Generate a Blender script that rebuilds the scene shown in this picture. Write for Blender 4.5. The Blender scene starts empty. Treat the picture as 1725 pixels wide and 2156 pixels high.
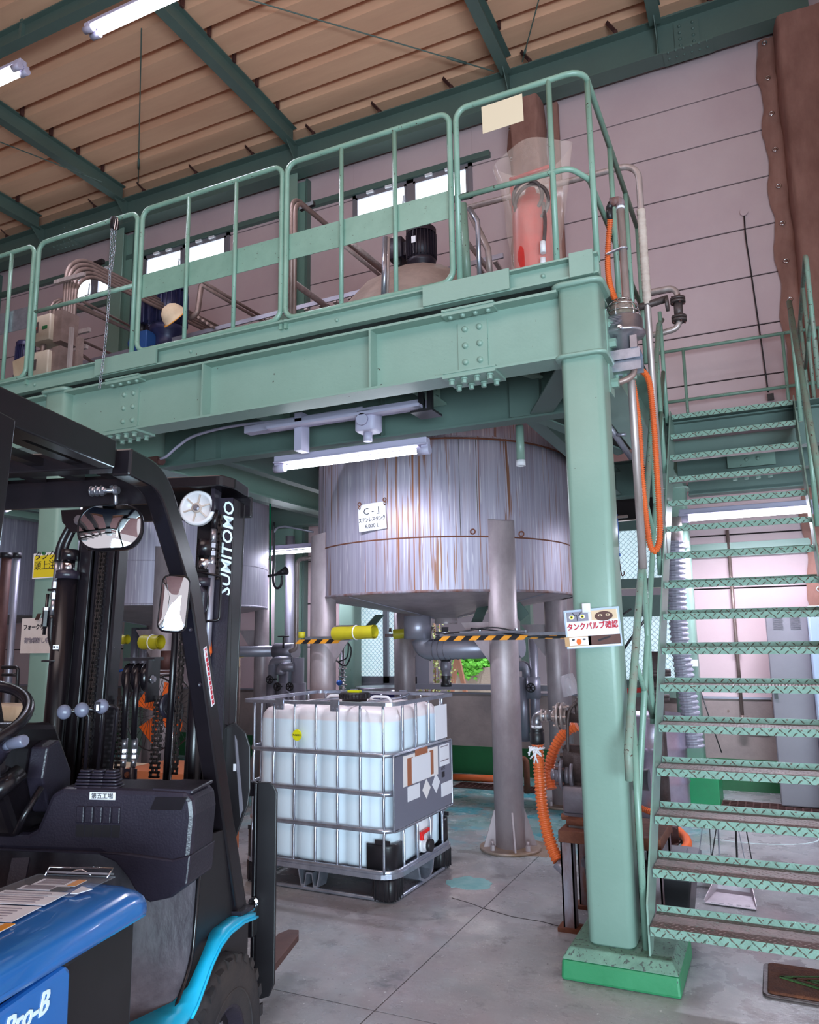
import bpy, bmesh, math, random
from mathutils import Vector, Matrix, noise
random.seed(7)
PI = math.pi
SC = bpy.context.scene
COL = SC.collection
# ------------------------------------------------------------------ camera
FPX = 1622.0
YAW, PITCH, ROLL, CAMH = math.radians(25.0), math.radians(9.36), math.radians(-0.785), 1.5
fw = Vector((-math.sin(YAW)*math.cos(PITCH), math.cos(YAW)*math.cos(PITCH), math.sin(PITCH)))
rt0 = Vector((math.cos(YAW), math.sin(YAW), 0)); up0 = rt0.cross(fw)
RT = rt0*math.cos(ROLL) + up0*math.sin(ROLL); UP = -rt0*math.sin(ROLL) + up0*math.cos(ROLL)
cd = bpy.data.cameras.new('camera'); cam = bpy.data.objects.new('camera', cd); COL.objects.link(cam)
cam.matrix_world = Matrix(((RT.x, UP.x, -fw.x, 0), (RT.y, UP.y, -fw.y, 0), (RT.z, UP.z, -fw.z, CAMH), (0, 0, 0, 1)))
cd.sensor_fit = 'VERTICAL'; cd.sensor_height = 24.0; cd.lens = FPX/2156*24.0
cd.clip_start = 0.05; cd.clip_end = 200
SC.camera = cam
# ------------------------------------------------------------------ world, lights, exposure
w = bpy.data.worlds.new('world'); SC.world = w; w.use_nodes = True
bg = w.node_tree.nodes['Background']; bg.inputs[0].default_value = (1.0, 0.92, 0.98, 1); bg.inputs[1].default_value = WORLD_STRENGTH = 0.62
SC.view_settings.view_transform = 'Standard'; SC.view_settings.look = 'None'
SC.view_settings.gamma = 1; SC.view_settings.use_curve_mapping = False
SC.view_settings.exposure = 0.36
def area(name, loc, rot, sx, sy, power, color=(1, 1, 1)):
    l = bpy.data.lights.new(name, 'AREA'); l.shape = 'RECTANGLE'; l.size = sx; l.size_y = sy
    l.energy = power; l.color = color
    o = bpy.data.objects.new(name, l); COL.objects.link(o); o.location = loc; o.rotation_euler = rot
    return o
DAY = (.64, 0.86, 1.0); TUBE = (0.80, 0.84, 1.0)
# daylight through the open loading door behind the photographer, and the row of hall lamps overhead
area('door_daylight', (3.0, -3.8, 1.0), (math.radians(84), 0, math.radians(22)), 6.0, 1.9, 800, DAY)
area('hall_lamps', (-2.5, -1.5, 6.6), (math.radians(25), 0, 0), 5.0, 3.0, 112, (1, .83, .81))
sun = bpy.data.lights.new('yard_sun', 'SUN'); sun.energy = 7; sun.angle = .05; so = bpy.data.objects.new('yard_sun', sun); COL.objects.link(so); so.rotation_euler = (math.radians(9), math.radians(6), 0)
def at(px, py, x=None, y=None, z=None):
    """world point seen at that pixel of the 1725x2156 frame, at a known x, y or z"""
    d = fw + RT*((px-862.5)/FPX) - UP*((py-1078)/FPX)
    t = x/d.x if x is not None else (y/d.y if y is not None else (z-CAMH)/d.z)
    return Vector((0, 0, CAMH)) + d*t
# ------------------------------------------------------------------ materials
def lin(c):
    return tuple((v/12.92 if v <= .04045 else ((v+.055)/1.055)**2.4) for v in c)
def C(r, g, b): return lin((r/255, g/255, b/255)) + (1,)
MATS = {}
def mat(name, col, rough=.5, metal=0.0, col2=None, vs=3.0, stretch=(1, 1, 1), bump=0.0, bs=40, chips=None, chipamt=.30, chips_scale=22, spec=.5, trans=0, alpha=1, emit=None, es=0, coat=0, rs=0):
    m = bpy.data.materials.new(name); m.use_nodes = True; nt = m.node_tree; N = nt.nodes; L = nt.links
    b = N['Principled BSDF']; b.inputs['Roughness'].default_value = rough; b.inputs['Metallic'].default_value = metal
    b.inputs['Specular IOR Level'].default_value = spec; b.inputs['Base Color'].default_value = col
    b.inputs['Transmission Weight'].default_value = trans; b.inputs['Alpha'].default_value = alpha; b.inputs['Coat Weight'].default_value = coat
    if emit: b.inputs['Emission Color'].default_value = emit; b.inputs['Emission Strength'].default_value = es
    tc = N.new('ShaderNodeTexCoord'); mp = N.new('ShaderNodeMapping'); mp.inputs['Scale'].default_value = stretch
    L.new(tc.outputs['Object'], mp.inputs[0]); src = None
    if col2:
        n = N.new('ShaderNodeTexNoise'); n.inputs['Scale'].default_value = vs; n.inputs['Detail'].default_value = 6; n.inputs['Roughness'].default_value = .65
        L.new(mp.outputs[0], n.inputs['Vector'])
        r = N.new('ShaderNodeMapRange'); r.inputs[1].default_value = .35; r.inputs[2].default_value = .65; L.new(n.outputs[0], r.inputs[0])
        mx = N.new('ShaderNodeMix'); mx.data_type = 'RGBA'; mx.inputs[6].default_value = col; mx.inputs[7].default_value = col2
        L.new(r.outputs[0], mx.inputs[0]); src = mx.outputs[2]
    if chips:
        n = N.new('ShaderNodeTexNoise'); n.inputs['Scale'].default_value = chips_scale; n.inputs['Detail'].default_value = 4; L.new(mp.outputs[0], n.inputs['Vector'])
        r = N.new('ShaderNodeMapRange'); r.inputs[1].default_value = 1-chipamt; r.inputs[2].default_value = 1-chipamt+.02; L.new(n.outputs[0], r.inputs[0])
        mx = N.new('ShaderNodeMix'); mx.data_type = 'RGBA'; mx.inputs[6].default_value = col; mx.inputs[7].default_value = chips
        if src: L.new(src, mx.inputs[6])
        L.new(r.outputs[0], mx.inputs[0]); src = mx.outputs[2]
    if src: L.new(src, b.inputs['Base Color'])
    if bump:
        n = N.new('ShaderNodeTexNoise'); n.inputs['Scale'].default_value = bs; n.inputs['Detail'].default_value = 4; L.new(mp.outputs[0], n.inputs['Vector'])
        bp = N.new('ShaderNodeBump'); bp.inputs['Strength'].default_value = bump; bp.inputs['Distance'].default_value = .01
        L.new(n.outputs[0], bp.inputs['Height']); L.new(bp.outputs[0], b.inputs['Normal'])
    MATS[name] = m
    return m
M = MATS
mat('green', C(131, 156, 143), .36, 0, C(125, 150, 137), 2.0, bump=.06, bs=60, chips=C(60, 45, 40), chipamt=.265, chips_scale=35)
mat('green_rail', C(128, 158, 142), .34, 0, C(114, 144, 128), 4, chips=C(62, 50, 44), chipamt=.315, chips_scale=60)
mat('green_worn', C(116, 150, 134), .5, 0, C(126, 126, 114), 7, chips=C(80, 55, 48), chipamt=.36, chips_scale=50)
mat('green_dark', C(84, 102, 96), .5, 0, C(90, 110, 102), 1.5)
mat('tread_top', C(140, 112, 112), .55, .25, C(112, 98, 96), 9, chips=C(100, 128, 116), chipamt=.34, chips_scale=40, bump=.2, bs=90)
mat('lug_dark', C(84, 104, 94), .5, .1, C(96, 74, 66), 9); mat('lug_light', C(172, 152, 152), .4, .4, C(150, 130, 130), 9)
mat('tread_lip', C(124, 156, 142), .5, .1, C(112, 140, 126), 12, chips=C(92, 66, 58), chipamt=.36, chips_scale=70, bump=.2, bs=90)
mat('block_top', C(108, 142, 122), .7, 0, C(90, 120, 104), 9, bump=.25, bs=70, chips=C(70, 80, 74), chipamt=.40, chips_scale=60)
mat('block_side', C(42, 122, 78), .45, 0, C(52, 132, 88), 4, chips=C(40, 70, 56), chipamt=.30, chips_scale=18, bump=.1)
mat('green_paint', C(30, 96, 52), .5, 0, C(24, 82, 44), 3)
mat('green_box', C(24, 140, 84), .4, 0, C(30, 130, 80), 5)
mat('wall', C(206, 178, 180), .62, 0, C(198, 168, 172), 1.1, bump=.04, bs=120)
mat('wall_low', C(154, 134, 130), .8, 0, C(130, 114, 112), 3, bump=.2, bs=25, chips=C(120, 100, 92), chipamt=.30, chips_scale=9)
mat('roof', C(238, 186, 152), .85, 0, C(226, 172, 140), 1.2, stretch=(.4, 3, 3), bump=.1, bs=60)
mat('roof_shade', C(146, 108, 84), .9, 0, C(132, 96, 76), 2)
mat('blanket', C(164, 118, 106), .9, 0, C(132, 90, 80), 3, stretch=(1, 1, .4), bump=.5, bs=14)
mat('black', C(26, 22, 26), .42, 0, C(34, 30, 34), 6)
mat('black_gloss', C(20, 16, 20), .25, 0, C(26, 21, 26), 4, chips=C(120, 112, 116), chipamt=.22, chips_scale=40)
mat('black_plastic', C(34, 29, 40), .34, 0, C(44, 38, 50), 5, bump=.12, bs=160, chips=C(96, 90, 100), chipamt=.235, chips_scale=36)
mat('step_rubber', C(62, 56, 64), .55, 0, C(98, 90, 98), 7, stretch=(1, 1, .5), bump=.35, bs=40)
mat('rubber', C(40, 36, 40), .7, 0, C(62, 52, 50), 5, bump=.15, bs=60)
mat('blue', C(40, 108, 182), .2, 0, C(34, 100, 174), 1.5, coat=.5)
mat('cyan', C(20, 178, 222), .32, 0, C(26, 186, 228), 3)
mat('lever_grey', C(104, 104, 122), .3)
mat('steel', C(176, 172, 180), .3, .85, C(150, 146, 154), 6)
mat('galv', C(190, 192, 204), .28, .8, C(160, 162, 176), 14)
mat('chrome', C(214, 212, 216), .14, 1)
mat('pipe_steel', C(190, 174, 172), .4, .45, C(162, 144, 140), 6, stretch=(4, 4, .7))
mat('conduit', C(156, 132, 126), .45, .5, C(130, 108, 102), 8)
mat('lagging', C(160, 156, 168), .4, .55, C(146, 142, 156), 3)
mat('tape_wrap', C(206, 188, 178), .8, 0, C(186, 166, 156), 12, bump=.3, bs=30)
mat('leg_steel', C(184, 168, 172), .45, .3, C(160, 144, 148), 4, stretch=(1.5, 1.5, .8))
mat('leg_foot', C(166, 146, 138), .5, .4, C(140, 112, 88), 7)
mat('rust', C(120, 70, 50), .85, 0, C(96, 52, 38), 8, bump=.4, bs=50)
mat('rust_paint', C(142, 134, 146), .6, .1, C(112, 66, 52), 6, stretch=(1.6, 1.6, .5), bump=.3, bs=40)
mat('fork', C(104, 72, 66), .55, .3, C(86, 56, 52), 8)
mat('brown_iron', C(92, 58, 54), .6, .2, C(76, 44, 42), 9)
mat('pump_grey', C(128, 120, 130), .4, .3, C(108, 100, 108), 6, bump=.15, bs=40)
mat('pump_dark', C(96, 84, 84), .5, .4, C(70, 56, 54), 9, bump=.3, bs=50)
mat('motor_dark', C(46, 38, 50), .45, .2, C(38, 30, 40), 5)
mat('motor_navy', C(44, 44, 78), .4, .15, C(36, 34, 62), 5)
mat('motor_blue', C(40, 76, 130), .35, .1)
mat('orange_hose', C(224, 108, 52), .45, 0, C(206, 92, 44), 6)
mat('orange', C(240, 104, 34), .45)
mat('red', C(200, 48, 42), .35, 0, C(160, 36, 34), 4)
mat('valve_red', C(232, 30, 30), .3)
mat('white', C(232, 228, 234), .5)
mat('white_plastic', C(226, 222, 226), .35)
mat('paper', C(234, 224, 222), .7)
mat('paper_old', C(214, 196, 190), .75, 0, C(202, 182, 174), 4)
mat('yellow', C(226, 196, 40), .55)
mat('yellow_pad', C(204, 190, 40), .5, 0, C(190, 172, 34), 5)
mat('hazard_yellow', C(232, 150, 40), .5)
mat('ink', C(36, 30, 38), .6); mat('ink_faded', C(130, 116, 124), .7); mat('ink_red', C(190, 24, 50), .5)
mat('text_white', C(226, 240, 246), .4); mat('sticker_yellow', C(232, 226, 30), .4)
mat('ibc_plate', C(136, 134, 150), .3, .35); mat('card_cream', C(214, 194, 166), .7); mat('sign_white', C(206, 202, 206), .6); mat('tape_brown', C(166, 100, 70), .5)
mat('navy', C(30, 34, 90), .4); mat('blue_cord', C(40, 96, 190), .5); mat('green_cord', C(16, 110, 74), .5)
mat('grey_duct', C(160, 156, 170), .5); mat('chain_black', C(60, 48, 46), .45, .5, C(40, 32, 32), 12); mat('cabinet', C(116, 108, 114), .4, .1, C(108, 100, 106), 2)
mat('cabinet_light', C(176, 190, 214), .4); mat('slot', C(84, 76, 82), .6)
mat('ctrl_beige', C(176, 158, 140), .45, 0, C(164, 146, 130), 6); mat('dark_gap', C(30, 20, 22), .9)
mat('mat_brown', C(110, 62, 40), .95, 0, C(84, 46, 34), 20, bump=.8, bs=120); mat('mat_green', C(62, 92, 44), .95, bump=.8, bs=120)
mat('dustpan', C(196, 182, 190), .45, .35, C(176, 160, 168), 9, bump=.2, bs=20)
mat('chalk', C(196, 212, 212), .9); mat('cyan_drip', C(120, 170, 172), .8, 0, C(150, 190, 190), 12)
mat('lid_metal', C(188, 168, 160), .5, .3, C(160, 140, 132), 5, bump=.15, bs=12)
mat('drum', C(196, 184, 198), .28, .75, C(170, 156, 172), 4, bump=.15, bs=8)
mat('lamp_housing', C(176, 168, 190), .5); mat('tube', C(240, 246, 255), .5, emit=(.86, .92, 1, 1), es=16)
mat('bush', C(98, 190, 60), .7, 0, C(70, 150, 40), 20); mat('leaf', C(120, 150, 90), .7, 0, C(160, 150, 110), 30); mat('stake', C(140, 100, 84), .8)
mat('yard_wall', C(96, 92, 104), .8); mat('yard', C(206, 200, 198), .9); mat('stone', C(140, 132, 126), .85, bump=.4)
mat('beacon_glass', C(150, 130, 120), .15, 0, alpha=.55); mat('beacon_green', C(24, 84, 60), .25)
mat('mirror', C(225, 228, 232), .02, 1)
mat('window_frosted', C(200, 220, 226), .25, 0, emit=C(190, 214, 222), es=.75)
mat('window_lit', C(235, 245, 250), .3, 0, emit=(.80, .93, 1, 1), es=2.6)
mat('frame_grey', C(150, 146, 156), .4, .5)
mat('brick_orange', C(196, 112, 70), .8); mat('towel_blue', C(40, 110, 150), .9); mat('skin_board', C(190, 150, 110), .8)
mat('cloth_tan', C(224, 198, 168), .9, 0, C(208, 178, 148), 6)
# clear polythene and clear plastic
def film(name, col, a):
    m = mat(name, col, .12, 0, alpha=a); return m
film('clear_film', C(220, 224, 232), .10); film('polythene', C(250, 226, 214), .2); film('cup_plastic', C(224, 220, 232), .32)
# stainless tank wall: brushed steel with vertical run marks and rust runs
def tank_mat(name, rust):
    m = mat(name, C(188, 180, 198), .5, .32); nt = m.node_tree; N = nt.nodes; L = nt.links; b = N['Principled BSDF']
    tc = N.new('ShaderNodeTexCoord')
    def ns(sc, st, det=3):
        mp = N.new('ShaderNodeMapping'); mp.inputs['Scale'].default_value = st; L.new(tc.outputs['Object'], mp.inputs[0])
        n = N.new('ShaderNodeTexNoise'); n.inputs['Scale'].default_value = sc; n.inputs['Detail'].default_value = det; L.new(mp.outputs[0], n.inputs['Vector']); return n.outputs[0]
    def rng(s, a, c, d=1):
        r = N.new('ShaderNodeMapRange'); r.inputs[1].default_value = a; r.inputs[2].default_value = c; r.inputs[4].default_value = d; L.new(s, r.inputs[0]); return r.outputs[0]
    def mix(f, a, c):
        x = N.new('ShaderNodeMix'); x.data_type = 'RGBA'; L.new(f, x.inputs[0])
        if isinstance(a, tuple): x.inputs[6].default_value = a
        else: L.new(a, x.inputs[6])
        x.inputs[7].default_value = c; return x.outputs[2]
    c = mix(rng(ns(60, (1, 1, .015), 5), .35, .65), C(182, 174, 190), C(158, 150, 168))
    c = mix(rng(ns(70, (1, 1, .03)), .62, .66, .6), c, C(222, 216, 220))
    if rust:
        a = rng(ns(58, (1, 1, .022), 4), .565, .60); z = rng(ns(2.0, (1, 1, .18)), .44, .58)
        mu = N.new('ShaderNodeMath'); mu.operation = 'MULTIPLY'; L.new(a, mu.inputs[0]); L.new(z, mu.inputs[1])
        c = mix(mu.outputs[0], c, C(142, 98, 78))
        a = rng(ns(30, (1, 1, .012), 3), .655, .69)
        c = mix(a, c, C(150, 92, 58))
    L.new(c, b.inputs['Base Color'])
    return m
tank_mat('tank_rusty', True); tank_mat('tank_plain', False)
# concrete floor: grey, stained, a turquoise spill area by the tanks
def floor_mat():
    m = mat('floor', C(122, 124, 122), .5); nt = m.node_tree; N = nt.nodes; L = nt.links; b = N['Principled BSDF']
    g = N.new('ShaderNodeNewGeometry')
    def ns(sc, det=6, ro=.6):
        n = N.new('ShaderNodeTexNoise'); n.inputs['Scale'].default_value = sc; n.inputs['Detail'].default_value = det; n.inputs['Roughness'].default_value = ro; L.new(g.outputs['Position'], n.inputs['Vector']); return n.outputs[0]
    def rng(s, a, c, d=1):
        r = N.new('ShaderNodeMapRange'); r.inputs[1].default_value = a; r.inputs[2].default_value = c; r.inputs[4].default_value = d; L.new(s, r.inputs[0]); return r.outputs[0]
    def mix(f, a, c):
        x = N.new('ShaderNodeMix'); x.data_type = 'RGBA'; L.new(f, x.inputs[0])
        if isinstance(a, tuple): x.inputs[6].default_value = a
        else: L.new(a, x.inputs[6])
        x.inputs[7].default_value = c; return x.outputs[2]
    def mul(a, c):
        x = N.new('ShaderNodeMath'); x.operation = 'MULTIPLY'; L.new(a, x.inputs[0]); L.new(c, x.inputs[1]); return x.outputs[0]
    c = mix(rng(ns(1.3), .38, .62), C(164, 162, 164), C(136, 134, 138))
    c = mix(rng(ns(.8, 4), .5, .64, .75), c, C(164, 148, 152))
    c = mix(rng(ns(7, 8, .8), .54, .64, .6), c, C(176, 172, 172))
    c = mix(rng(ns(3.1, 8, .75), .55, .66, .7), c, C(98, 92, 94))
    c = mix(rng(ns(38, 2), .70, .72), c, C(206, 204, 204))
    c = mix(rng(ns(52, 2), .72, .74), c, C(54, 48, 50))
    sp = N.new('ShaderNodeSeparateXYZ'); L.new(g.outputs['Position'], sp.inputs[0])
    zone = mul(rng(sp.outputs[1], 5.3, 6.2), rng(sp.outputs[0], -.3, -1.3))
    c = mix(mul(zone, rng(ns(1.6, 6), .40, .54)), c, C(118, 158, 156))
    c = mix(mul(zone, rng(ns(2.6, 7, .7), .50, .60)), c, C(70, 162, 176))
    c = mix(mul(zone, rng(ns(5, 7, .8), .56, .62)), c, C(206, 218, 216))
    L.new(c, b.inputs['Base Color'])
    L.new(rng(ns(4), .3, .7, .62), b.inputs['Roughness'])
    bp = N.new('ShaderNodeBump'); bp.inputs['Strength'].default_value = .15; bp.inputs['Distance'].default_value = .01; L.new(ns(30), bp.inputs['Height']); L.new(bp.outputs[0], b.inputs['Normal'])
floor_mat()
# bottle of the tote: milky, the liquid inside shows pale blue below its level
def bottle_mat():
    m = mat('bottle', C(226, 230, 238), .35); nt = m.node_tree; N = nt.nodes; L = nt.links; b = N['Principled BSDF']
    tc = N.new('ShaderNodeTexCoord'); s = N.new('ShaderNodeSeparateXYZ'); L.new(tc.outputs['Object'], s.inputs[0])
    r = N.new('ShaderNodeMapRange'); r.inputs[1].default_value = 1.0; r.inputs[2].default_value = 1.012; L.new(s.outputs[2], r.inputs[0])
    x = N.new('ShaderNodeMix'); x.data_type = 'RGBA'; L.new(r.outputs[0], x.inputs[0]); x.inputs[6].default_value = C(226, 238, 250); x.inputs[7].default_value = C(236, 222, 224)
    L.new(x.outputs[2], b.inputs['Base Color']); b.inputs['Subsurface Weight'].default_value = .35
    b.inputs['Subsurface Radius'].default_value = (.1, .1, .1); b.inputs['Subsurface Scale'].default_value = .3
bottle_mat()
# ------------------------------------------------------------------ mesh helpers
def V(*a): return Vector(a)
def frame_from(d):
    d = d.normalized(); a = V(0, 0, 1) if abs(d.z) < .95 else V(1, 0, 0)
    u = d.cross(a).normalized(); return u, d.cross(u).normalized()
def fillet(pts, r, n=5, closed=False):
    pts = [Vector(p) for p in pts]; out = []; m = len(pts)
    rs = r if isinstance(r, (list, tuple)) else [r]*m
    for i, p in enumerate(pts):
        if not closed and i in (0, m-1): out.append(p); continue
        a = pts[i-1]-p; b = pts[(i+1) % m]-p; la, lb = a.length, b.length; a.normalize(); b.normalize()
        ang = a.angle(b)
        if ang > 3.1: out.append(p); continue
        t = min(rs[i]/math.tan(ang/2), la*.49, lb*.49); rr = t*math.tan(ang/2)
        c = p+(a+b).normalized()*(rr/math.sin(ang/2))
        s = p+a*t-c; e = p+b*t-c
        tot = s.angle(e); ax = s.cross(e).normalized()
        for k in range(n+1): out.append(c+Matrix.Rotation(tot*k/n, 3, ax) @ s)
    return out
def spline(pts, n=8):
    pts = [Vector(p) for p in pts]; P = [pts[0]*2-pts[1]]+pts+[pts[-1]*2-pts[-2]]; out = []
    for i in range(1, len(P)-2):
        for k in range(n):
            t = k/n; a, b, c, d = P[i-1:i+3]
            out.append(.5*((2*b)+(c-a)*t+(2*a-5*b+4*c-d)*t*t+(3*b-a-3*c+d)*t**3))
    out.append(pts[-1]); return out
def resample(pts, step):
    out = [pts[0].copy()]; acc = 0
    for i in range(1, len(pts)):
        a, b = pts[i-1], pts[i]; l = (b-a).length
        while l > 1e-9 and acc+l >= step:
            t = (step-acc)/l; a = a.lerp(b, t); out.append(a.copy()); l = (b-a).length; acc = 0
        acc += l
    return out
class MB:
    def __init__(s): s.b = bmesh.new(); s.T = None
    def tv(s, p): p = Vector(p); return s.b.verts.new(s.T @ p if s.T else p)
    def face(s, vs, smooth=False):
        try: f = s.b.faces.new(vs); f.smooth = smooth; return f
        except ValueError: return None
    def poly(s, pts): s.face([s.tv(p) for p in pts]); return s
    def hexa(s, p):  # 8 points: bottom 4, top 4
        v = [s.tv(q) for q in p]
        for a in ((0, 3, 2, 1), (4, 5, 6, 7), (0, 1, 5, 4), (1, 2, 6, 5), (2, 3, 7, 6), (3, 0, 4, 7)): s.face([v[i] for i in a])
        return s
    def box(s, x0, x1, y0, y1, z0, z1, c=0):
        if x0 > x1: x0, x1 = x1, x0
        if y0 > y1: y0, y1 = y1, y0
        if z0 > z1: z0, z1 = z1, z0
        if c: return s.prism([(x0+c, y0), (x1-c, y0), (x1, y0+c), (x1, y1-c), (x1-c, y1), (x0+c, y1), (x0, y1-c), (x0, y0+c)], z0, z1)
        return s.hexa([(x0, y0, z0), (x1, y0, z0), (x1, y1, z0), (x0, y1, z0), (x0, y0, z1), (x1, y0, z1), (x1, y1, z1), (x0, y1, z1)])
    def rbox(s, x0, x1, y0, y1, z0, z1, r=.01, n=4):  # vertical edges rounded, top edge slightly chamfered
        pts = fillet([(x0, y0, 0), (x1, y0, 0), (x1, y1, 0), (x0, y1, 0)], r, n, True)
        cx, cy = (x0+x1)/2, (y0+y1)/2; ch = min(r*.35, (z1-z0)*.3)
        rows = []
        for z, k in ((z0, ch), (z0+ch, 0), (z1-ch, 0), (z1, ch)):
            fx = 1-2*k/(x1-x0); fy = 1-2*k/(y1-y0)
            rows.append([s.tv((cx+(p.x-cx)*fx, cy+(p.y-cy)*fy, z)) for p in pts])
        for a, b in zip(rows, rows[1:]):
            for i in range(len(a)): s.face([a[i], a[(i+1) % len(a)], b[(i+1) % len(a)], b[i]], True)
        s.face(rows[0][::-1]); s.face(rows[-1]); return s
    def prism(s, pts, a, b, ax='z', smooth=False):  # closed outline extruded along an axis
        def mk(p, h): return {'z': (p[0], p[1], h), 'y': (p[0], h, p[1]), 'x': (h, p[0], p[1])}[ax]
        lo = [s.tv(mk(p, a)) for p in pts]; hi = [s.tv(mk(p, b)) for p in pts]; n = len(pts)
        s.face(lo[::-1]); s.face(hi)
        for i in range(n): s.face([lo[i], lo[(i+1) % n], hi[(i+1) % n], hi[i]], smooth)
        return s
    def bar(s, a, b, w, h, up=(0, 0, 1)):  # rectangular bar a->b
        a, b = Vector(a), Vector(b); d = (b-a).normalized(); u = Vector(up); u = (u-d*u.dot(d))
        if u.length < 1e-4: u = V(0, 1, 0)-d*d.y
        u.normalize(); r = d.cross(u); q = [(-w/2, -h/2), (w/2, -h/2), (w/2, h/2), (-w/2, h/2)]
        return s.hexa([a+r*x+u*y for x, y in q]+[b+r*x+u*y for x, y in q])
    def sweep(s, pts, prof, closed=False, smooth=True, cap=True, up=None):  # prof: list of (u,v) or function(i)->list
        pts = [Vector(p) for p in pts]; m = len(pts); rings = []; u = None
        for i, p in enumerate(pts):
            if closed: d = pts[(i+1) % m]-pts[i-1]
            else: d = pts[min(i+1, m-1)]-pts[max(i-1, 0)]
            if d.length < 1e-9: d = V(0, 0, 1)
            d.normalize()
            if up is not None: u = Vector(up)-d*Vector(up).dot(d); u = u.normalized() if u.length > 1e-4 else frame_from(d)[0]
            elif u is None: u, _ = frame_from(d)
            else:
                u = u-d*u.dot(d); u = u.normalized() if u.length > 1e-6 else frame_from(d)[0]
            v = d.cross(u); pr = prof(i) if callable(prof) else prof
            rings.append([s.tv(p+u*a+v*b) for a, b in pr])
        n = len(rings[0]); k = m if closed else m-1
        for i in range(k):
            A, B = rings[i], rings[(i+1) % m]
            for j in range(n): s.face([A[j], A[(j+1) % n], B[(j+1) % n], B[j]], smooth)
        if cap and not closed: s.face(rings[0][::-1]); s.face(rings[-1])
        return s
    def tube(s, pts, r, n=10, closed=False, cap=True):
        if callable(r): pr = lambda i: [(r(i)*math.cos(2*PI*j/n), r(i)*math.sin(2*PI*j/n)) for j in range(n)]
        else: pr = [(r*math.cos(2*PI*j/n), r*math.sin(2*PI*j/n)) for j in range(n)]
        return s.sweep(pts, pr, closed, True, cap)
    def cyl(s, a, b, r, n=16, r2=None):
        a, b = Vector(a), Vector(b); r2 = r if r2 is None else r2; u, v = frame_from(b-a)
        A = [s.tv(a+(u*math.cos(2*PI*j/n)+v*math.sin(2*PI*j/n))*r) for j in range(n)]
        B = [s.tv(b+(u*math.cos(2*PI*j/n)+v*math.sin(2*PI*j/n))*r2) for j in range(n)]
        for j in range(n): s.face([A[j], A[(j+1) % n], B[(j+1) % n], B[j]], n > 6)
        s.face(A[::-1]); s.face(B); return s
    def lathe(s, c, prof, n=24, axis=(0, 0, 1), a0=0, a1=2*PI, cap=False):  # prof: (radius, height)
        c = Vector(c); d = Vector(axis).normalized(); u, v = frame_from(d); full = abs(a1-a0-2*PI) < 1e-6; k = n if full else n+1; rings = []
        for r, h in prof:
            if r < 1e-5: rings.append([s.tv(c+d*h)]*k)
            else: rings.append([s.tv(c+d*h+(u*math.cos(a0+(a1-a0)*j/n)+v*math.sin(a0+(a1-a0)*j/n))*r) for j in range(k)])
        for A, B in zip(rings, rings[1:]):
            for j in range(n if full else k-1):
                vs = [A[j], A[(j+1) % k], B[(j+1) % k], B[j]]; q = []
                for x in vs:
                    if x not in q: q.append(x)
                if len(q) > 2: s.face(q, True)
        return s
    def sphere(s, c, r, n=12, m=8, sq=(1, 1, 1)):
        c = Vector(c); rings = []
        for i in range(m+1):
            t = PI*i/m
            rings.append([s.tv(c)] if False else [s.tv((c.x+r*sq[0]*math.sin(t)*math.cos(2*PI*j/n), c.y+r*sq[1]*math.sin(t)*math.sin(2*PI*j/n), c.z+r*sq[2]*math.cos(t))) for j in range(n)] if 0 < i < m else [s.tv((c.x, c.y, c.z+r*sq[2]*math.cos(t)))]*n)
        for A, B in zip(rings, rings[1:]):
            for j in range(n):
                q = []
                for x in (A[j], A[(j+1) % n], B[(j+1) % n], B[j]):
                    if x not in q: q.append(x)
                if len(q) > 2: s.face(q, True)
        return s
    def torus(s, c, R, r, axis=(0, 0, 1), n=20, m=8, a0=0, a1=2*PI):
        c = Vector(c); u, v = frame_from(Vector(axis)); full = abs(a1-a0-2*PI) < 1e-6
        pts = [c+(u*math.cos(a0+(a1-a0)*k/n)+v*math.sin(a0+(a1-a0)*k/n))*R for k in range(n if full else n+1)]
        return s.tube(pts, r, m, full)
    def bolt(s, p, nrm, r=.012, h=.01, dome=False):
        p = Vector(p); nrm = Vector(nrm).normalized()
        if dome: return s.lathe(p, [(r, 0), (r*.92, h*.55), (r*.6, h*.9), (0, h)], 10, nrm)
        s.cyl(p, p+nrm*h*.3, r*1.35, 10); return s.cyl(p+nrm*h*.3, p+nrm*h, r, 6)
    def build(s, name, m, parent=None, bevel=0, label=None, cat=None, group=None, kind=None, center=True):
        me = bpy.data.meshes.new(name); bmesh.ops.remove_doubles(s.b, verts=s.b.verts, dist=1e-6)
        bmesh.ops.recalc_face_normals(s.b, faces=s.b.faces)
        s.b.to_mesh(me); s.b.free()
        off = V(0, 0, 0); p = parent
        while p is not None: off += p.location; p = p.parent
        loc = V(0, 0, 0)
        if parent is None and center and me.vertices:
            xs = [v.co for v in me.vertices]
            loc = V((min(v.x for v in xs)+max(v.x for v in xs))/2, (min(v.y for v in xs)+max(v.y for v in xs))/2, min(v.z for v in xs))
        me.transform(Matrix.Translation(-(off+loc)))
        me.materials.append(M[m] if isinstance(m, str) else m)
        o = bpy.data.objects.new(name, me); COL.objects.link(o); o.location = loc
        if parent is not None: o.parent = parent
        if bevel:
            bv = o.modifiers.new('bevel', 'BEVEL'); bv.width = bevel; bv.segments = 2; bv.limit_method = 'ANGLE'; bv.angle_limit = math.radians(40)
        tag(o, label, cat, group, kind); return o
def tag(o, label=None, cat=None, group=None, kind=None):
    if label: o['label'] = label
    if cat: o['category'] = cat
    if group: o['group'] = group
    if kind: o['kind'] = kind
    return o
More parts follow.
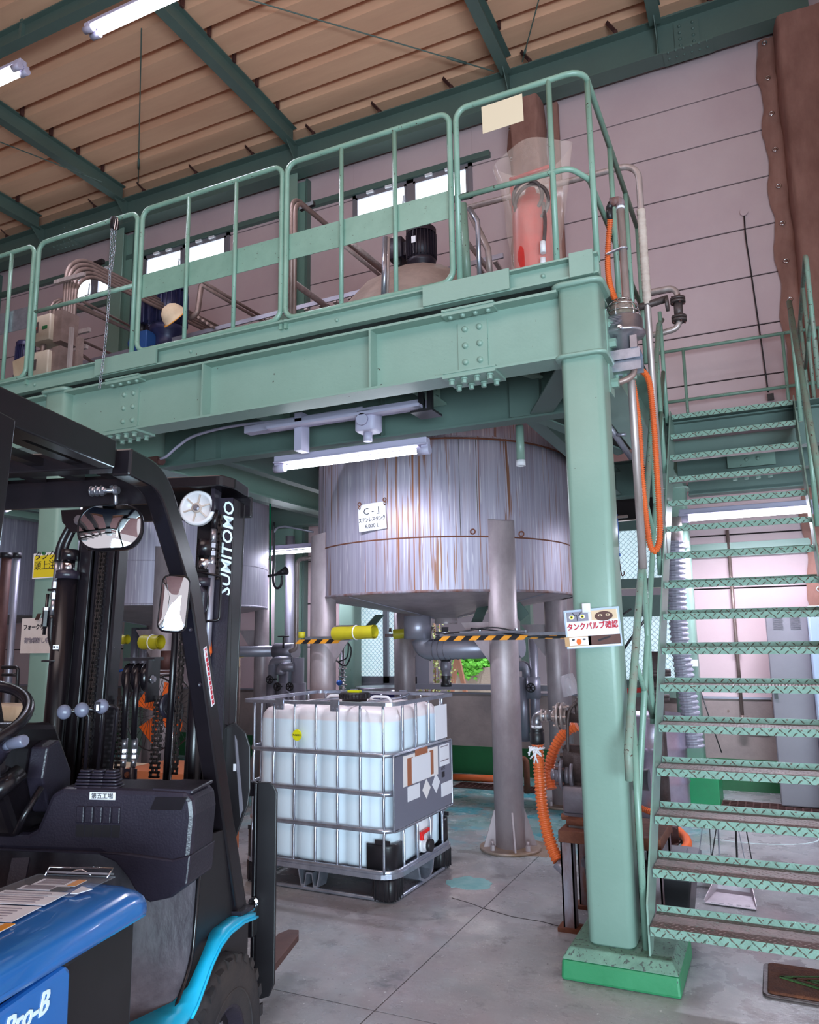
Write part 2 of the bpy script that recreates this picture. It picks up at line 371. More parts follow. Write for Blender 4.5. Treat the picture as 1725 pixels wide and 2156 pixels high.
def thing(name, label=None, cat=None, loc=(0, 0, 0), group=None, kind=None):
    o = bpy.data.objects.new(name, None); COL.objects.link(o); o.location = loc; o.empty_display_size = .1
    return tag(o, label, cat, group, kind)
KIDS = {}
def kids(o): return [c for c in COL.objects if c.parent == o]
def dup(root, loc=None, rz=None, label=None, group=None):
    byp = {}
    for c in COL.objects: byp.setdefault(c.parent, []).append(c)
    def cp(o, par):
        n = o.copy(); COL.objects.link(n)
        if par: n.parent = par
        for ch in byp.get(o, []): cp(ch, n)
        return n
    r = cp(root, None)
    if loc is not None: r.location = loc
    if rz is not None: r.rotation_euler = (0, 0, rz)
    if label: r['label'] = label
    if group: r['group'] = group
    return r
def text(name, body, size, m, parent, origin, xdir, ydir, align='CENTER', ext=.0008, bold=0, shear=0, sx=1.0):
    cu = bpy.data.curves.new(name, 'FONT'); cu.body = body; cu.size = size; cu.extrude = ext; cu.align_x = align; cu.align_y = 'CENTER'
    cu.offset = bold; cu.shear = shear; cu.resolution_u = 2
    t = bpy.data.objects.new('tmp', cu); COL.objects.link(t)
    dg = bpy.context.evaluated_depsgraph_get(); me = bpy.data.meshes.new_from_object(t.evaluated_get(dg)); bpy.data.objects.remove(t)
    x = Vector(xdir).normalized(); y = Vector(ydir); y = (y-x*y.dot(x)).normalized(); z = x.cross(y)
    o_ = Vector(origin); R = Matrix(((x.x*sx, y.x, z.x, o_.x), (x.y*sx, y.y, z.y, o_.y), (x.z*sx, y.z, z.z, o_.z), (0, 0, 0, 1)))
    me.transform(R); off = V(0, 0, 0); p = parent
    while p is not None: off += p.location; p = p.parent
    me.transform(Matrix.Translation(-off)); me.materials.clear(); me.materials.append(M[m]); me.name = name
    o = bpy.data.objects.new(name, me); COL.objects.link(o)
    if parent: o.parent = parent
    return o
def card(name, m, parent, c, xdir, ydir, w, h, t=.0015, off=0.0):  # a thin sheet of paper or plate
    x = Vector(xdir).normalized(); y = Vector(ydir); y = (y-x*y.dot(x)).normalized(); z = x.cross(y); c = Vector(c)+z*off
    b = MB(); q = [(-w/2, -h/2), (w/2, -h/2), (w/2, h/2), (-w/2, h/2)]
    b.hexa([c+x*i+y*j for i, j in q]+[c+x*i+y*j+z*t for i, j in q]); return b.build(name, m, parent)
def ibeam(b, a, c, H, W, tf=.012, tw=.008, up=(0, 0, 1)):
    """I section from a to c, a and c on the bottom centre line"""
    a, c = Vector(a), Vector(c); u = Vector(up)
    b.bar(a+u*tf/2, c+u*tf/2, W, tf, up); b.bar(a+u*(H-tf/2), c+u*(H-tf/2), W, tf, up); b.bar(a+u*H/2, c+u*H/2, tw, H-2*tf, up); return b
def hose(b, pts, r, pitch=.012, amp=.12, n=12):
    p = resample(spline(pts, 14), pitch/4); prof = lambda i: [(r*(1+amp*(1, 1, -1, -1)[i % 4])*math.cos(2*PI*j/n), r*(1+amp*(1, 1, -1, -1)[i % 4])*math.sin(2*PI*j/n)) for j in range(n)]
    return b.sweep(p, prof, False, False)
# ================================================================== SETTING
X = V(1, 0, 0); Y = V(0, 1, 0); Z = V(0, 0, 1)
fl = thing('floor', None, None, kind='structure')
MB().box(-17, 6, -8, 12, -.12, -.014).build('floor_base', 'dark_gap', fl)
xs = [-17, -9.4, -5.5, -1.612, 2.3, 6]; ys = [-8, -1, 3.05, 6.75, 8.46]
for i in range(5):
    for j in range(4):
        g = .003
        MB().box(xs[i]+g, xs[i+1]-g, ys[j]+g, ys[j+1]-g, -.014, 0).build('floor_slab', 'floor', fl)
# crack and dried drips on the floor
b = MB()
pts = [V(-1.60, 4.36, .001), V(-1.42, 4.30, .001), V(-1.25, 4.29, .001), V(-1.12, 4.25, .001), V(-.98, 4.24, .001)]
for a, c in zip(pts, pts[1:]): b.bar(a, c, .004, .002)
pts = [V(-1.60, 4.36, .001), V(-1.72, 4.42, .001), V(-1.84, 4.46, .001)]
for a, c in zip(pts, pts[1:]): b.bar(a, c, .003, .002)
b.build('floor_crack', 'dark_gap', fl)
def blob(c, r, m, name, n=26, squash=.5, seed=1, h=.002):
    rnd = random.Random(seed); b = MB(); c = Vector(c)
    pts = [(c.x+r*math.cos(2*PI*k/n)*(1+.35*(rnd.random()-.5)), c.y+squash*r*math.sin(2*PI*k/n)*(1+.35*(rnd.random()-.5))) for k in range(n)]
    b.prism(pts, 0.0002, h); return b.build(name, m, fl)
blob(at(990, 1860, z=0), .14, 'cyan_drip', 'dried_spill', squash=.9, seed=3); blob(at(1560, 1855, z=0), .05, 'rust', 'floor_stain', seed=5)
blob(at(1100, 1790, z=0)+V(-.02, .06, 0), .30, 'leg_foot', 'floor_stain', squash=.8, seed=9, h=.0008)
# chalk circle by the drain
b = MB(); cc = at(1572, 1752, z=0)
for k in range(40):
    a = 2*PI*k/40; a2 = 2*PI*(k+1)/40
    if 22 < k < 27: continue
    b.bar(cc+V(.50*math.cos(a), .34*math.sin(a), .001), cc+V(.50*math.cos(a2), .34*math.sin(a2), .001), .012, .0016)
b.build('chalk_ring', 'chalk', fl)
# ---- the hall goes on behind the photographer: front wall with its loading doors, left wall, columns
wf = thing('wall_front', None, None, kind='structure')
MB().box(-17, 6, -8.1, -8.0, 4.2, 9).build('wall_panel', 'wall', wf); MB().box(-17, -3.5, -8.1, -8.0, 0, 4.2).build('wall_panel', 'wall', wf)
MB().box(-17.1, -17, -8, 9, 0, 9).build('wall_left', 'wall', kind='structure')
for k, x in enumerate((-11, -6.5)):
    MB().box(x-.15, x+.15, -7.8, -7.5, 0, 8.6).build('hall_column', 'green', label='green hall column behind the photographer, %s' % ('farther from the doors' if k == 0 else 'nearer the doors'), cat='column')
# ---- back wall: insulated panels, 0.545 m high, between the columns; joints recessed
WY = 8.46
wb = thing('wall_back', None, None, kind='structure')
for a, c, z0, z1 in ((-17, -4.76, .872, 6.98), (-4.76, -2.19, 2.6, 6.98), (-2.19, -1.95, .872, 2.75), (-.86, 6, .872, 2.75), (-2.19, 6, 2.75, 6.98)): MB().box(a, c, WY+.02, WY+.12, z0, z1).build('wall_backing', 'dark_gap', wb)
MB().box(-17, 6, WY+.02, WY+.12, 7.45, 9.2).build('wall_backing', 'dark_gap', wb)
for a, c in ((-17, -10.15), (-8.8, -8.45), (-6.8, -4.72), (-3.0, 6)): MB().box(a, c, WY+.02, WY+.12, 6.98, 7.45).build('wall_backing', 'dark_gap', wb)
JZ = [.872+.545*k for k in range(15)]
holes = [(-10.15, -8.8), (-8.45, -6.8), (-4.72, -3.0)]
LOW = (-4.76, -2.19)   # glazed opening low in the wall: z .95..2.6
def panel(x0, x1, z0, z1):
    if x1-x0 > .02 and z1-z0 > .02: MB().box(x0, x1, WY, WY+.05, z0+.007, z1-.007, 0).build('wall_panel', 'wall', wb, bevel=.004)
segs = [-17, -14.9, -11.94, -8.8, -5.64, -2.33, .62, 3.8, 6]
for z0 in JZ[:-1]:
    z1 = z0+.545
    for a, c in zip(segs, segs[1:]):
        cuts = [(a, c)]
        if z1 > 6.98 and z0 < 7.45:
            new = []
            for u, v in cuts:
                for h0, h1 in holes:
                    if h0 < v and h1 > u:
                        if u < h0: new.append((u, h0))
                        u = max(u, h1)
                if u < v: new.append((u, v))
            for u, v in new: panel(u, v, z0, z1)
            for h0, h1 in holes:
                if h0 >= a-.2 and h1 <= c+.2:
                    if z0 < 6.98: panel(h0, h1, z0, 6.98)
                    if z1 > 7.45: panel(h0, h1, 7.45, z1)
            continue
        if z0 < 2.55 and LOW[0] < c and LOW[1] > a:
            if a < LOW[0]: panel(a, LOW[0], z0, z1)
            if c > -1.9: panel(LOW[1], -1.95, z0, z1); panel(-.86, c, z0, z1)
            elif c > LOW[1]: panel(LOW[1], c, z0, z1)
            if z1 > 2.55: panel(max(a, LOW[0]), min(c, LOW[1]), 2.6, z1)
            continue
        if z0 < 2.55 and a < -.85 and c > -1.9:
            panel(a, -1.95, z0, z1); panel(-.86, c, z0, z1); continue
        panel(a, c, z0, z1)
# concrete dado, green painted band
MB().box(-17, -1.95, WY-.02, WY+.12, .30, .872).build('concrete_dado', 'wall_low', wb)
MB().box(-1.95, 6, WY-.02, WY+.12, .30, .872).build('concrete_dado', 'wall_low', wb)
MB().box(-17, 6, WY-.03, WY+.12, 0, .30).build('baseboard_back', 'green_paint', kind='structure')
b = MB(); b.box(-17, 6, WY-.035, WY-.0, .872, .892); b.build('trim_1', 'frame_grey', kind='structure')
# wall at the right end and behind the glazing
MB().box(1.5, 1.62, 5.0, WY, 0, 9.0).build('wall_right', 'wall', kind='structure')
# girts along the wall
for n, (z, a, c) in enumerate(((7.45, -17, -2.75), (6.80, -17, -8.85))):
    MB().box(a, c, WY-.07, WY-.001, z, z+.075).build('trim_%d' % (n+2), 'green_dark', kind='structure')
MB().box(-1.0, .42, WY-.06, WY-.001, 2.28, 2.42).build('trim_4', 'green', kind='structure')
# ---- high windows
def hi_window(n, x0, x1):
    t = thing('window_%d' % n, None, None, loc=(0, 0, 0), kind='structure'); z0, z1 = 6.98, 7.45; xm = (x0+x1)/2; b = MB()
    for u, v in ((x0, x1),):
        b.box(u, v, WY-.03, WY+.05, z0, z0+.04); b.box(u, v, WY-.03, WY+.05, z1-.05, z1); b.box(u, u+.05, WY-.03, WY+.05, z0, z1); b.box(v-.05, v, WY-.03, WY+.05, z0, z1); b.box(xm-.05, xm+.05, WY-.03, WY+.05, z0, z1)
    b.build('window_frame', 'frame_grey', t)
    for u, v in ((x0+.05, xm-.05), (xm+.05, x1-.05)):
        s = MB(); e = .03
        s.box(u, v, WY-.04, WY, z0+.04, z0+.04+e); s.box(u, v, WY-.04, WY, z1-.05-e, z1-.05); s.box(u, u+e, WY-.04, WY, z0+.04, z1-.05); s.box(v-e, v, WY-.04, WY, z0+.04, z1-.05); s.build('sash', 'frame_grey', t)
        MB().box(u+e, v-e, WY-.015, WY-.005, z0+.04+e, z1-.05-e).build('pane', 'window_lit', t)
        k = MB(); k.box(u+.18, u+.28, WY-.07, WY-.03, z1-.045, z1-.01); k.box(v-.30, v-.20, WY-.07, WY-.03, z1-.045, z1-.01)
        k.build('catch', 'white', t)
    k = MB(); k.bar((xm-.11, WY-.05, z0+.05), (xm-.07, WY-.07, z0+.24), .02, .02); k.box(xm-.16, xm-.06, WY-.08, WY-.04, z0+.03, z0+.06); k.build('window_handle', 'white', t)
for n, (a, c) in enumerate(holes): hi_window(n+1, a, c)
# ---- low glazed opening: frosted wired sashes on the left, open on the right to the yard
t = thing('window_4', None, None, kind='structure')
ox0, ox1, oz0, oz1 = LOW[0], LOW[1], .98, 2.6
b = MB(); b.box(ox0, ox1, WY-.06, WY+.12, oz0-.06, oz0); b.box(ox0, ox1, WY-.03, WY+.12, oz1, oz1+.06); b.box(ox0, ox0+.07, WY-.03, WY+.12, oz0, oz1); b.box(ox1-.06, ox1, WY-.03, WY+.12, oz0, oz1)
b.build('window_frame', 'frame_grey', t)
b = MB(); b.box(ox0+.89, ox0+1.05, WY-.02, WY+.1, oz0, oz1); b.build('mullion', 'frame_grey', t)
for u, v, yy in ((ox0+.07, ox0+.50, 0), (ox0+.44, ox0+.90, .04)):
    s = MB(); e = .06
    s.box(u, v, WY+yy-.01, WY+yy+.03, oz0, oz0+.08); s.box(u, v, WY+yy-.01, WY+yy+.03, oz1-e, oz1); s.box(u, u+e, WY+yy-.01, WY+yy+.03, oz0, oz1); s.box(v-e, v, WY+yy-.01, WY+yy+.03, oz0, oz1); s.build('sash', 'frame_grey', t)
    MB().box(u+e, v-e, WY+yy+.005, WY+yy+.015, oz0+.08, oz1-e).build('pane', 'window_frosted', t)
def wires(x0, x1, z0, z1, yy, par, step=.055):
    b = MB(); wd, h = x1-x0, z1-z0; k = -h
    while k < wd:
        for s in (1, -1):
            p0, p1 = max(0, k), min(wd, k+h)
            if p1 > p0:
                za, zb = (p0-k, p1-k) if s == 1 else (h-(p0-k), h-(p1-k))
                b.bar((x0+p0, yy, z0+za), (x0+p1, yy, z0+zb), .003, .003, (0, 1, 0))
        k += step
    b.build('wire_mesh', 'lagging', par)
wires(ox0+.13, ox0+.44, oz0+.08, oz1-.06, WY+.002, t); wires(ox0+.50, ox0+.84, oz0+.08, oz1-.06, WY+.042, t)
# ---- frosted glazing behind the stair
t = thing('window_5', None, None, kind='structure')
b = MB(); x0, x1 = -1.9, -.9
for z in (.95, 1.70, 2.0, 2.62): b.box(x0, x1, WY-.05, WY+.1, z, z+(.22 if z == 1.70 else .10))
b.box(x0-.05, x0+.04, WY-.05, WY+.1, .87, 2.72); b.box(x1-.04, x1+.05, WY-.05, WY+.1, .87, 2.72); b.build('window_frame', 'green_dark', t)
for z0, z1 in ((1.05, 1.70), (2.10, 2.62)):
    MB().box(x0+.04, x1-.04, WY+.01, WY+.02, z0, z1).build('pane', 'window_frosted', t); wires(x0+.04, x1-.04, z0, z1, WY+.006, t)
MB().box(-1.95, -.86, WY-.06, WY+.1, .872, .95).build('trim_5', 'green', kind='structure')
# ---- yard outside
MB().box(-9, 3, WY+.13, 22, -.1, .30).build('yard_ground', 'yard', kind='structure')
MB().box(-9, 1, 16, 16.2, .3, 3.0).build('yard_fence', 'yard_wall', label='dark slatted fence across the yard outside the open window', cat='fence')
MB().box(-9, 3, 13.8, 14.2, .3, .62, 0).build('kerb', 'yard_wall', label='low grey kerb in front of the yard fence outside', cat='kerb')
def leafball(c, r, n, m, sz, seed, sq=1.0):
    rnd = random.Random(seed); b = MB()
    for k in range(n):
        d = V(rnd.gauss(0, 1), rnd.gauss(0, 1), rnd.gauss(0, 1)).normalized(); p = Vector(c)+V(d.x, d.y, d.z*sq)*r*rnd.uniform(.75, 1.02)
        u, v = frame_from(d+V(rnd.uniform(-.6, .6), rnd.uniform(-.6, .6), rnd.uniform(-.6, .6)))
        b.face([b.tv(p+u*sz), b.tv(p+v*sz*.6), b.tv(p-u*sz), b.tv(p-v*sz*.6)])
    return b
t = thing('round_shrub', 'bright green clipped round shrub in the yard outside the window', 'shrub', at(1000, 1440, y=13.5))
pc = at(1000, 1400, y=13.5); leafball(pc, .42, 1500, 'bush', .05, 3, 1.0).build('foliage', 'bush', t); MB().sphere(pc, .36).build('crown', 'bush', t)
MB().box(pc.x-.30, pc.x+.6, 13.2, 13.9, .3, .98).build('stone_planter', 'stone', label='grey stone planter at the foot of the round shrub outside', cat='planter')
sc_ = at(915, 1400, y=10.5)
t = thing('leafy_branches', 'sparse leafy bush right outside the open window, left edge', 'shrub', (sc_.x, sc_.y, .3))
leafball(sc_, .30, 420, 'leaf', .035, 8, 2.3).build('foliage', 'leaf', t)
b = MB()
for k in range(9):
    a = random.uniform(-.25, .25); b.tube([V(sc_.x+a*.3, sc_.y, .3), V(sc_.x+a*.8, sc_.y+a*.3, sc_.z), V(sc_.x+a*1.2, sc_.y, sc_.z+.6)], .006, 5)
b.build('stem', 'stake', t)
t = thing('tree_stakes', 'crossed brown wooden tree stakes in the yard outside the window', 'stakes', at(965, 1446, y=11.5))
MB().bar(at(949, 1478, y=11.5), at(968, 1340, y=11.5), .06, .06).build('stake', 'stake', t)
MB().bar(at(985, 1480, y=11.3), at(957, 1350, y=11.3), .06, .06).build('stake', 'stake', t)
# ================================================================== ROOF
ce = thing('ceiling', None, None, kind='structure')
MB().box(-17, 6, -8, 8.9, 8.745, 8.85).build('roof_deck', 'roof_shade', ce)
y = 8.51
k = 0
while y > -2.2:
    w_ = .44
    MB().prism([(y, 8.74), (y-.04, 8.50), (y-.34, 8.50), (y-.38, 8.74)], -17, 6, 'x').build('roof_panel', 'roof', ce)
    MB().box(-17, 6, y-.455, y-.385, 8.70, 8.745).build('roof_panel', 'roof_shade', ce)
    y -= .46; k += 1
MB().box(-17, 6, 8.36, 8.6, 8.36, 8.74).build('roof_edge', 'dark_gap', ce)
for nb, (x, lab) in enumerate(((-10.46, 'green roof beam nearest the left edge of the hall roof'), (-8.62, 'green roof beam left of the twin tube lamp'), (-5.48, 'long green roof beam beside the twin tube ceiling lamp'), (-2.4, 'green roof beam meeting the girder above the plain white card'), (-.66, 'green roof beam nearest the bolted girder splice at right'))):
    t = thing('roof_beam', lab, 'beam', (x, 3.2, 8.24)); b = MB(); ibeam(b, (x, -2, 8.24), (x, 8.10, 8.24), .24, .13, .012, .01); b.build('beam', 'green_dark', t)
    s = MB()
    yy = 8.05
    while yy > 0:
        s.box(x+.065, x+.09, yy-.45, yy-.40, 8.46, 8.60); yy -= .46
    s.build('purlin_clip', 'brown_iron', t)
    MB().prism([(8.2, 8.24), (7.95, 8.24), (8.2, 8.0)], x-.005, x+.005, 'x').build('gusset', 'green_dark', t)
t = thing('cross_beam', 'green beam crossing the roof at the top left corner', 'beam', (-9.5, 5.2, 8.24))
b = MB(); ibeam(b, (-14, 5.2, 8.24), (-5.56, 5.2, 8.24), .22, .12); b.build('beam', 'green_dark', t)
b = MB()
for q in range(3): b.box(-7.2+q*-2, -7.16+q*-2, 5.15, 5.25, 8.25, 8.5)
b.build('stiffener', 'green_dark', t)
for lab, a, c in (('thin tie rod hanging steeply beside the twin tube lamp', at(291, 385, y=8.1), at(298, 60, z=8.33)), ('thin tie rod crossing the roof above the central railing', at(1040, 150, y=8.1), at(500, -8, z=8.40)), ('thin tie rod low at the left end of the roof', at(215, 383, y=7.3), at(-10, 295, z=8.40)), ('thin tie rod right of the card railing under the roof', at(1100, 130, y=8.1), at(1136, -5, z=8.40))):
    b = MB(); b.cyl(a, c, .008, 6); m_ = a.lerp(c, .12); m2 = a.lerp(c, .2); b.cyl(m_, m2, .016, 8); b.build('tie_rod', 'green_dark', label=lab, cat='tie rod')
# eaves girder along the top of the wall
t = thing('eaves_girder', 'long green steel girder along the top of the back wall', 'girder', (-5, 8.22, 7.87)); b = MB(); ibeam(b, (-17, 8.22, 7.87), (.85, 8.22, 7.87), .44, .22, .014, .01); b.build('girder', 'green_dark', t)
for x in (-10.46, -8.62, -5.48, -2.4, -.66): MB().box(x-.006, x+.006, 8.12, 8.21, 7.884, 8.296).build('stiffener', 'green_dark', t)
for sx in (-.35, -9.9):
    s = MB(); s.box(sx-.13, sx+.13, 8.195, 8.21, 7.92, 8.25); s.build('splice_plate', 'green_dark', t)
    s = MB()
    for i in range(4):
        for j in (-.07, .07): s.bolt((sx+j, 8.195, 7.96+i*.08), -Y, .018, .02, True)
    for i in range(6):
        for j in (-.05, .05): s.bolt((sx-.20+i*.08, 8.22+j-.05, 7.868), -Z, .016, .02, True); s.bolt((sx-.20+i*.08, 8.17+j*.5, 8.312), Z, .016, .02, True)
    s.build('bolt', 'green_dark', t, kind='stuff'); MB().box(sx-.26, sx+.26, 8.11, 8.33, 7.86, 7.87).build('splice_plate', 'green_dark', t); MB().box(sx-.26, sx+.26, 8.11, 8.33, 8.31, 8.32).build('splice_plate', 'green_dark', t)
b = MB(); x = -11.3
while x < .3:
    if min(abs(x-q) for q in (-10.46, -8.62, -5.48, -2.4, -.66)) > .2: b.box(x-.02, x+.02, 8.14, 8.2, 8.31, 8.38); b.bar((x-.01, 8.16, 8.38), (x-.09, 8.10, 8.48), .05, .012)
    x += 1.02
b.build('purlin_clip', 'brown_iron', t)
# wall columns
for x, lab in ((-11.94, 'green wall column at the far left end of the hall'), (-8.79, 'green wall column between the two left high windows'), (-5.60, 'green wall column between the two mixer motors')):
    t = thing('wall_column', lab, 'column', (x, 8.3, 0)); b = MB()
    b.box(x-.14, x+.14, 8.19, 8.205, 0, 7.87); b.box(x-.14, x+.14, 8.40, 8.415, 0, 7.87); b.box(x-.006, x+.006, 8.205, 8.40, 0, 7.87); b.build('column', 'green_dark' if 0 else 'green', t)
    b = MB()
    for z in (6.9, 5.8, 4.9): b.box(x+.20, x+.26, 8.40, 8.455, z, z+.09)
    b.build('wall_clip', 'steel', t); MB().box(x+.17, x+.20, 8.36, 8.455, 0, 7.87).build('edge_channel', 'green_dark', t)
# columns wrapped in brown insulating blanket
def wrap(x0, x1, z0, z1, lab, flange):
    t = thing('wrapped_column', lab, 'wrapped column', ((x0+x1)/2, 8.25, z0))
    b = MB(); n = 46; m = 18; R = []
    for i in range(n+1):
        z = z0+(z1-z0)*i/n; row = []
        for j in range(m+1):
            a = PI*j/m; px = (x0+x1)/2-math.cos(a)*(x1-x0)/2*(1+.0*math.sin(a)); py = 8.40-.30*min(1, math.sin(a)*1.9)
            seam = -.022*math.exp(-((z-z0) % 1.12-.56)**2/.002); wr = .016*noise.noise(V(px*5, py*5, z*3.5))+.010*noise.noise(V(px*14, py*9, z*10))
            row.append(b.tv((px+wr, py+wr-seam, z)))
        R.append(row)
    for A, B_ in zip(R, R[1:]):
        for j in range(m): b.face([A[j], A[j+1], B_[j+1], B_[j]], True)
    b.build('blanket', 'blanket', t)
    if flange:
        b = MB(); R = []
        for i in range(161):
            z = z0+(z1-z0)*i/160; k = .02*math.sin(z*9)+.012*noise.noise(V(0, 0, z*8))
            R.append([b.tv((x0-flange+k, 8.42, z)), b.tv((x0-flange*.6+k, 8.375+.03*noise.noise(V(3, 0, z*9)), z)), b.tv((x0-flange*.25, 8.39+.03*noise.noise(V(7, 0, z*12)), z)), b.tv((x0+.03, 8.38, z))])
        for A, B_ in zip(R, R[1:]):
            for j in range(3): b.face([A[j], A[j+1], B_[j+1], B_[j]], True)
        b.build('blanket_flange', 'blanket', t); b = MB(); z = z0+.3
        while z < z1: b.torus((x0-flange*.5, 8.355, z), .022, .007, (0, 1, 0), 10, 5); z += .42
        b.build('eyelet', 'chrome', t)
wrap(.50, 1.06, 1.62, 7.88, 'column wrapped in brown insulating blanket in the right corner', .17)
wrap(-2.40, -2.02, 3.2, 7.87, 'narrow column wrapped in brown blanket behind the white card', .10)
for x in (-1.98, ): MB().box(x, x+.12, 8.36, 8.43, 3.2, 7.87).build('blanket_strip', 'blanket', label='flat strip of brown blanket at right of the narrow wrapped column', cat='blanket')
# thin black wire down the upper wall
t = thing('wall_wire', 'thin black wire hanging down the upper pink wall', 'wire', at(1618, 828, y=8.44)); MB().tube(spline([at(1567, 450, y=8.44), at(1571, 500, y=8.43), at(1580, 560, y=8.44), at(1596, 670, y=8.44), at(1609, 760, y=8.43), at(1618, 826, y=8.44)], 6), .008, 6).build('cable', 'black', t)
q = at(1567, 448, y=8.45); MB().cyl(q, q-Y*.02, .04, 14).build('rosette', 'wall', t)
q = at(1623, 834, y=8.40); MB().box(q.x-.03, q.x+.03, q.y-.03, q.y+.03, q.z-.04, q.z+.02).build('plug', 'black', t)
# ================================================================== MEZZANINE
ST = thing('steel_platform', 'mint green steel mezzanine platform carrying the railings over the tanks', 'platform', (-2.7, 5.5, 0))
GY = 3.80; GZ0, GZ1 = 2.90, 3.27
def col(x, y, cap=True):
    b = MB(); b.rbox(x-.105, x+.105, y-.105, y+.105, .13, GZ1+.02, .035, 4); b.build('column', 'green', ST)
    if cap:
        MB().rbox(x-.135, x+.135, y-.135, y+.135, GZ0-.01, GZ0+.012, .05, 3).build('diaphragm_plate', 'green', ST); MB().rbox(x-.135, x+.135, y-.135, y+.135, GZ1, GZ1+.03, .05, 3).build('diaphragm_plate', 'green', ST)
for x, y in ((-.775, 3.83), (-4.52, 3.83), (-.775, 7.78), (-4.52, 8.0), (-7.6, 3.83)): col(x, y)
def girder(name, a, c, H=.37, W=.17, m='green'):
    b = MB(); ibeam(b, a, c, H, W, .014, .009); return b.build(name, m, ST)
girder('front_girder', (-4.42, GY, GZ0), (-.88, GY, GZ0)); girder('front_girder', (-9.5, GY, GZ0), (-4.62, GY, GZ0))
for x in (-1.97, -3.18):
    MB().box(x-.006, x+.006, GY-.085, GY-.006, GZ0+.014, GZ1-.014).build('stiffener', 'green', ST)
for x in (-1.37, -3.87):
    MB().box(x-.085, x+.085, GY-.016, GY-.005, GZ0+.045, GZ1-.05).build('splice_plate', 'green', ST)
    MB().box(x-.15, x+.15, GY-.095, GY+.09, GZ0-.014, GZ0).build('splice_plate', 'green', ST)
    MB().box(x-.15, x+.15, GY-.09, GY-.02, GZ0+.014, GZ0+.024).build('splice_plate', 'green', ST); MB().box(x-.15, x+.15, GY-.09, GY-.02, GZ1-.024, GZ1-.014).build('splice_plate', 'green', ST); MB().box(x-.15, x+.15, GY-.092, GY+.09, GZ1, GZ1+.012).build('splice_plate', 'green', ST)
    for i in range(3):
        for j in (-.042, .042): MB().bolt((x+j, GY-.016, GZ0+.09+i*.095), -Y, .018, .016, True).build('bolt', 'green', ST)
    for i in range(4):
        for j in (-.06, .05): MB().bolt((x-.11+i*.073, GY+j, GZ0-.014), -Z, .015, .03).build('bolt', 'green', ST)
        MB().bolt((x-.11+i*.073, GY-.06, GZ1-.024), -Z, .015, .015, True).build('bolt', 'green', ST)
# deck edge channel, packing plates
b = MB(); b.box(-9.5, -.66, GY-.06, GY-.05, GZ1+.04, GZ1+.155); b.box(-9.5, -.66, GY-.10, GY-.06, GZ1+.145, GZ1+.155); b.box(-9.5, -.66, GY-.10, GY-.06, GZ1+.04, GZ1+.05); b.build('edge_channel', 'green', ST)
for x0, x1 in ((-1.62, -1.12), (-4.1, -3.55)): MB().box(x0, x1, GY-.115, GY-.10, GZ1+.045, GZ1+.16).build('cover_plate', 'green', ST)
b = MB()
for x in (-.95, -2.2, -3.3, -4.75): b.bolt((x, GY-.062, GZ1+.10), -Y, .012, .012, True)
b.build('bolt', 'green', ST)
MB().box(-.80, -.68, GY-.115, GY+.1, GZ1+.035, GZ1+.165).build('corner_plate', 'green', ST)
# deck plates (chequer plate, open round the tanks)
TC = [(-2.64, 6.40), (-5.95, 6.40), (-9.25, 6.40)]
for x0, x1 in ((-9.5, -7.1), (-7.1, -4.55), (-4.55, -2.6), (-2.6, -.70)): MB().box(x0+.003, x1-.003, GY-.05, 5.16, GZ1+.155, GZ1+.163).build('deck_plate', 'green_dark', ST)
for x0, x1 in ((-8.0, -7.2), (-4.72, -3.86), (-1.42, -.70)): MB().box(x0, x1, 5.16, 7.64, GZ1+.155, GZ1+.163).build('deck_plate', 'green_dark', ST)
MB().box(-9.5, -.70, 7.64, 8.1, GZ1+.155, GZ1+.163).build('deck_plate', 'green_dark', ST)
# secondary beams
girder('cross_girder', (-.775, 3.94, GZ0), (-.775, 7.67, GZ0), .37, .20); girder('cross_girder', (-4.52, 3.94, GZ0), (-4.52, 7.9, GZ0), .37, .17); girder('cross_girder', (-7.6, 3.94, GZ0), (-7.6, 7.9, GZ0), .37, .17)
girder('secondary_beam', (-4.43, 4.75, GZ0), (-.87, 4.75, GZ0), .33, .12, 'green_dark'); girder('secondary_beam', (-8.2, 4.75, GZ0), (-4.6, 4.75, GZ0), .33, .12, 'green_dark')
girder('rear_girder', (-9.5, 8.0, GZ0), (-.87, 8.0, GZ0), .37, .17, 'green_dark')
for x in (-1.95, -3.18, -5.6, -7.0): girder('joist', (x, 3.9, GZ0+.17), (x, 4.70, GZ0+.17), .2, .10)
for x in (-3.90, -1.35, -4.72, -7.2): girder('joist', (x, 4.82, GZ0+.02), (x, 7.9, GZ0+.02), .25, .10, 'green_dark')
girder('joist', (-1.6, 3.9, GZ0+.25), (-1.25, 4.70, GZ0+.25), .06, .06)
for x in (-1.35, -3.95): MB().box(x-.1, x+.1, 4.68, 4.745, GZ0+.014, GZ0+.31).build('splice_plate', 'green_dark', ST)
b = MB()
for x in (-1.95, -3.18):
    for z in (.20, .27): b.bolt((x+.012, 4.6, GZ0+z-.0), X, .014, .02)
for x in (-2.4,): b.box(x-.006, x+.006, 4.70, 4.744, GZ0+.014, GZ0+.31)
b.build('bolt', 'green_dark', ST)
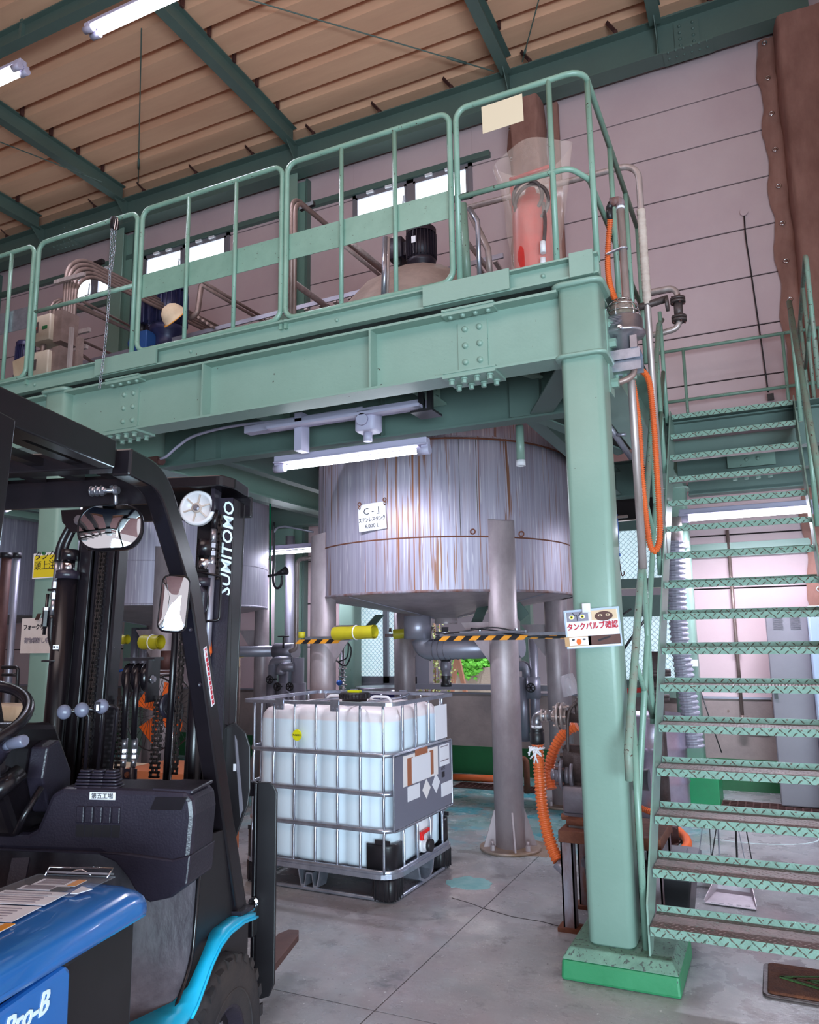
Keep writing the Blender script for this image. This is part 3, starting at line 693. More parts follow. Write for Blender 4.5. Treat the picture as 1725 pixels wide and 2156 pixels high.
# stub bracing under the beam near the column, floor drain stub
b = MB(); b.bar((-1.30, 4.80, GZ0+.02), (-.85, 5.30, GZ0-.16), .10, .01, (0, 0, 1)); b.bar((-.88, 3.94, GZ0+.02), (-1.25, 4.70, GZ0+.02), .14, .01); b.build('brace', 'green_dark', ST)
t = thing('drain_stub', 'short green drain pipe hanging below the platform before the tank', 'pipe', at(1098, 980, y=4.95)); q = at(1097, 972, y=4.95)
MB().cyl(q, V(q.x, q.y, GZ0+.03), .028, 16).build('pipe', 'green', t); b = MB(); b.lathe(q-Z*.03, [(.024, .01), (.024, 0), (.032, 0), (.032, .04), (.026, .04)], 16); b.build('socket', 'white', t)
# cable duct and conduit hung under the platform above the lamp
t = thing('cable_duct', 'lilac grey cable duct with junction boxes above the bright platform lamp', 'duct', (-2.6, 4.42, 3.0))
MB().box(-3.35, -1.93, 4.38, 4.46, 2.98, 3.03).build('duct', 'lamp_housing', t); MB().box(-3.1, -1.93, 4.30, 4.36, 2.96, 2.98).build('duct', 'lamp_housing', t)
b = MB(); b.rbox(-2.42, -2.27, 4.33, 4.47, 2.86, 3.0, .03); b.cyl((-2.345, 4.32, 2.93), (-2.345, 4.30, 2.93), .04, 14); b.cyl((-2.35, 4.4, 2.80), (-2.35, 4.4, 2.86), .03, 12); b.build('junction_box', 'lamp_housing', t)
b = MB(); b.box(-2.92, -2.86, 4.38, 4.48, 2.80, 3.07); b.build('bracket', 'lamp_housing', t)
b = MB(); b.box(-1.96, -1.93, 4.36, 4.40, 2.95, 3.14); b.box(-1.90, -1.87, 4.36, 4.40, 2.93, 3.08); b.box(-1.99, -1.84, 4.30, 4.47, 2.92, 2.935); b.build('strut_clamp', 'black', t)
b = MB(); b.tube(spline([(-4.30, 4.55, 2.93), (-4.18, 4.5, 2.93), (-4.02, 4.46, 2.99), (-3.85, 4.44, 3.04), (-3.5, 4.42, 3.06), (-3.0, 4.42, 3.045), (-2.4, 4.42, 3.045)], 8), .011, 8); b.build('conduit', 'lamp_housing', t)
b = MB(); b.cyl((-4.27, 4.55, 2.91), (-4.33, 4.57, 2.92), .03, 10); b.box(-4.4, -4.3, 4.52, 4.6, 2.90, 2.95); b.build('gland', 'brown_iron', t)
# concrete plinth under the near column
t = thing('plinth', 'green painted concrete plinth under the mint green corner column', 'plinth', (-.72, 3.88, 0))
b = MB(); x0, x1, y0, y1 = -.985, -.475, 3.635, 4.12
b.hexa([(x0, y0, 0), (x1, y0, 0), (x1, y1, 0), (x0, y1, 0), (x0+.005, y0+.005, .085), (x1-.005, y0+.005, .085), (x1-.005, y1, .085), (x0+.005, y1, .085)]); b.build('painted_side', 'block_side', t, bevel=.012)
b = MB(); b.hexa([(x0+.004, y0+.004, .085), (x1-.004, y0+.004, .085), (x1-.004, y1, .085), (x0+.004, y1, .085), (x0+.035, y0+.04, .13), (x1-.035, y0+.04, .13), (x1-.035, y1-.03, .13), (x0+.035, y1-.03, .13)]); b.build('worn_top', 'block_top', t, bevel=.006)
for x, y in ((-4.52, 3.83), (-.775, 7.78), (-4.52, 8.0), (-7.6, 3.83)):
    t = MB(); t.box(x-.22, x+.22, y-.22, y+.22, 0, .34 if x > -1 else .13); t.build('plinth', 'green_box', bevel=.01, label={(-4.52, 3.83): 'green plinth under the column behind the forklift mast', (-.775, 7.78): 'bright green block under the rear column seen below the stair', (-4.52, 8.0): 'green plinth under the far rear column behind the white tote', (-7.6, 3.83): 'green plinth under the leftmost front column'}[(x, y)], cat='plinth')
# ================================================================== RAILINGS
RY = 3.72; RT_ = 4.475; RB = 3.44; RR = .017
def rail_panel(x0, x1, bal, lab, kick='green_rail', closed=True, top=RT_):
    t = thing('guard_rail', lab, 'railing', ((x0+x1)/2, RY, RB-.05), group='mint green railing panels along the platform edge')
    r = .07
    pts = fillet([(x0, RY, RB), (x0, RY, top), (x1, RY, top), (x1, RY, RB)], r, 5, True) if closed else fillet([(x0, RY, 3.43), (x0, RY, top), (x1, RY, top), (x1, RY, 3.43)], r, 5)
    MB().tube(pts, RR, 10, closed).build('frame', 'green_rail', t)
    for x in bal: MB().cyl((x, RY, RB if closed else 3.43), (x, RY, top), .014, 10).build('baluster', 'green_rail', t)
    if not closed: MB().cyl((x0, RY, 3.93), (x1, RY, 3.93), RR*.9, 10).build('mid_rail', 'green_rail', t)
    if kick:
        MB().box(x0, x1, RY+.014, RY+.018, 3.83, 4.0).build('kick_plate', kick, t)
    b = MB()
    for x in (x0, x1):
        if closed: b.box(x-.01, x+.01, RY, RY+.03, 3.38, RB)
    b.build('foot_bracket', 'green_rail', t); return t
rail_panel(-2.555, -1.450, [-2.16, -1.80], 'railing panel directly left of the white card, with deep kick plate')
rail_panel(-3.755, -2.59, [-3.345, -2.95], 'railing panel in front of the blue motor with the hard hat')
rail_panel(-4.78, -3.80, [], 'open railing panel with the hanging chain and a mid rail', kick=None, closed=False)
rail_panel(-6.10, -4.83, [-5.08, -5.45], 'railing panel at the left edge with a shiny steel kick plate', kick='galv')
# corner railing: front run turning back along the right edge of the platform
t = thing('corner_rail', 'mint green corner railing round the bagged red cylinder', 'railing', (-.75, 3.72, 3.4)); xr = -.66
MB().tube(fillet([(-1.41, RY, 3.43), (-1.41, RY, RT_), (xr-.02, RY, RT_), (xr-.02, 5.55, RT_)], [.07, .07, .09, .07], 5), RR, 10).build('top_rail', 'green_rail', t)
MB().tube(fillet([(-1.40, RY, 3.93), (xr-.12, RY, 3.93), (xr-.04, RY+.10, 3.90), (xr-.04, 5.55, 3.90)], .08, 5), RR*.9, 10).build('mid_rail', 'green_rail', t)
for p in ((-.87, RY), (xr-.02, RY+.09), (xr-.02, 4.45), (xr-.02, 5.0), (xr-.02, 5.5)): MB().cyl((p[0], p[1], 3.42), (p[0], p[1], RT_), .016, 10).build('baluster', 'green_rail', t)
q = at(1058, 240, y=3.70)
card('blank_card', 'card_cream', None, q, X+Z*.02, Z, .235, .165, .002, .0)
tag(bpy.data.objects['blank_card'], 'blank cream card hung on the top rail of the platform', 'card')
# ================================================================== TANKS
def tank(cx, cy, m, lab, sag=False):
    t = thing('storage_tank', lab, 'tank', (cx, cy, 0)); R = 1.13; zb, zt = 1.85, 3.04
    c = (cx, cy, 0)
    b = MB(); b.lathe(c, [(R, zb), (R, 2.262)], 72); b.build('lower_shell', m, t)
    b = MB(); b.lathe(c, [(R+.002, 2.262), (R+.002, zt), (R-.03, zt+.01)], 72); b.build('upper_shell', m, t)
    b = MB(); b.lathe(c, [(R+.001, 2.256), (R+.008, 2.262), (R+.001, 2.268)], 72); b.build('weld_seam', 'rust' if m == 'tank_rusty' else 'tank_plain', t)
    b = MB(); b.lathe(c, [(R, zb+.012), (R+.006, zb+.004), (R+.004, zb-.008), (R-.02, zb-.008)], 72); b.build('bottom_rim', 'rust_paint' if m == 'tank_rusty' else m, t)
    b = MB(); b.lathe(c, [(R-.005, zb), (.13, zb-.17), (.10, zb-.175), (.10, zb-.22)], 48); b.build('bottom_cone', 'leg_steel' if m != 'tank_rusty' else 'leg_steel', t)
    for k in range(4):
        a = PI/4+k*PI/2; s = MB(); s.bar((cx+.15*math.cos(a+.4), cy+.15*math.sin(a+.4), zb-.172), (cx+1.1*math.cos(a+.4), cy+1.1*math.sin(a+.4), zb-.012), .012, .006); s.build('cone_seam', 'lagging', t)
    b = MB(); b.lathe(c, [(R-.03, zt), (R-.06, zt+.03), (R-.06, 3.58), (.95, 3.66), (0, 3.72)], 60); b.build('top_shell', m, t)
    lx = .79
    for sx in (-1, 1):
        for sy in (-1, 1):
            px, py = cx+sx*lx, cy+sy*lx; r = .108
            lg = thing('leg', loc=(0, 0, 0)); lg.parent = t; lg.location = (0, 0, 0)
            b = MB(); n = 20; top = []; bot = []; ox, oy = sx/math.sqrt(2), sy/math.sqrt(2)
            for k in range(n):
                a = 2*PI*k/n; dx, dy = r*math.cos(a), r*math.sin(a); out = (dx*ox+dy*oy)/r
                top.append(b.tv((px+dx, py+dy, 2.40-.03*out))); bot.append(b.tv((px+dx, py+dy, .02)))
            for k in range(n): b.face([bot[k], bot[(k+1) % n], top[(k+1) % n], top[k]], True)
            b.face(top); b.face(bot); b.build('pipe', 'leg_steel', lg)
            b = MB()
            for q in range(4):
                a = PI/4*0+q*PI/2+.5; d = V(math.cos(a), math.sin(a), 0); p = V(px, py, 0)+d*r*.9; e = V(px, py, 0)+d*(r+.085); w_ = d.cross(Z)*.006
                b.hexa([p-w_+Z*.02, e-w_+Z*.02, e+w_+Z*.02, p+w_+Z*.02, p-w_+Z*.27, p-w_+d*.015+Z*.27, p+w_+d*.015+Z*.27, p+w_+Z*.27])
            b.build('gusset', 'leg_steel', lg)
            b = MB(); b.cyl((px, py, 0), (px, py, .02), .22, 30); b.build('base_plate', 'leg_foot', lg)
            for q in range(4):
                b = MB(); a = q*PI/2+1.1; s = (px+.175*math.cos(a), py+.175*math.sin(a), .02); b.cyl(s, V(*s)+Z*.035, .018, 6); b.cyl(V(*s)+Z*.035, V(*s)+Z*.06, .010, 8)
                b.build('anchor_bolt', 'leg_steel', lg)
            # bracket plates near the cone
            d = V(-sx, 0, 0); b = MB(); b.prism([(px-sx*.10, 1.62), (px-sx*.34, 1.62), (px-sx*.10, 1.30)] if sx < 0 else [(px-sx*.10, 1.62), (px-sx*.10, 1.30), (px-sx*.34, 1.62)], py-.006, py+.006, 'y'); b.build('bracket_plate', 'leg_steel', lg)
    return t
T1 = tank(-2.64, 6.40, 'tank_rusty', 'stainless tank with rust runs, carrying the C-1 sign')
T2 = tank(-5.95, 6.40, 'tank_plain', 'clean stainless tank behind the forklift mast')
T3 = dup(T2, (-9.25, 6.40, 0), label='stainless tank glimpsed at the far left edge')
# bolts and clips on tank 1
b = MB()
for q in (at(1100, 1125, y=5.32), at(998, 1120, y=5.28)): b.torus(q-Y*.02, .018, .006, Y, 10, 5)
b.build('lug', 'rust', T1)
b = MB(); b.lathe((-2.64, 6.4, 0), [(1.137, 3.02), (1.137, 3.035), (1.05, 3.045)], 60); b.build('top_rim', 'rust', T1)
# vertical seams of the upper course
b = MB()
for a in (-PI/2+.50, -PI/2+.62, -PI/2-.75):
    p = V(-2.64+1.134*math.cos(a), 6.4+1.134*math.sin(a), 0); b.bar(p+Z*2.27, p+Z*3.02, .004, .004, (math.cos(a), math.sin(a), 0))
b.build('vertical_seam', 'pump_dark', T1)
b = MB(); p = V(-5.95+1.134*math.cos(-PI/2+.12), 6.4+1.134*math.sin(-PI/2+.12), 0); b.bar(p+Z*1.86, p+Z*3.02, .004, .004); b.build('vertical_seam', 'pump_dark', T2)
# outlet of tank 1: insulated elbow and dump valve
t = thing('outlet_pipe', 'grey clad outlet elbow under the cone of the rust streaked tank', 'pipe', (-2.64, 6.4, 1.3))
b = MB(); b.cyl((-2.72, 5.96, 1.50), (-2.72, 5.96, 1.69), .115, 24); b.build('cladding_can', 'lagging', t)
b = MB(); pp = fillet([(-2.70, 5.98, 1.5), (-2.66, 5.98, 1.41), (-1.80, 5.90, 1.43)], .12, 6); b.tube(pp, .085, 16); b.build('cladding', 'lagging', t)
b = MB()
for k in range(6): b.torus((-2.56+k*.05, 5.965, 1.412+k*.001), .087, .004, X, 18, 5)
b.build('cladding_seam', 'pump_grey', t)
t = thing('dump_valve', 'dark bottom valve with a lever hanging below the tank outlet', 'valve', (-2.55, 6.25, 1.1)); q = at(938, 1360, y=6.2)
b = MB(); b.lathe((q.x, q.y, q.z), [(.0, .16), (.03, .16), (.03, .12), (.085, .12), (.085, .105), (.06, .10), (.085, .09), (.085, .06), (.03, .06), (.03, .02)], 20); b.build('flange', 'steel', t)
b = MB(); b.lathe((q.x, q.y, q.z), [(.04, .02), (.058, .0), (.058, -.10), (.045, -.12), (.04, -.13)], 18); b.cyl((q.x, q.y-.05, q.z-.05), (q.x, q.y-.075, q.z-.05), .02, 10); b.build('camlock', 'black', t)
b = MB(); b.lathe((q.x, q.y, q.z), [(.036, -.13), (.046, -.14), (.046, -.20), (.036, -.21), (.036, -.25)], 18); b.build('collar', 'pump_grey', t)
b = MB(); b.lathe((q.x, q.y, q.z), [(.04, -.25), (.036, -.30), (.046, -.31), (.046, -.34), (0, -.34)], 18); b.build('nozzle', 'black', t)
b = MB(); b.bar((q.x-.04, q.y-.02, q.z+.08), (q.x-.12, q.y-.08, q.z-.12), .012, .03); b.build('lever', 'black', t)
# padded and hazard striped bars round the legs
def striped(a, c, w_, par, d=.05):
    a, c = Vector(a), Vector(c); L_ = (c-a).length; n = max(2, int(L_/.055)); u = (c-a)/L_
    for k in range(n):
        p0, p1 = a+u*(L_*k/n), a+u*(L_*(k+1)/n); s = u*.02; up = Z*w_/2; th_ = u.cross(Z).normalized()*.004
        MB().hexa([p0-up-s-th_, p1-up-s-th_, p1-up-s+th_, p0-up-s+th_, p0+up+s-th_, p1+up+s-th_, p1+up+s+th_, p0+up+s+th_]).build('stripe', 'hazard_yellow' if k % 2 == 0 else 'black', par)
zz = 1.50
t = thing('catch_rail', 'steel rail with hazard tape round the front right tank leg', 'rail', (-1.86, 5.5, zz))
MB().box(-2.30, -1.0, 5.44, 5.475, zz+.012, zz+.035).build('angle_bar', 'galv', t); MB().box(-2.12, -1.62, 5.40, 5.44, zz+.035, zz+.05).build('angle_bar', 'galv', t); striped((-2.28, 5.42, zz), (-1.62, 5.42, zz), .034, t); striped((-1.60, 5.50, zz), (-1.05, 5.56, zz+.0), .022, t)
b = MB(); b.tube(spline([(-2.05, 5.45, zz+.07), (-1.9, 5.43, zz+.06), (-1.7, 5.43, zz+.02), (-1.4, 5.5, zz-.0), (-1.0, 5.6, zz+.02)], 6), .008, 6); b.tube(spline([(-2.3, 5.45, zz+.03), (-2.1, 5.42, zz+.05), (-1.86, 5.40, zz+.075), (-1.6, 5.45, zz+.03), (-1.1, 5.52, zz)], 6), .006, 6); b.build('cable', 'black', t)
for x in (-1.98, -1.70): MB().bolt((x, 5.45, zz+.035), Z, .012, .03).build('bolt', 'steel', t)
t = thing('catch_rail', 'steel rail with hazard tape round the front left tank leg', 'rail', (-3.43, 5.5, zz))
MB().box(-3.50, -3.08, 5.44, 5.475, zz-.005, zz+.03).build('angle_bar', 'galv', t); striped((-3.56, 5.42, zz-.01), (-3.16, 5.42, zz-.01), .034, t); MB().cyl((-3.55, 5.47, zz+.07), (-3.55, 5.47, zz+.02), .03, 10).build('pad_end', 'yellow_pad', t)
def pad(a, c, r, lab, m='yellow_pad'):
    t = thing('yellow_pad', lab, 'pad', a); b = MB(); a, c = Vector(a), Vector(c); pts = [a.lerp(c, k/8) for k in range(9)]; b.tube(pts, lambda i: r*(1+.04*math.sin(i*1.7)), 16, cap=False)
    b.tube(pts, lambda i: r*.8, 12, cap=False); b.build('foam_sleeve', m, t); m_ = a.lerp(c, .55); b = MB(); b.torus(m_, r*1.02, .006, c-a, 18, 5); b.build('tie', 'white', t); return t
pad(at(705, 1334, y=5.40), at(789, 1330, y=5.35), .052, 'yellow foam pad right of the front left tank leg')
pad(at(828, 1336, y=7.0), at(880, 1331, y=7.1), .048, 'yellow foam pad on the rear tank leg'); pad(at(882, 1332, y=7.1), at(905, 1332, y=7.1), .046, 'yellow foam pad stub behind the clad outlet can')
t = thing('bar_stub', 'rusty bar end with bolts left of the rear tank leg', 'bar', at(812, 1336, y=7.0)); MB().bar(at(812, 1338, y=7.0), at(895, 1337, y=7.05), .03, .03).build('bar', 'rust_paint', t); b = MB(); b.bolt(at(822, 1330, y=6.98), Z, .012, .035); b.build('bolt', 'brown_iron', t)
pad(at(1090, 1352, y=6.2), at(1100, 1345, y=6.2), .03, 'small yellow pad end behind the front right tank leg', 'yellow')
# pale plates bracing leg tops
for a, c, lab in ((at(765, 1335, y=5.9), at(800, 1295, y=6.1), 'mint brace plate behind the yellow pad below the tank'), (at(1000, 1320, y=5.9), at(1018, 1275, y=6.1), 'mint brace plate left of the front right tank leg'), (at(1105, 1300, y=6.2), at(1085, 1275, y=6.2), 'mint brace plate right of the front right tank leg')):
    MB().bar(a, c, .010, .10, (1, 0, .2)).build('brace_plate', 'green_dark', label=lab, cat='brace')
# C-1 sign
t = thing('tank_sign', 'white C-1 sign hooked on the rust streaked tank', 'sign', at(785, 1112, y=5.255)); cx, cy = -2.64, 6.40
c = at(784, 1088, y=5.262); xd = V(.985, -.02, .055); card('plate', 'sign_white', t, c, xd, Z, .245, .215, .003)
text('lettering', 'C - 1', .075, 'ink', t, c+V(0, -.006, .045), xd, Z, bold=-.0006); MB().bar(c+V(.042, -.006, .0195), c+V(.066, -.006, .021), .003, .002).build('lettering', 'ink', t); text('lettering', 'ステンレスタンク', .042, 'ink', t, c+V(0, -.006, -.022), xd, Z, sx=.72); text('lettering', '6,000 L', .042, 'ink', t, c+V(0, -.006, -.072), xd, Z)
b = MB()
for q in (at(757, 1062, y=5.25), at(810, 1052, y=5.25)): b.torus(q, .014, .004, Y, 10, 5); b.torus(q-Z*.028, .012, .004, X, 10, 5)
b.build('hook', 'rust', t)
# ================================================================== LAMPS
def lamp(a, c, lab, tubes=1, power=40, housing=True, group=None, r=.017):
    """fluorescent batten from a to c (housing axis), tubes below"""
    a, c = Vector(a), Vector(c); d = (c-a).normalized(); sd = d.cross(Z).normalized()
    t = thing('fluorescent_lamp', lab, 'lamp', (a+c)/2)
    b = MB(); b.bar(a+Z*.03, c+Z*.03, .07, .045); b.bar(a+Z*.004, c+Z*.004, .10, .012); b.build('housing', 'lamp_housing', t, bevel=.006)
    for k in range(tubes):
        o = sd*((k-(tubes-1)/2)*.075)-Z*.035
        MB().cyl(a+d*.07+o, c-d*.07+o, r, 14).build('tube', 'tube', t)
        for p, q in ((a, 1), (c, -1)): s = MB(); s.cyl(p+o-d*.012*q, p+o+d*.075*q, .030, 16); s.bar(p+o+d*.02*q, p+o+d*.02*q+Z*.05, .04, .05, d); s.build('lamp_socket', 'lamp_housing', t)
    if power:
        ar = area('tube_light', (a+c)/2-Z*.075, (0, 0, math.atan2(d.y, d.x)), (c-a).length*.85, .05, power, TUBE); ar.data.spread = PI
    return t
lamp((-3.22, 4.60, 2.78), (-2.00, 4.60, 2.78), 'bright fluorescent lamp under the platform before the rust streaked tank', 1, 17)
lamp((-4.74, 4.02, 6.52), (-3.60, 4.02, 6.52), 'twin tube lamp under the roof at upper left', 2, 30)
lamp((-6.65, 4.00, 6.45), (-5.50, 4.00, 6.45), 'lamp cut by the left edge of the view under the roof', 2, 18)
qa = at(1432, 1086, y=7.3); qc = at(1722, 1062, y=7.3); lamp((qa.x, 7.3, qa.z), (qc.x, 7.3, qa.z), 'bright lamp behind the stair treads below the landing', 2, 55)
qa = at(560, 1160, y=7.5); lamp((qa.x, 7.5, qa.z), (qa.x+1.1, 7.5, qa.z), 'lamp behind, between the two big tanks', 1, 22)
qa = at(5, 1066, y=5.2); lamp((qa.x, 5.2, qa.z), (qa.x+1.15, 5.2, qa.z), 'lamp at the left edge seen through the forklift cab', 1, 10)
# ================================================================== IBC TOTE (local: x 0..W along its long side, y 0..D)
IB = thing('liquid_tote', 'white caged liquid tote on a black footed steel pallet', 'tote', (0, 0, 0)); Wd, Dp = 1.06, .85
b = MB()
def rring(x0, x1, y0, y1, z, r, n=5): return [V(p.x, p.y, z) for p in fillet([(x0, y0, 0), (x1, y0, 0), (x1, y1, 0), (x0, y1, 0)], r, n, True)]
def groove(p, k):  # vertical ribs in the bottle wall between cage bars
    return p
lv = []
zs = [(.155, .05, .10), (.18, .02, .12), (.20, .012, .12), (.98, .010, .12), (1.03, .014, .125), (1.065, .035, .13), (1.082, .075, .14), (1.088, .13, .14)]
N0 = 44
def ringpts(ins, z, r):
    x0, x1, y0, y1 = .022+ins, Wd-.022-ins, .022+ins, Dp-.022-ins; base = fillet([(x0, y0, 0), (x1, y0, 0), (x1, y1, 0), (x0, y1, 0)], r, 6, True); out = []
    for i, p in enumerate(base):
        out.append(p); q = base[(i+1) % len(base)]; l = (q-p).length
        if l > .15:
            nb = 6 if abs(q.x-p.x) > .15 else 4; tot = (Wd if nb == 6 else Dp)
            st = tot/nb
            for k in range(1, nb):
                cpos = k*st
                for dd, g in ((-.030, 0), (-.018, .012), (.018, .012), (.030, 0)):
                    s = cpos+dd
                    if nb == 6: pos = s if q.x > p.x else Wd-s; pt = V(pos, p.y, 0)
                    else: pos = s if q.y > p.y else Dp-s; pt = V(p.x, pos, 0)
                    tt = (pt-p).dot(q-p)/(l*l); nrm = (q-p).normalized().cross(Z)
                    if tt < .01 or tt > .99: tt = min(.99-.001*k, max(.01+.001*k, tt)); pt = p+(q-p)*tt; g = 0
                    out.append(pt-nrm*g)
    return [V(p.x, p.y, z) for p in out]
rings = [[b.tv(p) for p in ringpts(ins, z, r)] for z, ins, r in zs]
for A, B_ in zip(rings, rings[1:]):
    for i in range(len(A)): b.face([A[i], A[(i+1) % len(A)], B_[(i+1) % len(A)], B_[i]], True)
b.face(rings[-1]); b.face(rings[0]); b.build('bottle', 'bottle', IB)
# cage: hoops and uprights
for z, r in ((.82, .011), (.60, .011), (.395, .011), (.165, .014)):
    MB().sweep(rring(-.004, Wd+.004, -.004, Dp+.004, z, .10, 6), [(r*.7*math.cos(2*PI*j/8), r*1.25*math.sin(2*PI*j/8)) for j in range(8)], True, up=(1, .3, 0) and None).build('cage_hoop', 'galv', IB)
MB().sweep(rring(-.022, Wd+.022, -.022, Dp+.022, 1.118, .06, 6), [(-.010, -.016), (.010, -.016), (.010, .016), (-.010, .016)], True, False, up=(0, 0, 1)).build('top_rail', 'galv', IB)
def upright(x, y, nx, ny):
    pts = []
    for z in (.15, .20, .36, .385, .405, .43, .565, .59, .61, .635, .785, .81, .83, .855, 1.08, 1.11):
        k = -.006 if any(abs(z-h) < .014 for h in (.395, .60, .82)) else 0
        pts.append(V(x+nx*k, y+ny*k, z))
    return MB().tube(pts, lambda i: .0115 if pts[i].x == x and pts[i].y == y else .0085, 8).build('cage_bar', 'galv', IB)
for k in range(7):
    x = .055+(Wd-.11)*k/6
    upright(x, 0, 0, -1); upright(x, Dp, 0, 1)
for k in range(1, 5):
    y = .055+(Dp-.11)*(k-.5)/4; upright(Wd, y, 1, 0); upright(0, y, -1, 0)
# cross bars over the top
for x in (.30, .70): b = MB(); b.tube(fillet([(x, -.015, 1.118), (x+.02, .08, 1.10), (x+.05, Dp-.08, 1.10), (x+.05, Dp+.015, 1.118)], .04, 3), .009, 8); b.build('top_bar', 'galv', IB)
b = MB()
for x in (.28, .69):
    for y in (-.036, Dp+.036): b.box(x-.03, x+.03, y-.006, y+.006, 1.07, 1.14); b.bolt((x-.012, y-.006, 1.085), -Y, .01, .012); b.bolt((x+.014, y-.006, 1.085), -Y, .01, .012)
b.build('top_clamp', 'galv', IB)
cp = V(.56, .42, 1.088); b = MB(); b.lathe(cp, [(.085, 0), (.085, .02), (.10, .024), (.10, .058), (.09, .064), (0, .064)], 26); b.build('filler_cap', 'black', IB)
b = MB()
for k in range(26): a = 2*PI*k/26; b.box(cp.x+.10*math.cos(a)-.004, cp.x+.10*math.cos(a)+.004, cp.y+.10*math.sin(a)-.004, cp.y+.10*math.sin(a)+.004, cp.z+.026, cp.z+.056)
b.build('cap_rib', 'black', IB); b = MB(); b.box(cp.x-.045, cp.x+.045, cp.y-.018, cp.y+.018, cp.z+.064, cp.z+.078); b.build('cap_label', 'sticker_yellow', IB)
for x in (.40, .74): MB().tube(fillet([(x-.09, .45, 1.085), (x-.06, .45, 1.125), (x+.06, .45, 1.125), (x+.09, .45, 1.085)], .04, 4), .009, 8).build('lift_handle', 'white_plastic', IB)
# pallet
MB().sweep(rring(-.012, Wd+.012, -.012, Dp+.012, .147, .11, 6), [(-.013, -.010), (.013, -.010), (.013, .010), (-.013, .010)], True, False, up=(0, 0, 1)).build('pallet_deck_rail', 'galv', IB)
MB().box(.03, Wd-.03, .03, Dp-.03, .135, .15).build('pallet_deck', 'steel', IB)
for x in (.0, Wd-.15):
    for y in (.0, Dp-.15):
        b = MB(); b.rbox(x, x+.15, y, y+.15, .006, .135, .045, 5); b.build('pallet_foot', 'black', IB); b = MB()
        for k in range(4): b.box(x+.03+k*.03, x+.036+k*.03, y-.004, y+.154, .012, .128); b.box(x-.004, x+.154, y+.03+k*.03, y+.036+k*.03, .012, .128)
        b.build('foot_rib', 'black', IB)
def trough(x, y, ax):
    b = MB(); pr = [(-.085, .135), (-.06, .03), (-.045, .02), (-.03, .03), (-.018, .10), (.018, .10), (.03, .03), (.045, .02), (.06, .03), (.085, .135), (.075, .135), (.055, .04), (.035, .04), (.022, .11), (-.022, .11), (-.035, .04), (-.055, .04), (-.075, .135)]
    if ax == 'y': b.prism([(x+u, z) for u, z in pr], y, y+.10, 'y')
    else: b.prism([(y+u, z) for u, z in pr], x-.10, x, 'x')
    b.build('centre_foot', 'galv', IB)
trough(.48, .01, 'y'); trough(.48, Dp-.11, 'y')
# front skid loop under the outlet
b = MB(); pr = [(.30, .16), (.335, .05), (.40, .022), (.47, .022), (.53, .06), (.555, .16), (.54, .16), (.515, .07), (.465, .036), (.405, .036), (.35, .06), (.315, .16)]; b.prism([(y, z) for y, z in pr], Wd-.12, Wd+.01, 'x'); b.build('outlet_skid', 'galv', IB)
b = MB(); b.tube(rring(.02, Wd-.01, .02, Dp-.01, .016, .09, 4), .0115, 8, True); b.build('skid_tube', 'galv', IB)
# corner guards
for x, y, sx, sy in ((Wd-.008, .008, 1, -1), (.008, .008, -1, -1), (Wd-.008, Dp-.008, 1, 1)):
    b = MB(); pts = fillet([(x-sx*.17, y, 0), (x, y, 0), (x, y-sy*.13, 0)], .10, 6); rows = []
    for z, k in ((.165, 0), (.30, 0), (.32, .02)):
        rows.append([b.tv((p.x+sx*.004, p.y+sy*.004, z)) for p in pts])
    for A, B_ in zip(rows, rows[1:]):
        for i in range(len(A)-1): b.face([A[i], A[i+1], B_[i+1], B_[i]], True)
    o = b.build('corner_guard', 'black', IB); o.modifiers.new('thick', 'SOLIDIFY').thickness = .012
    b = MB(); b.box(x-sx*.06-.05, x-sx*.06+.05, y+sy*.004-.003, y+sy*.004+.003, .32, .345); b.build('corner_guard', 'black', IB)
# sign plate with stickers on the outlet end, patches, round sticker
px = Wd+.014
MB().box(px-.003, px, .01, Dp-.01, .405, .812).build('sign_plate', 'ibc_plate', IB, bevel=.004)
b = MB(); b.tube(rring(0, 0, 0, 0, 0, 0, 1) if 0 else fillet([(px-.002, .0, .395), (px-.002, Dp, .395), (px-.002, Dp, .822), (px-.002, .0, .822)], .012, 2, True), .006, 6, True); b.build('sign_frame', 'galv', IB)
def stk(name, m, y, z, w_, h, off, rot=0):
    d = V(0, math.cos(rot), math.sin(rot)); return card(name, m, IB, (px+off, y, z), d, Z if not rot else V(0, -math.sin(rot), math.cos(rot)), w_, h, .001)
stk('paper_sheet', 'paper', .37, .715, .50, .178, .0); stk('tape_strip', 'tape_brown', .21, .705, .075, .160, .0015); stk('tape_strip', 'tape_brown', .52, .715, .055, .150, .0015); stk('tape_strip', 'tape_brown', .37, .803, .18, .040, .0025)
stk('blank_label', 'white', .365, .705, .27, .150, .003)
stk('blank_label', 'white', .725, .735, .16, .135, .0); stk('print_line', 'ink_faded', .725, .70, .13, .006, .0015); stk('print_line', 'ink_faded', .725, .79, .12, .005, .0015); stk('blank_label', 'white', .26, .575, .17, .085, .0); stk('blank_label', 'white', .75, .515, .17, .085, .0)
stk('hazard_diamond', 'paper', .44, .565, .085, .085, .0, PI/4); stk('hazard_diamond', 'white', .585, .575, .088, .088, .0, PI/4); stk('dark_label', 'ink', .70, .612, .045, .036, .0)
for k in range(3): stk('print_line', 'ink', .70, .645+.008*k, .06, .003, .0)
MB().box(Wd+.004, Wd+.010, .60, .79, .84, 1.06).build('paper_bag', 'white', IB, bevel=.002)
b = MB(); q = V(.395, -.004, .915); b.cyl(q, q-Y*.006, .034, 28); b.build('round_sticker', 'sticker_yellow', IB); text('sticker_text', 'P-ABC011', .014, 'ink', IB, q-Y*.0065, X, Z, bold=.0004)
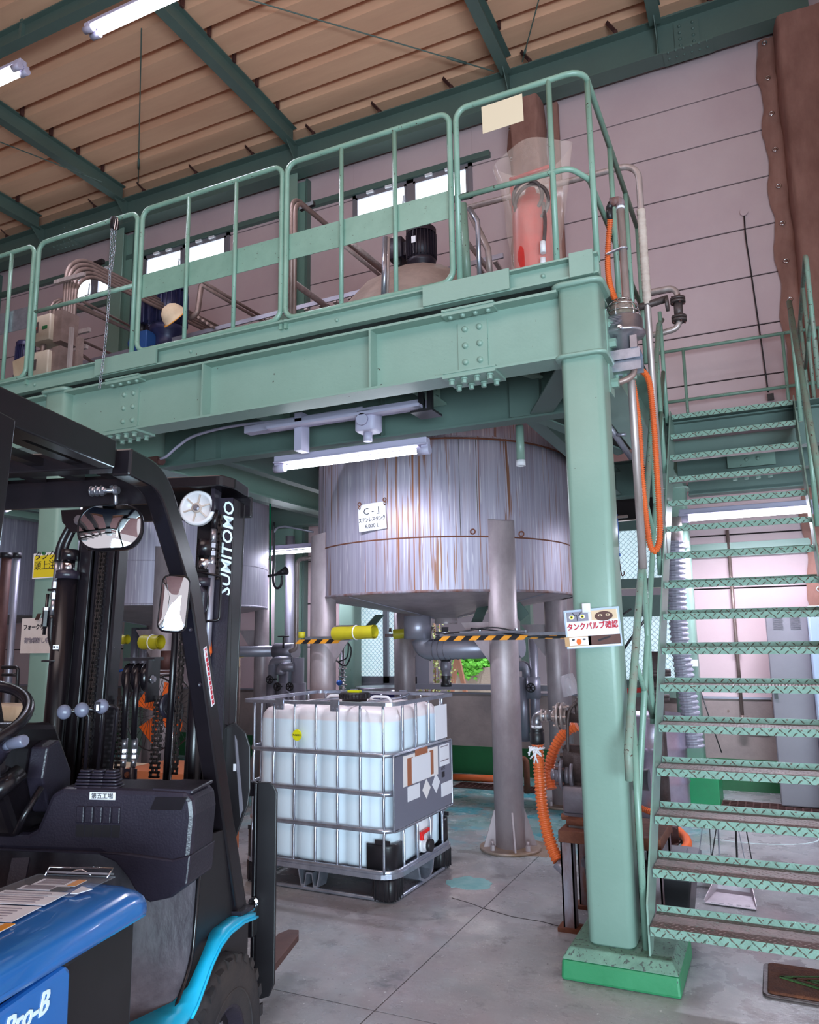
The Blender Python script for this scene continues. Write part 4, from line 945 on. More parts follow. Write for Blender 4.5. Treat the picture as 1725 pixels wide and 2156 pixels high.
# outlet valve
b = MB(); b.cyl((Wd-.03, .42, .24), (Wd+.005, .42, .24), .05, 20); b.cyl((Wd-.0, .42, .235), (Wd+.035, .42, .235), .033, 18); b.build('outlet_valve', 'white_plastic', IB)
b = MB(); b.cyl((Wd+.03, .42, .235), (Wd+.055, .42, .235), .037, 20); b.build('outlet_cap', 'black', IB)
b = MB(); b.bar((Wd+.012, .35, .312), (Wd+.012, .47, .318), .016, .022); b.box(Wd+.0, Wd+.02, .36, .385, .27, .31); b.build('valve_handle', 'valve_red', IB, bevel=.004)
b = MB(); b.lathe((Wd-.02, .48, .33), [(.11, 0), (.105, .008), (0, .012)], 24, X); b.build('outlet_recess', 'skin_board', IB) if 0 else b.build('outlet_recess', 'white_plastic', IB)
IB.location = (-3.16, 4.235, 0); IB.rotation_euler = (0, 0, math.radians(-1.5))
bpy.context.view_layer.update()
# ================================================================== STAIR
SX0, SX1 = -.60, .26; NT = 16
def stp(k): return 3.685+.1628*k, .255+.1958*k
S = thing('steel_stair', 'mint green steel stair of chequer plate treads rising at the right', 'stair', (-.17, 3.75, 0))
lug = MB(); n = 0
def lugs(b, o, ux, uy, up, x0, x1, h, pitch=.036, l=.0135, w_=.0036, ht=.003):
    rows = max(1, round(h/.02)); 
    for r_ in range(rows):
        v = h*(r_+.5)/rows; x = x0+(r_ % 2)*pitch/2; c = r_
        while x < x1:
            s_ = 1 if c % 2 else -1; p = o+ux*x+uy*v; d = (ux*.7+uy*s_*.7)*l*min(1, h/rows/.02); e = (ux*.7-uy*s_*.7)*w_
            q = [b.tv(p-d), b.tv(p+e), b.tv(p+d), b.tv(p-e)]; tp_ = b.tv(p+up*ht)
            for i in range(4): b.face([q[i], q[(i+1) % 4], tp_])
            x += pitch; c += 1
    return b
def tread_parts():
    O_ = V(0, 0, 0); x0, x1 = SX0+.006, SX1-.006
    b = MB(); b.box(x0, x1, 0, .215, -.005, 0); P1 = b.build('plate', 'tread_top', None, center=False)
    b = lugs(MB(), O_, X, Y, Z, x0+.01, x1-.01, .20, .032, .0115, .003, .0022); P2 = b.build('raised_lugs', 'lug_light', None, center=False, kind='stuff')
    b = MB(); b.box(x0, x1, -.003, .002, -.036, .0005); P3 = b.build('front_lip', 'tread_lip', None, center=False)
    b = lugs(MB(), V(0, -.003, -.036), X, Z, -Y, x0+.012, x1-.012, .036, .042, .019, .004, .0035); P4 = b.build('raised_lugs', 'lug_dark', None, center=False, kind='stuff')
    b = MB(); b.box(x0, x1, .213, .218, -.004, .028); P5 = b.build('rear_lip', 'tread_lip', None, center=False)
    b = lugs(MB(), V(0, .213, .0), X, Z, -Y, x0+.012, x1-.012, .028, .042, .018, .004, .003); P6 = b.build('raised_lugs', 'lug_dark', None, center=False, kind='stuff')
    return (P1, P2, P3, P4, P5, P6)
top0 = lipf = lipb = None
for k in range(NT):
    y, z = stp(k)
    tr = thing('tread', loc=(0, 0, 0)); tr.parent = S; tr.location = (0, y-3.75, z)
    if top0 is None:
        parts = tread_parts(); top0 = 1
        for o in parts: o.parent = tr; o.location = (.17, 0, 0)
    else:
        for o in parts: c = o.copy(); COL.objects.link(c); c.parent = tr
y0, z0 = stp(0); y1, z1 = stp(NT-1)
for x in (SX0-.008, SX1):
    b = MB(); s = (z1-z0)/(y1-y0); b.prism([(3.70, .13), (3.78, .13), (3.92, .30), (y1+.14, z1-.22), (y1+.22, z1-.10), (y1+.22, z1+.04), (y1+.02, z1+.04), (3.70, .34)], x, x+.008, 'x'); b.build('stringer', 'green', S)
b = MB(); b.box(SX0, SX0+.22, 3.80, 3.81, .02, .16); b.build('foot_plate', 'frame_grey', S) if 0 else b.b.free()
b = MB(); b.box(SX1-.1, SX1+.06, 3.68, 3.9, 0, .13); b.build('foot_plate', 'green', S)
# left stair railing
t = thing('stair_railing', 'mint green pipe railing on the left side of the stair', 'railing', (SX0, 3.8, .13)); sx = SX0-.03; sl = .1958/.1628
def onr(y, h): return V(sx, y, .255+(y-3.685)*sl+h)
MB().tube([onr(3.60, .84)-Z*.12, onr(3.60, .84), onr(6.02, .84), V(sx, 6.3, 4.05)], .019, 10).build('handrail', 'green_worn', t)
MB().tube([onr(3.77, .38), onr(6.1, .38)], .016, 10).build('mid_rail', 'green_rail', t)
for y, zb in ((3.77, .13), (4.40, None), (5.1, None), (5.75, None), (6.15, None)):
    zt = onr(y, .84).z; MB().cyl((sx, y, zb if zb else onr(y, -.08).z), (sx, y, zt), .016, 10).build('baluster', 'green_rail', t)
for y in (3.95, 4.7): MB().cyl(onr(y, .80), onr(y+.45, -.05), .013, 8).build('brace', 'green_rail', t)
t = thing('stair_railing', 'pipe railing on the right side of the stair at the view edge', 'railing', (SX1, 3.8, .2)); sx = SX1+.03
MB().tube([onr(3.60, .84), onr(6.02, .84)], .019, 10).build('handrail', 'green_worn', t)
for y in (4.5, 5.3, 6.0): MB().cyl(onr(y, -.05), onr(y, .84), .016, 10).build('baluster', 'green_rail', t)
# landing at the head of the stair
LD = thing('stair_landing', 'mint green landing at the head of the stair', 'landing', (-.1, 7.0, 3.1)); lz = 3.19
MB().box(-.66, 1.4, 6.15, 8.07, lz-.006, lz).build('deck_plate', 'green_dark', LD)
b = MB(); ibeam(b, (-.66, 6.35, lz-.30), (1.4, 6.35, lz-.30), .29, .12); b.build('front_beam', 'green_dark', LD)
b = MB(); ibeam(b, (-.66, 7.0, lz-.34), (1.4, 7.0, lz-.34), .33, .14); b.build('middle_beam', 'green_dark', LD)
b = MB(); ibeam(b, (-.66, 7.95, lz-.34), (1.4, 7.95, lz-.34), .33, .14); b.build('rear_beam', 'green_dark', LD)
b = MB(); b.box(-.25, .12, 6.90, 7.10, lz-.356, lz-.342); b.box(-.25, .12, 6.93, 6.955, lz-.3, lz-.1)
for i in range(4): b.bolt((-.20+i*.09, 6.94, lz-.356), -Z, .02, .05)
for i in range(2):
    for j in range(2): b.bolt((-.10+i*.09, 6.93, lz-.24+j*.10), -Y, .018, .018, True)
b.build('splice_plate', 'green', LD)
t = thing('landing_rail', 'pipe railing across the landing before the pink wall', 'railing', (-.1, 8.1, lz))
for z in (4.40, 3.86): MB().cyl((-.95, 8.04, z-(.0)), (.62, 8.04, z), .017, 10).build('rail', 'green_rail', t)
for x in (-.62, .30, .62): MB().cyl((x, 8.04, lz), (x, 8.04, 4.40), .016, 10).build('baluster', 'green_rail', t)
t = thing('landing_rail', 'pipe railing along the right side of the landing', 'railing', (.40, 7, lz))
MB().tube(fillet([(.42, 5.9, lz), (.42, 5.9, 4.2), (.42, 8.0, 4.2), (.42, 8.0, lz)], .08, 4), .017, 10).build('frame', 'green_worn', t); MB().cyl((.42, 5.9, 3.75), (.42, 8.0, 3.75), .015, 10).build('mid_rail', 'green_worn', t)
for y in (6.5, 7.2): MB().cyl((.42, y, lz), (.42, y, 4.2), .015, 10).build('baluster', 'green_worn', t)
# ================================================================== FORKLIFT (local frame: x right, y forward, z up; origin under the front axle)
FK = thing('forklift', 'blue and black forklift facing away with its mast lowered', 'forklift', (0, 0, 0))
# blue hood, lofted
def hood_sec(y):
    k = min(1, max(0, (-.615-y)/.5)); zt = .972+.012*k; fr = max(0, 1-(-.615-y)/.06)
    dz = -.012*fr*fr; zl = .90+.028*k
    return [(.18, zt-.055), (.225, zt-.012+dz), (.26, zt+dz), (.36, zt+.002+dz), (.44, zt-.004+dz), (.474, zt-.012+dz), (.492, zt-.026+dz*.6), (.499, zt-.045), (.50, zl+.012), (.498, zl), (.18, zl)]
b = MB(); R = []
for y in (-.612, -.625, -.65, -.68, -.8, -.9, -1.0, -1.15, -1.4, -1.9): R.append([b.tv((x-(.008 if y > -.62 else 0), y, z)) for x, z in hood_sec(y)])
for A, B_ in zip(R, R[1:]):
    for i in range(len(A)): b.face([A[i], A[(i+1) % len(A)], B_[(i+1) % len(A)], B_[i]], True)
b.face(R[0]); b.face(R[-1]); hd = b.build('hood', 'blue', FK)
MB().box(-.50, .185, -1.9, -.72, .60, .93, .02).build('rear_body', 'blue', FK, bevel=.02)
# hood decals
def onhood(x, y):
    k = min(1, max(0, (-.615-y)/.5)); return V(x, y, .972+.012*k+.0045)
def decal(name, m, x0, x1, y0, y1, up=0):
    b = MB(); t_ = .0012; q = [onhood(x0, y0), onhood(x1, y0), onhood(x1, y1), onhood(x0, y1)]; u = Z*(.0005+up); b.hexa([p+u for p in q]+[p+u+Z*t_ for p in q]); return b.build(name, m, FK)
for y0, y1, x0, x1, om in ((-.70, -.655, .265, .37, 1), (-.735, -.705, .255, .36, 0), (-.83, -.745, .235, .385, 0), (-.93, -.84, .235, .385, 0), (-1.02, -.94, .235, .40, 1)):
    decal('decal', 'white', x0, x1, y0, y1)
    if om: decal('decal', 'hazard_yellow', x1-.02, x1, y0, y1, .001)
    for k in range(5): decal('decal_print', 'ink_faded', x0+.01, x1-.03, y0+(y1-y0)*(.15+.16*k), y0+(y1-y0)*(.15+.16*k)+.002, .0012)
decal('decal', 'black', .335, .37, -.738, -.712, .001)
b = MB(); q = [onhood(.385, -.70), onhood(.42, -.715), onhood(.405, -.75), onhood(.39, -.75)]; b.hexa([p+Z*.0005 for p in q]+[p+Z*.002 for p in q]); b.build('torn_sticker', 'white', FK)
# clipboard clip on the hood nose
t = thing('clipboard', 'clear clipboard with a silver clip lying on the blue forklift hood', 'clipboard', (0, 0, 0)); CLIP = t
b = MB(); b.hexa([(.235, -.80, .990), (.425, -.80, .990), (.425, -.632, .980), (.235, -.632, .980), (.235, -.80, .992), (.425, -.80, .992), (.425, -.632, .982), (.235, -.632, .982)]); b.build('clear_board', 'clear_film', t)
b = MB(); b.bar((.265, -.635, .988), (.415, -.635, .988), .03, .004, (0, .3, 1)); b.build('clip_bar', 'steel', t)
b = MB(); b.tube([V(.265, -.65, .984), V(.262, -.63, .998), V(.418, -.63, .998), V(.415, -.65, .984)], .0025, 6); b.tube(spline([V(.31, -.64, .986), V(.34, -.635, .995), V(.37, -.64, .986)], 5), .002, 5); b.build('clip_wire', 'chrome', t)
# side panels
b = MB(); b.prism([(-1.9, .30), (-1.9, .910), (-.915, .910), (-.90, .895), (-.885, .30)], .47, .494, 'x'); b.build('side_panel', 'blue', FK, bevel=.008)
b = MB(); b.prism([(-.90, .30), (-.90, .91), (-.64, .91), (-.64, .30)], .30, .482, 'x'); b.build('battery_cover', 'black', FK, bevel=.01)
MB().box(-.48, .46, -1.9, -.66, .22, .9).build('chassis', 'black', FK)
text('model_lettering', 'Pro-B', .052, 'text_white', FK, V(.4952, -1.03, .872), V(0, 1, -.0), Z, bold=.0010, shear=.25)
# counterweight behind
MB().prism([(-1.9, .15), (-2.2, .15), (-2.3, .5), (-2.25, .9), (-1.9, 1.0)], -.5, .5, 'x').build('counterweight', 'blue', FK, bevel=.03)
# dash cowl
out = [(-.52, .925), (.16, .925), (.215, .905), (.255, .865), (.285, .822), (.32, .808), (.40, .822), (.455, .855), (.462, .94), (.470, 1.03), (.462, 1.07), (.44, 1.092), (.30, 1.096), (.04, 1.098), (.005, 1.08), (-.02, 1.02), (-.035, .985), (-.06, .972), (-.52, .968)]
out = [(x if x < .3 else (.3+(x-.3)*.80), z) for x, z in out]
b = MB(); b.prism(out, -.25, -.09, 'y'); b.build('dash_cowl', 'black_plastic', FK, bevel=.014)
b = MB(); b.prism([(-.52, .925), (.16, .925), (.215, .905), (.255, .865), (.285, .822), (.32, .806), (.382, .820), (.426, .853), (.433, .93), (.38, .917), (.25, .930), (-.52, .936)], -.258, -.09, 'y'); b.build('cowl_lower', 'black_plastic', FK, bevel=.006)
b = MB()
for k in range(5): b.box(.088+k*.027, .112+k*.027, -.256, -.249, 1.005, 1.05)
b.build('embossed_panel', 'black_plastic', FK, bevel=.003)
b = MB()
for k in range(5): b.box(.088+k*.027, .112+k*.027, -.2515, -.249, .968, 1.0)
b.build('embossed_panel', 'black', FK)
q = V(.165, -.2505, 1.078); card('factory_label', 'white', FK, q+V(0, -.003, 0), X, Z, .078, .020, .001); text('label_text', '第五工場', .0165, 'ink', FK, q+V(0, -.0052, -.0005), X, Z)
# tray pocket on the cowl top right
b = MB(); b.hexa([(.305, -.24, 1.090), (.425, -.24, 1.085), (.425, -.10, 1.09), (.33, -.10, 1.094), (.305, -.24, 1.099), (.425, -.24, 1.095), (.425, -.10, 1.099), (.33, -.10, 1.100)]); b.build('tray_rim', 'black_plastic', FK, bevel=.004)
MB().hexa([(.31, -.256, 1.045), (.40, -.256, 1.045), (.40, -.246, 1.045), (.31, -.246, 1.045), (.325, -.256, 1.078), (.415, -.256, 1.078), (.415, -.246, 1.078), (.325, -.246, 1.078)]).build('tray_recess', 'black_gloss', FK)
# steering console
b = MB(); b.prism([(-.02, .96), (-.26, .96), (-.34, 1.10), (-.36, 1.22), (-.28, 1.28), (-.10, 1.26), (.0, 1.1)], -.42, -.085, 'x'); b.build('console', 'black_gloss', FK, bevel=.02)
b = MB(); b.prism([(-.10, 1.0), (-.20, 1.02), (-.24, 1.12), (-.225, 1.205), (-.17, 1.22), (-.10, 1.12)], -.085, -.030, 'x'); b.build('console_cover', 'black_plastic', FK, bevel=.006)
b = MB(); b.cyl((-.060, -.30, 1.145), (-.090, -.385, 1.095), .026, 18); b.cyl((-.088, -.38, 1.098), (-.097, -.40, 1.088), .018, 16); b.build('ignition_barrel', 'black_gloss', FK)
b = MB(); b.bar((-.097, -.40, 1.088), (-.107, -.44, 1.058), .008, .006); b.bar((-.107, -.43, 1.065), (-.115, -.455, 1.045), .026, .003); b.torus((-.113, -.462, 1.018), .014, .0014, (1, .2, 0), 14, 5); b.build('ignition_key', 'chrome', FK)
MB().tube([V(-.02, -.26, 1.10), V(-.035, -.30, 1.04), V(-.055, -.31, .985)], .009, 8).build('trim_bracket', 'black_gloss', FK)
# steering wheel
sc = V(-.190, -.42, 1.30); sn = V(.10, -.42, .90).normalized()
b = MB(); b.torus(sc, .188, .0155, sn, 48, 12); b.build('steering_wheel', 'black_gloss', FK)
b = MB(); b.lathe(sc-sn*.02, [(.06, 0), (.055, .02), (.03, .03), (0, .03)], 24, sn); u, v = frame_from(sn)
for k in range(3): a = .6+k*2*PI/3; d = u*math.cos(a)+v*math.sin(a); b.bar(sc+d*.04, sc+d*.18, .035, .008, sn)
b.cyl(sc-sn*.25, sc, .035, 16); b.build('steering_hub', 'black_plastic', FK)
# direction lever with bellows
b = MB(); p0, p1 = V(-.075, -.40, 1.205), V(-.022, -.42, 1.232); n = 15; pts = [p0.lerp(p1, k/n) for k in range(n+1)]; b.tube(pts, lambda i: (.034-.017*i/n)*(1.0 if i % 2 else .82), 16); b.build('lever_bellows', 'black_plastic', FK)
b = MB(); b.cyl(p1, V(-.008, -.425, 1.240), .012, 12); b.tube([V(-.008, -.425, 1.240), V(-.003, -.427, 1.241), V(.042, -.44, 1.250), V(.048, -.442, 1.251)], lambda i: (.012, .0155, .0165, .012)[i], 16); b.build('direction_lever', 'lever_grey', FK)
# three hydraulic levers with boots
for k, (bx, kx, kz, dk) in enumerate(((.090, .037, 1.304, 0), (.130, .092, 1.310, 0), (.170, .152, 1.320, 1))):
    b = MB()
    for j in range(6): s_ = .028-.0022*j; z = 1.094+.0085*j; b.rbox(bx-s_, bx+s_, -.275-s_*.8+.06, -.275+s_*.8+.06, z, z+.0065, .006, 2)
    b.build('lever_boot', 'black_plastic', FK, bevel=0)
    b = MB(); yb = -.215; b.tube(fillet([(bx-.006, yb, 1.14), (bx+.004*(k+1), yb-.01, kz-.006), (kx+.022, yb-.035, kz+.004), (kx, yb-.04, kz+.002)], .015, 4), .0055, 10); b.build('lever_rod', 'black_gloss', FK)
    MB().sphere((kx, yb-.045, kz+.003), .021, 16, 10, (1, .8, 1)).build('lever_knob', 'lever_grey', FK)
    if dk: card('lever_pictogram', 'ink', FK, (kx-.002, yb-.0620, kz+.003), X, Z, .017, .026, .001); card('lever_pictogram', 'white', FK, (kx-.001, yb-.0635, kz+.001), X, Z, .008, .016, .0006)
# foot well
def sheet(path, x0, x1, th, name, m, bev=0):
    b = MB(); R = []
    for i, (y, z) in enumerate(path):
        a = path[max(0, i-1)]; c = path[min(len(path)-1, i+1)]; n_ = V(0, -(c[1]-a[1]), c[0]-a[0]).normalized()*th
        xa, xb = (x0[i], x1[i]) if isinstance(x0, (list, tuple)) else (x0, x1)
        R.append([b.tv((xa, y, z)), b.tv((xb, y, z)), b.tv((xb, y+n_.y, z+n_.z)), b.tv((xa, y+n_.y, z+n_.z))])
    for A, B_ in zip(R, R[1:]):
        for i in range(4): b.face([A[i], A[(i+1) % 4], B_[(i+1) % 4], B_[i]], True)
    b.face(R[0]); b.face(R[-1]); return b.build(name, m, FK, bevel=bev)
fp = [(p.y, p.z) for p in fillet([(0, -.13, .95), (0, -.17, .62), (0, -.30, .53), (0, -.75, .52)], .16, 6)]
sheet(fp, -.42, .405, .012, 'step_plate', 'step_rubber')
b = MB(); b.tube([V(.408, y, z) for y, z in fp], .006, 6); b.build('step_edge', 'black_gloss', FK)
b = MB(); pts = [(y, z-.006) for y, z in fp]+[(-.75, .26), (.25, .26), (.26, .60), (.12, .92)]; b.prism(pts, .398, .408, 'x'); b.build('side_plate', 'black', FK)
b = MB()
for x in (-.30, -.16, -.04): b.bar((x, -.30, .92), (x+.05, -.45, .62), .045, .012)
b.build('pedal_arm', 'black_plastic', FK)
for x in (-.25, -.11, .01): MB().box(x-.04, x+.04, -.50, -.43, .58, .61).build('pedal', 'rubber', FK, bevel=.005)
# fender
fpath = [(.20, .625), (.17, .63), (.08, .648), (-.03, .655), (-.10, .645), (-.16, .618), (-.215, .578), (-.25, .553), (-.285, .54), (-.34, .535), (-.40, .535)]
xl = [.41, .38, .385, .40, .42, .425, .420, .395, .355, .32, .30]; xr_ = [.455, .46, .46, .46, .46, .46, .46, .46, .46, .46, .46]
sheet(fpath, xl, xr_, -.012, 'fender', 'cyan'); sheet([(y+.004, z+.002) for y, z in fpath[:9]], [.44]*9, [.464]*9, .006, 'fender_lip', 'cyan')
MB().lathe((.435, -.09, .652), [(.012, 0), (.012, .003), (.006, .004), (0, .002)], 16, (0, -.3, 1)).build('plug', 'cyan', FK)
sheet([(.26, .63), (.20, .64), (.12, .655), (.05, .66)], .40, .43, .006, 'fender_bracket', 'cyan')
# wheels
def wheel(x0, x1, y, R, name='wheel'):
    t = thing(name, loc=(0, 0, 0)); t.parent = FK; xm = (x0+x1)/2; hw = (x1-x0)/2
    b = MB(); b.lathe((xm, y, R), [(R*.52, -hw*.86), (R*.60, -hw*.95), (R*.80, -hw), (R*.90, -hw*.96), (R*.965, -hw*.86), (R*.985, -hw*.7), (R*.985, hw*.7), (R*.965, hw*.86), (R*.90, hw*.96), (R*.80, hw), (R*.60, hw*.95), (R*.52, hw*.86)], 48, X); b.build('tyre', 'rubber', t)
    b = MB()
    for k in range(26):
        a = 2*PI*k/26
        for s in (-1, 1):
            d = V(0, math.cos(a), math.sin(a)); tt = V(0, -math.sin(a), math.cos(a)); c0 = V(xm, y, R)
            q = []
            for rr in (R*.955, R*1.0): q += [c0+V(s*hw*.08, 0, 0)+d*rr-tt*.020, c0+V(s*hw*.99, 0, 0)+d*(rr-(.012 if rr > R*.98 else .02))-tt*.012+tt*.03, c0+V(s*hw*.99, 0, 0)+d*(rr-(.012 if rr > R*.98 else .02))+tt*.022+tt*.03, c0+V(s*hw*.08, 0, 0)+d*rr+tt*.014]
            b.hexa(q)
    b.build('tread_lug', 'rubber', t)
    b = MB(); b.lathe((xm, y, R), [(R*.54, hw*.80), (R*.52, hw*.86), (R*.48, hw*.80), (R*.44, hw*.3), (R*.22, hw*.2), (R*.20, hw*.5), (0, hw*.5)], 36, X); b.build('rim', 'black_plastic', t)
    b = MB()
    for k in range(6): a = 2*PI*k/6; b.bolt((xm+hw*.22, y+R*.33*math.cos(a), R+R*.33*math.sin(a)), X, .012, .02)
    b.build('wheel_nut', 'steel', t)
    b = MB(); b.torus((xm+hw*.96, y, R), R*.66, .004, X, 40, 5); b.build('tyre_ring', 'rubber', t)
wheel(.29, .46, -.01, .292); wheel(-.46, -.29, -.01, .292); wheel(.30, .44, -1.42, .25); wheel(-.44, -.30, -1.42, .25)
MB().cyl((-.3, -.01, .29), (.3, -.01, .29), .06, 16).build('front_axle', 'black', FK)
# overhead guard
def pillar(s):
    pts = fillet([(s*.355, -.57, 1.955), (s*.36, -.40, 1.945), (s*.372, -.20, 1.66), (s*.395, .165, .655)], [0, .16, .5, 0], 8)
    b = MB(); b.sweep(pts, [(-.026, -.036), (.026, -.036), (.026, .036), (-.026, .036)], smooth=False, up=(1, 0, 0)); b.build('front_pillar', 'black_gloss', FK, bevel=.006)
    b = MB(); b.sweep([p+V(-s*.03, .03, 0) for p in pts[-10:]], [(-.012, -.018), (.012, -.018), (.012, .018), (-.012, .018)], smooth=False, up=(1, 0, 0)); b.build('pillar_web', 'black_gloss', FK)
    b = MB(); b.hexa([(s*.395-.045, .11, .655), (s*.395+.045, .11, .655), (s*.395+.045, .22, .64), (s*.395-.045, .22, .64), (s*.395-.045, .11, .668), (s*.395+.045, .11, .668), (s*.395+.045, .22, .653), (s*.395-.045, .22, .653)]); b.build('pillar_foot', 'black_plastic', FK)
    b = MB(); b.bar((s*.335, -1.95, 1.968), (s*.335, -.60, 1.968), .045, .07); b.build('roof_rail', 'black_gloss', FK, bevel=.004)
    b = MB(); b.bar((s*.35, -1.02, 1.95), (s*.36, -1.10, .95), .022, .07, (0, 1, 0)); b.build('rear_pillar', 'black_gloss', FK, bevel=.004)
pillar(1); pillar(-1)
b = MB(); b.bar((-.34, -.54, 1.965), (.34, -.54, 1.965), .06, .05); b.build('roof_cross_bar', 'black_gloss', FK, bevel=.004)
b = MB(); b.box(-.34, .34, -.36, -.345, 1.885, 1.97); b.box(-.34, .34, -.36, -.30, 1.96, 1.97); b.build('roof_header', 'black_gloss', FK)
for x in (-.23, -.12, 0, .12, .23): MB().bar((x, -1.9, 1.965), (x, -.38, 1.965), .035, .02).build('roof_slat', 'black_gloss', FK)
for y in (-.90, -1.3): MB().bar((-.33, y, 1.945), (.33, y, 1.945), .04, .02).build('roof_cross_bar', 'black_gloss', FK)
b = MB()
for y, z in ((-.27, 1.60), (-.235, 1.52), (-.16, 1.36)): b.bolt((.393, y+.015, z+.015), X, .007, .006, True)
b.build('rivet', 'black_plastic', FK)
# warning strip on the pillar
xd = V(.02, .355, -.93).normalized(); pc_ = V(.3965, -.085, 1.395)
pz = (V(.395, .165, .655)-V(.372, -.20, 1.66)).normalized(); pcn = V(.372, -.20, 1.66)+pz*.28
card('warning_strip', 'white', FK, pcn+V(.0268, 0, 0), -pz.cross(X) if 0 else V(0, pz.z*-1, pz.y).normalized(), -pz, .022, .125+.06, .001)
yd = -pz; xdv = V(0, -pz.z, pz.y).normalized()
for k, ch in enumerate('ツメ幅調整時は周辺要確認'): text('warning_text', ch, .0135, 'ink_red', FK, pcn+V(.0284, 0, 0)+yd*(.083-.015*k), xdv, yd)
# mirrors
def mirror(cx, cy, cz, w_, h, r, rot, tilt, roll, name):
    t = thing(name, loc=(0, 0, 0)); t.parent = FK
    Mx = Matrix.Translation((cx, cy, cz)) @ Matrix.Rotation(rot, 4, 'Z') @ Matrix.Rotation(tilt, 4, 'X') @ Matrix.Rotation(roll, 4, 'Y')
    o = fillet([(-w_/2, 0, -h/2), (w_/2, 0, -h/2), (w_/2, 0, h/2), (-w_/2, 0, h/2)], r, 8, True)
    b = MB(); b.T = Mx; n = len(o); rows = []
    for k, y in ((1, 0), (1.0, -.012), (.94, -.018)): rows.append([b.tv((p.x*k, y, p.z*k)) for p in o])
    rows.insert(0, [b.tv((p.x*.9, .03, p.z*.9)) for p in o])
    for A, B_ in zip(rows, rows[1:]):
        for i in range(n): b.face([A[i], A[(i+1) % n], B_[(i+1) % n], B_[i]], True)
    b.face(rows[0]); b.build('mirror_shell', 'black_gloss', t)
    b = MB(); b.T = Mx; L0 = None; c = b.tv((0, -.026, 0)); prev = None; rows = []
    for q in (.3, .6, .85, .945): rows.append([b.tv((p.x*q, -.026+.011*q*q, p.z*q)) for p in o])
    for i in range(n): b.face([c, rows[0][i], rows[0][(i+1) % n]], True)
    for A, B_ in zip(rows, rows[1:]):
        for i in range(n): b.face([A[i], A[(i+1) % n], B_[(i+1) % n], B_[i]], True)
    b.build('mirror_glass', 'mirror', t)
    return t
m1 = mirror(.255, -.43, 1.808, .172, .128, .055, math.radians(14), math.radians(-8), math.radians(-3), 'rear_view_mirror')
b = MB(); b.tube([V(.235, -.41, 1.93), V(.245, -.40, 1.91), V(.25, -.405, 1.86)], .006, 8); b.cyl((.18, -.415, 1.915), (.26, -.415, 1.915), .007, 8)
for x in (.18, .195, .21, .25): b.bolt((x, -.415, 1.915), X, .011, .012)
b.build('mirror_arm', 'steel', m1)
m2 = mirror(.425, -.39, 1.602, .075, .155, .022, math.radians(20), math.radians(0), math.radians(4), 'side_mirror')
b = MB(); b.cyl((.39, -.37, 1.60), (.385, -.20, 1.60), .008, 8); b.build('mirror_arm', 'black_gloss', m2)
# mast (tilted slightly forward)
MS = thing('mast', loc=(0, 0, 0)); MS.parent = FK; MS.location = (0, .30, 1.0)
def chan(x0, x1, y0, y1, z0, z1, name='mast_channel', side=1):
    b = MB(); b.box(x0, x1, y1-.012, y1, z0, z1); b.box(x0, x1, y0, y0+.012, z0, z1); xo = x1-.012 if side > 0 else x0; b.box(xo, xo+.012, y0, y1, z0, z1); b.build(name, 'black_gloss', MS, bevel=.003)
chan(.235, .305, .25, .37, .10, 2.02, side=1); chan(.165, .23, .26, .36, .10, 2.00, side=1); chan(-.30, -.245, .25, .37, .10, 2.02, side=-1); chan(-.225, -.16, .26, .36, .10, 2.00, side=-1)
MB().box(.236, .302, .246, .250, 1.0, 2.02).build('mast_face', 'black_plastic', MS)
for x in (-.238, -.152, .165): MB().box(x-.006, x+.006, .27, .33, .12, 1.99).build('mast_guide', 'black_gloss', MS)
def rchain(x, y, z0, z1, w_=.016):
    b = MB(); z = z0; k = 0
    while z < z1:
        for s in ((-1, 1) if k % 2 == 0 else (-.5, .5)): b.box(x+s*w_/2-.0015, x+s*w_/2+.0015, y-.008, y+.008, z-.004, z+.019)
        b.cyl((x-w_*.7, y, z), (x+w_*.7, y, z), .0045, 8); z += .0155; k += 1
    return b.build('lift_chain', 'chain_black', MS)
rchain(-.200, .25, 1.05, 1.84); rchain(.125, .27, 1.05, 1.66); rchain(.262, .235, 1.72, 1.95, .012); rchain(-.235, .22, 1.84, 1.97, .012)
rchain(-.115, .33, 1.03, 1.30, .03); rchain(.02, .33, 1.03, 1.30, .028); rchain(.062, .35, 1.03, 1.33, .02)
MB().cyl((.095, .27, .9), (.098, .27, 1.9), .012, 12).build('hydraulic_hose', 'black_gloss', MS)
for x, nm in ((-.315, 0), (.215, 1)):
    b = MB(); b.cyl((x, .22, .6), (x, .22, 1.74 if not nm else 1.70), .036 if not nm else .026, 24); b.build('lift_cylinder', 'black_gloss', MS)
    b = MB(); b.cyl((x, .22, 1.73 if not nm else 1.69), (x, .22, 1.76 if not nm else 1.72), .042 if not nm else .032, 24); b.build('gland_nut', 'black_plastic', MS)
    b = MB(); b.cyl((x, .22, 1.75), (x, .22, 1.80), .022, 20); b.build('piston_rod', 'chrome', MS); b = MB(); b.cyl((x, .22, 1.80), (x, .22, 1.86 if nm else 1.84), .030, 20); b.build('rod_head', 'black_gloss', MS)
# crosshead plate
b = MB(); b.prism([(p.x, p.y) for p in fillet([(-.33, .16, 0), (.29, .16, 0), (.318, .22, 0), (.318, .38, 0), (-.35, .38, 0), (-.35, .22, 0)], .03, 3, True)], 2.045, 2.085, 'z'); b.box(-.33, .33, .36, .38, 1.97, 2.05); b.build('mast_crosshead', 'black_gloss', MS, bevel=.004)
b = MB(); b.box(.235, .25, .20, .26, 1.96, 2.045); b.build('pulley_bracket', 'black_plastic', MS)
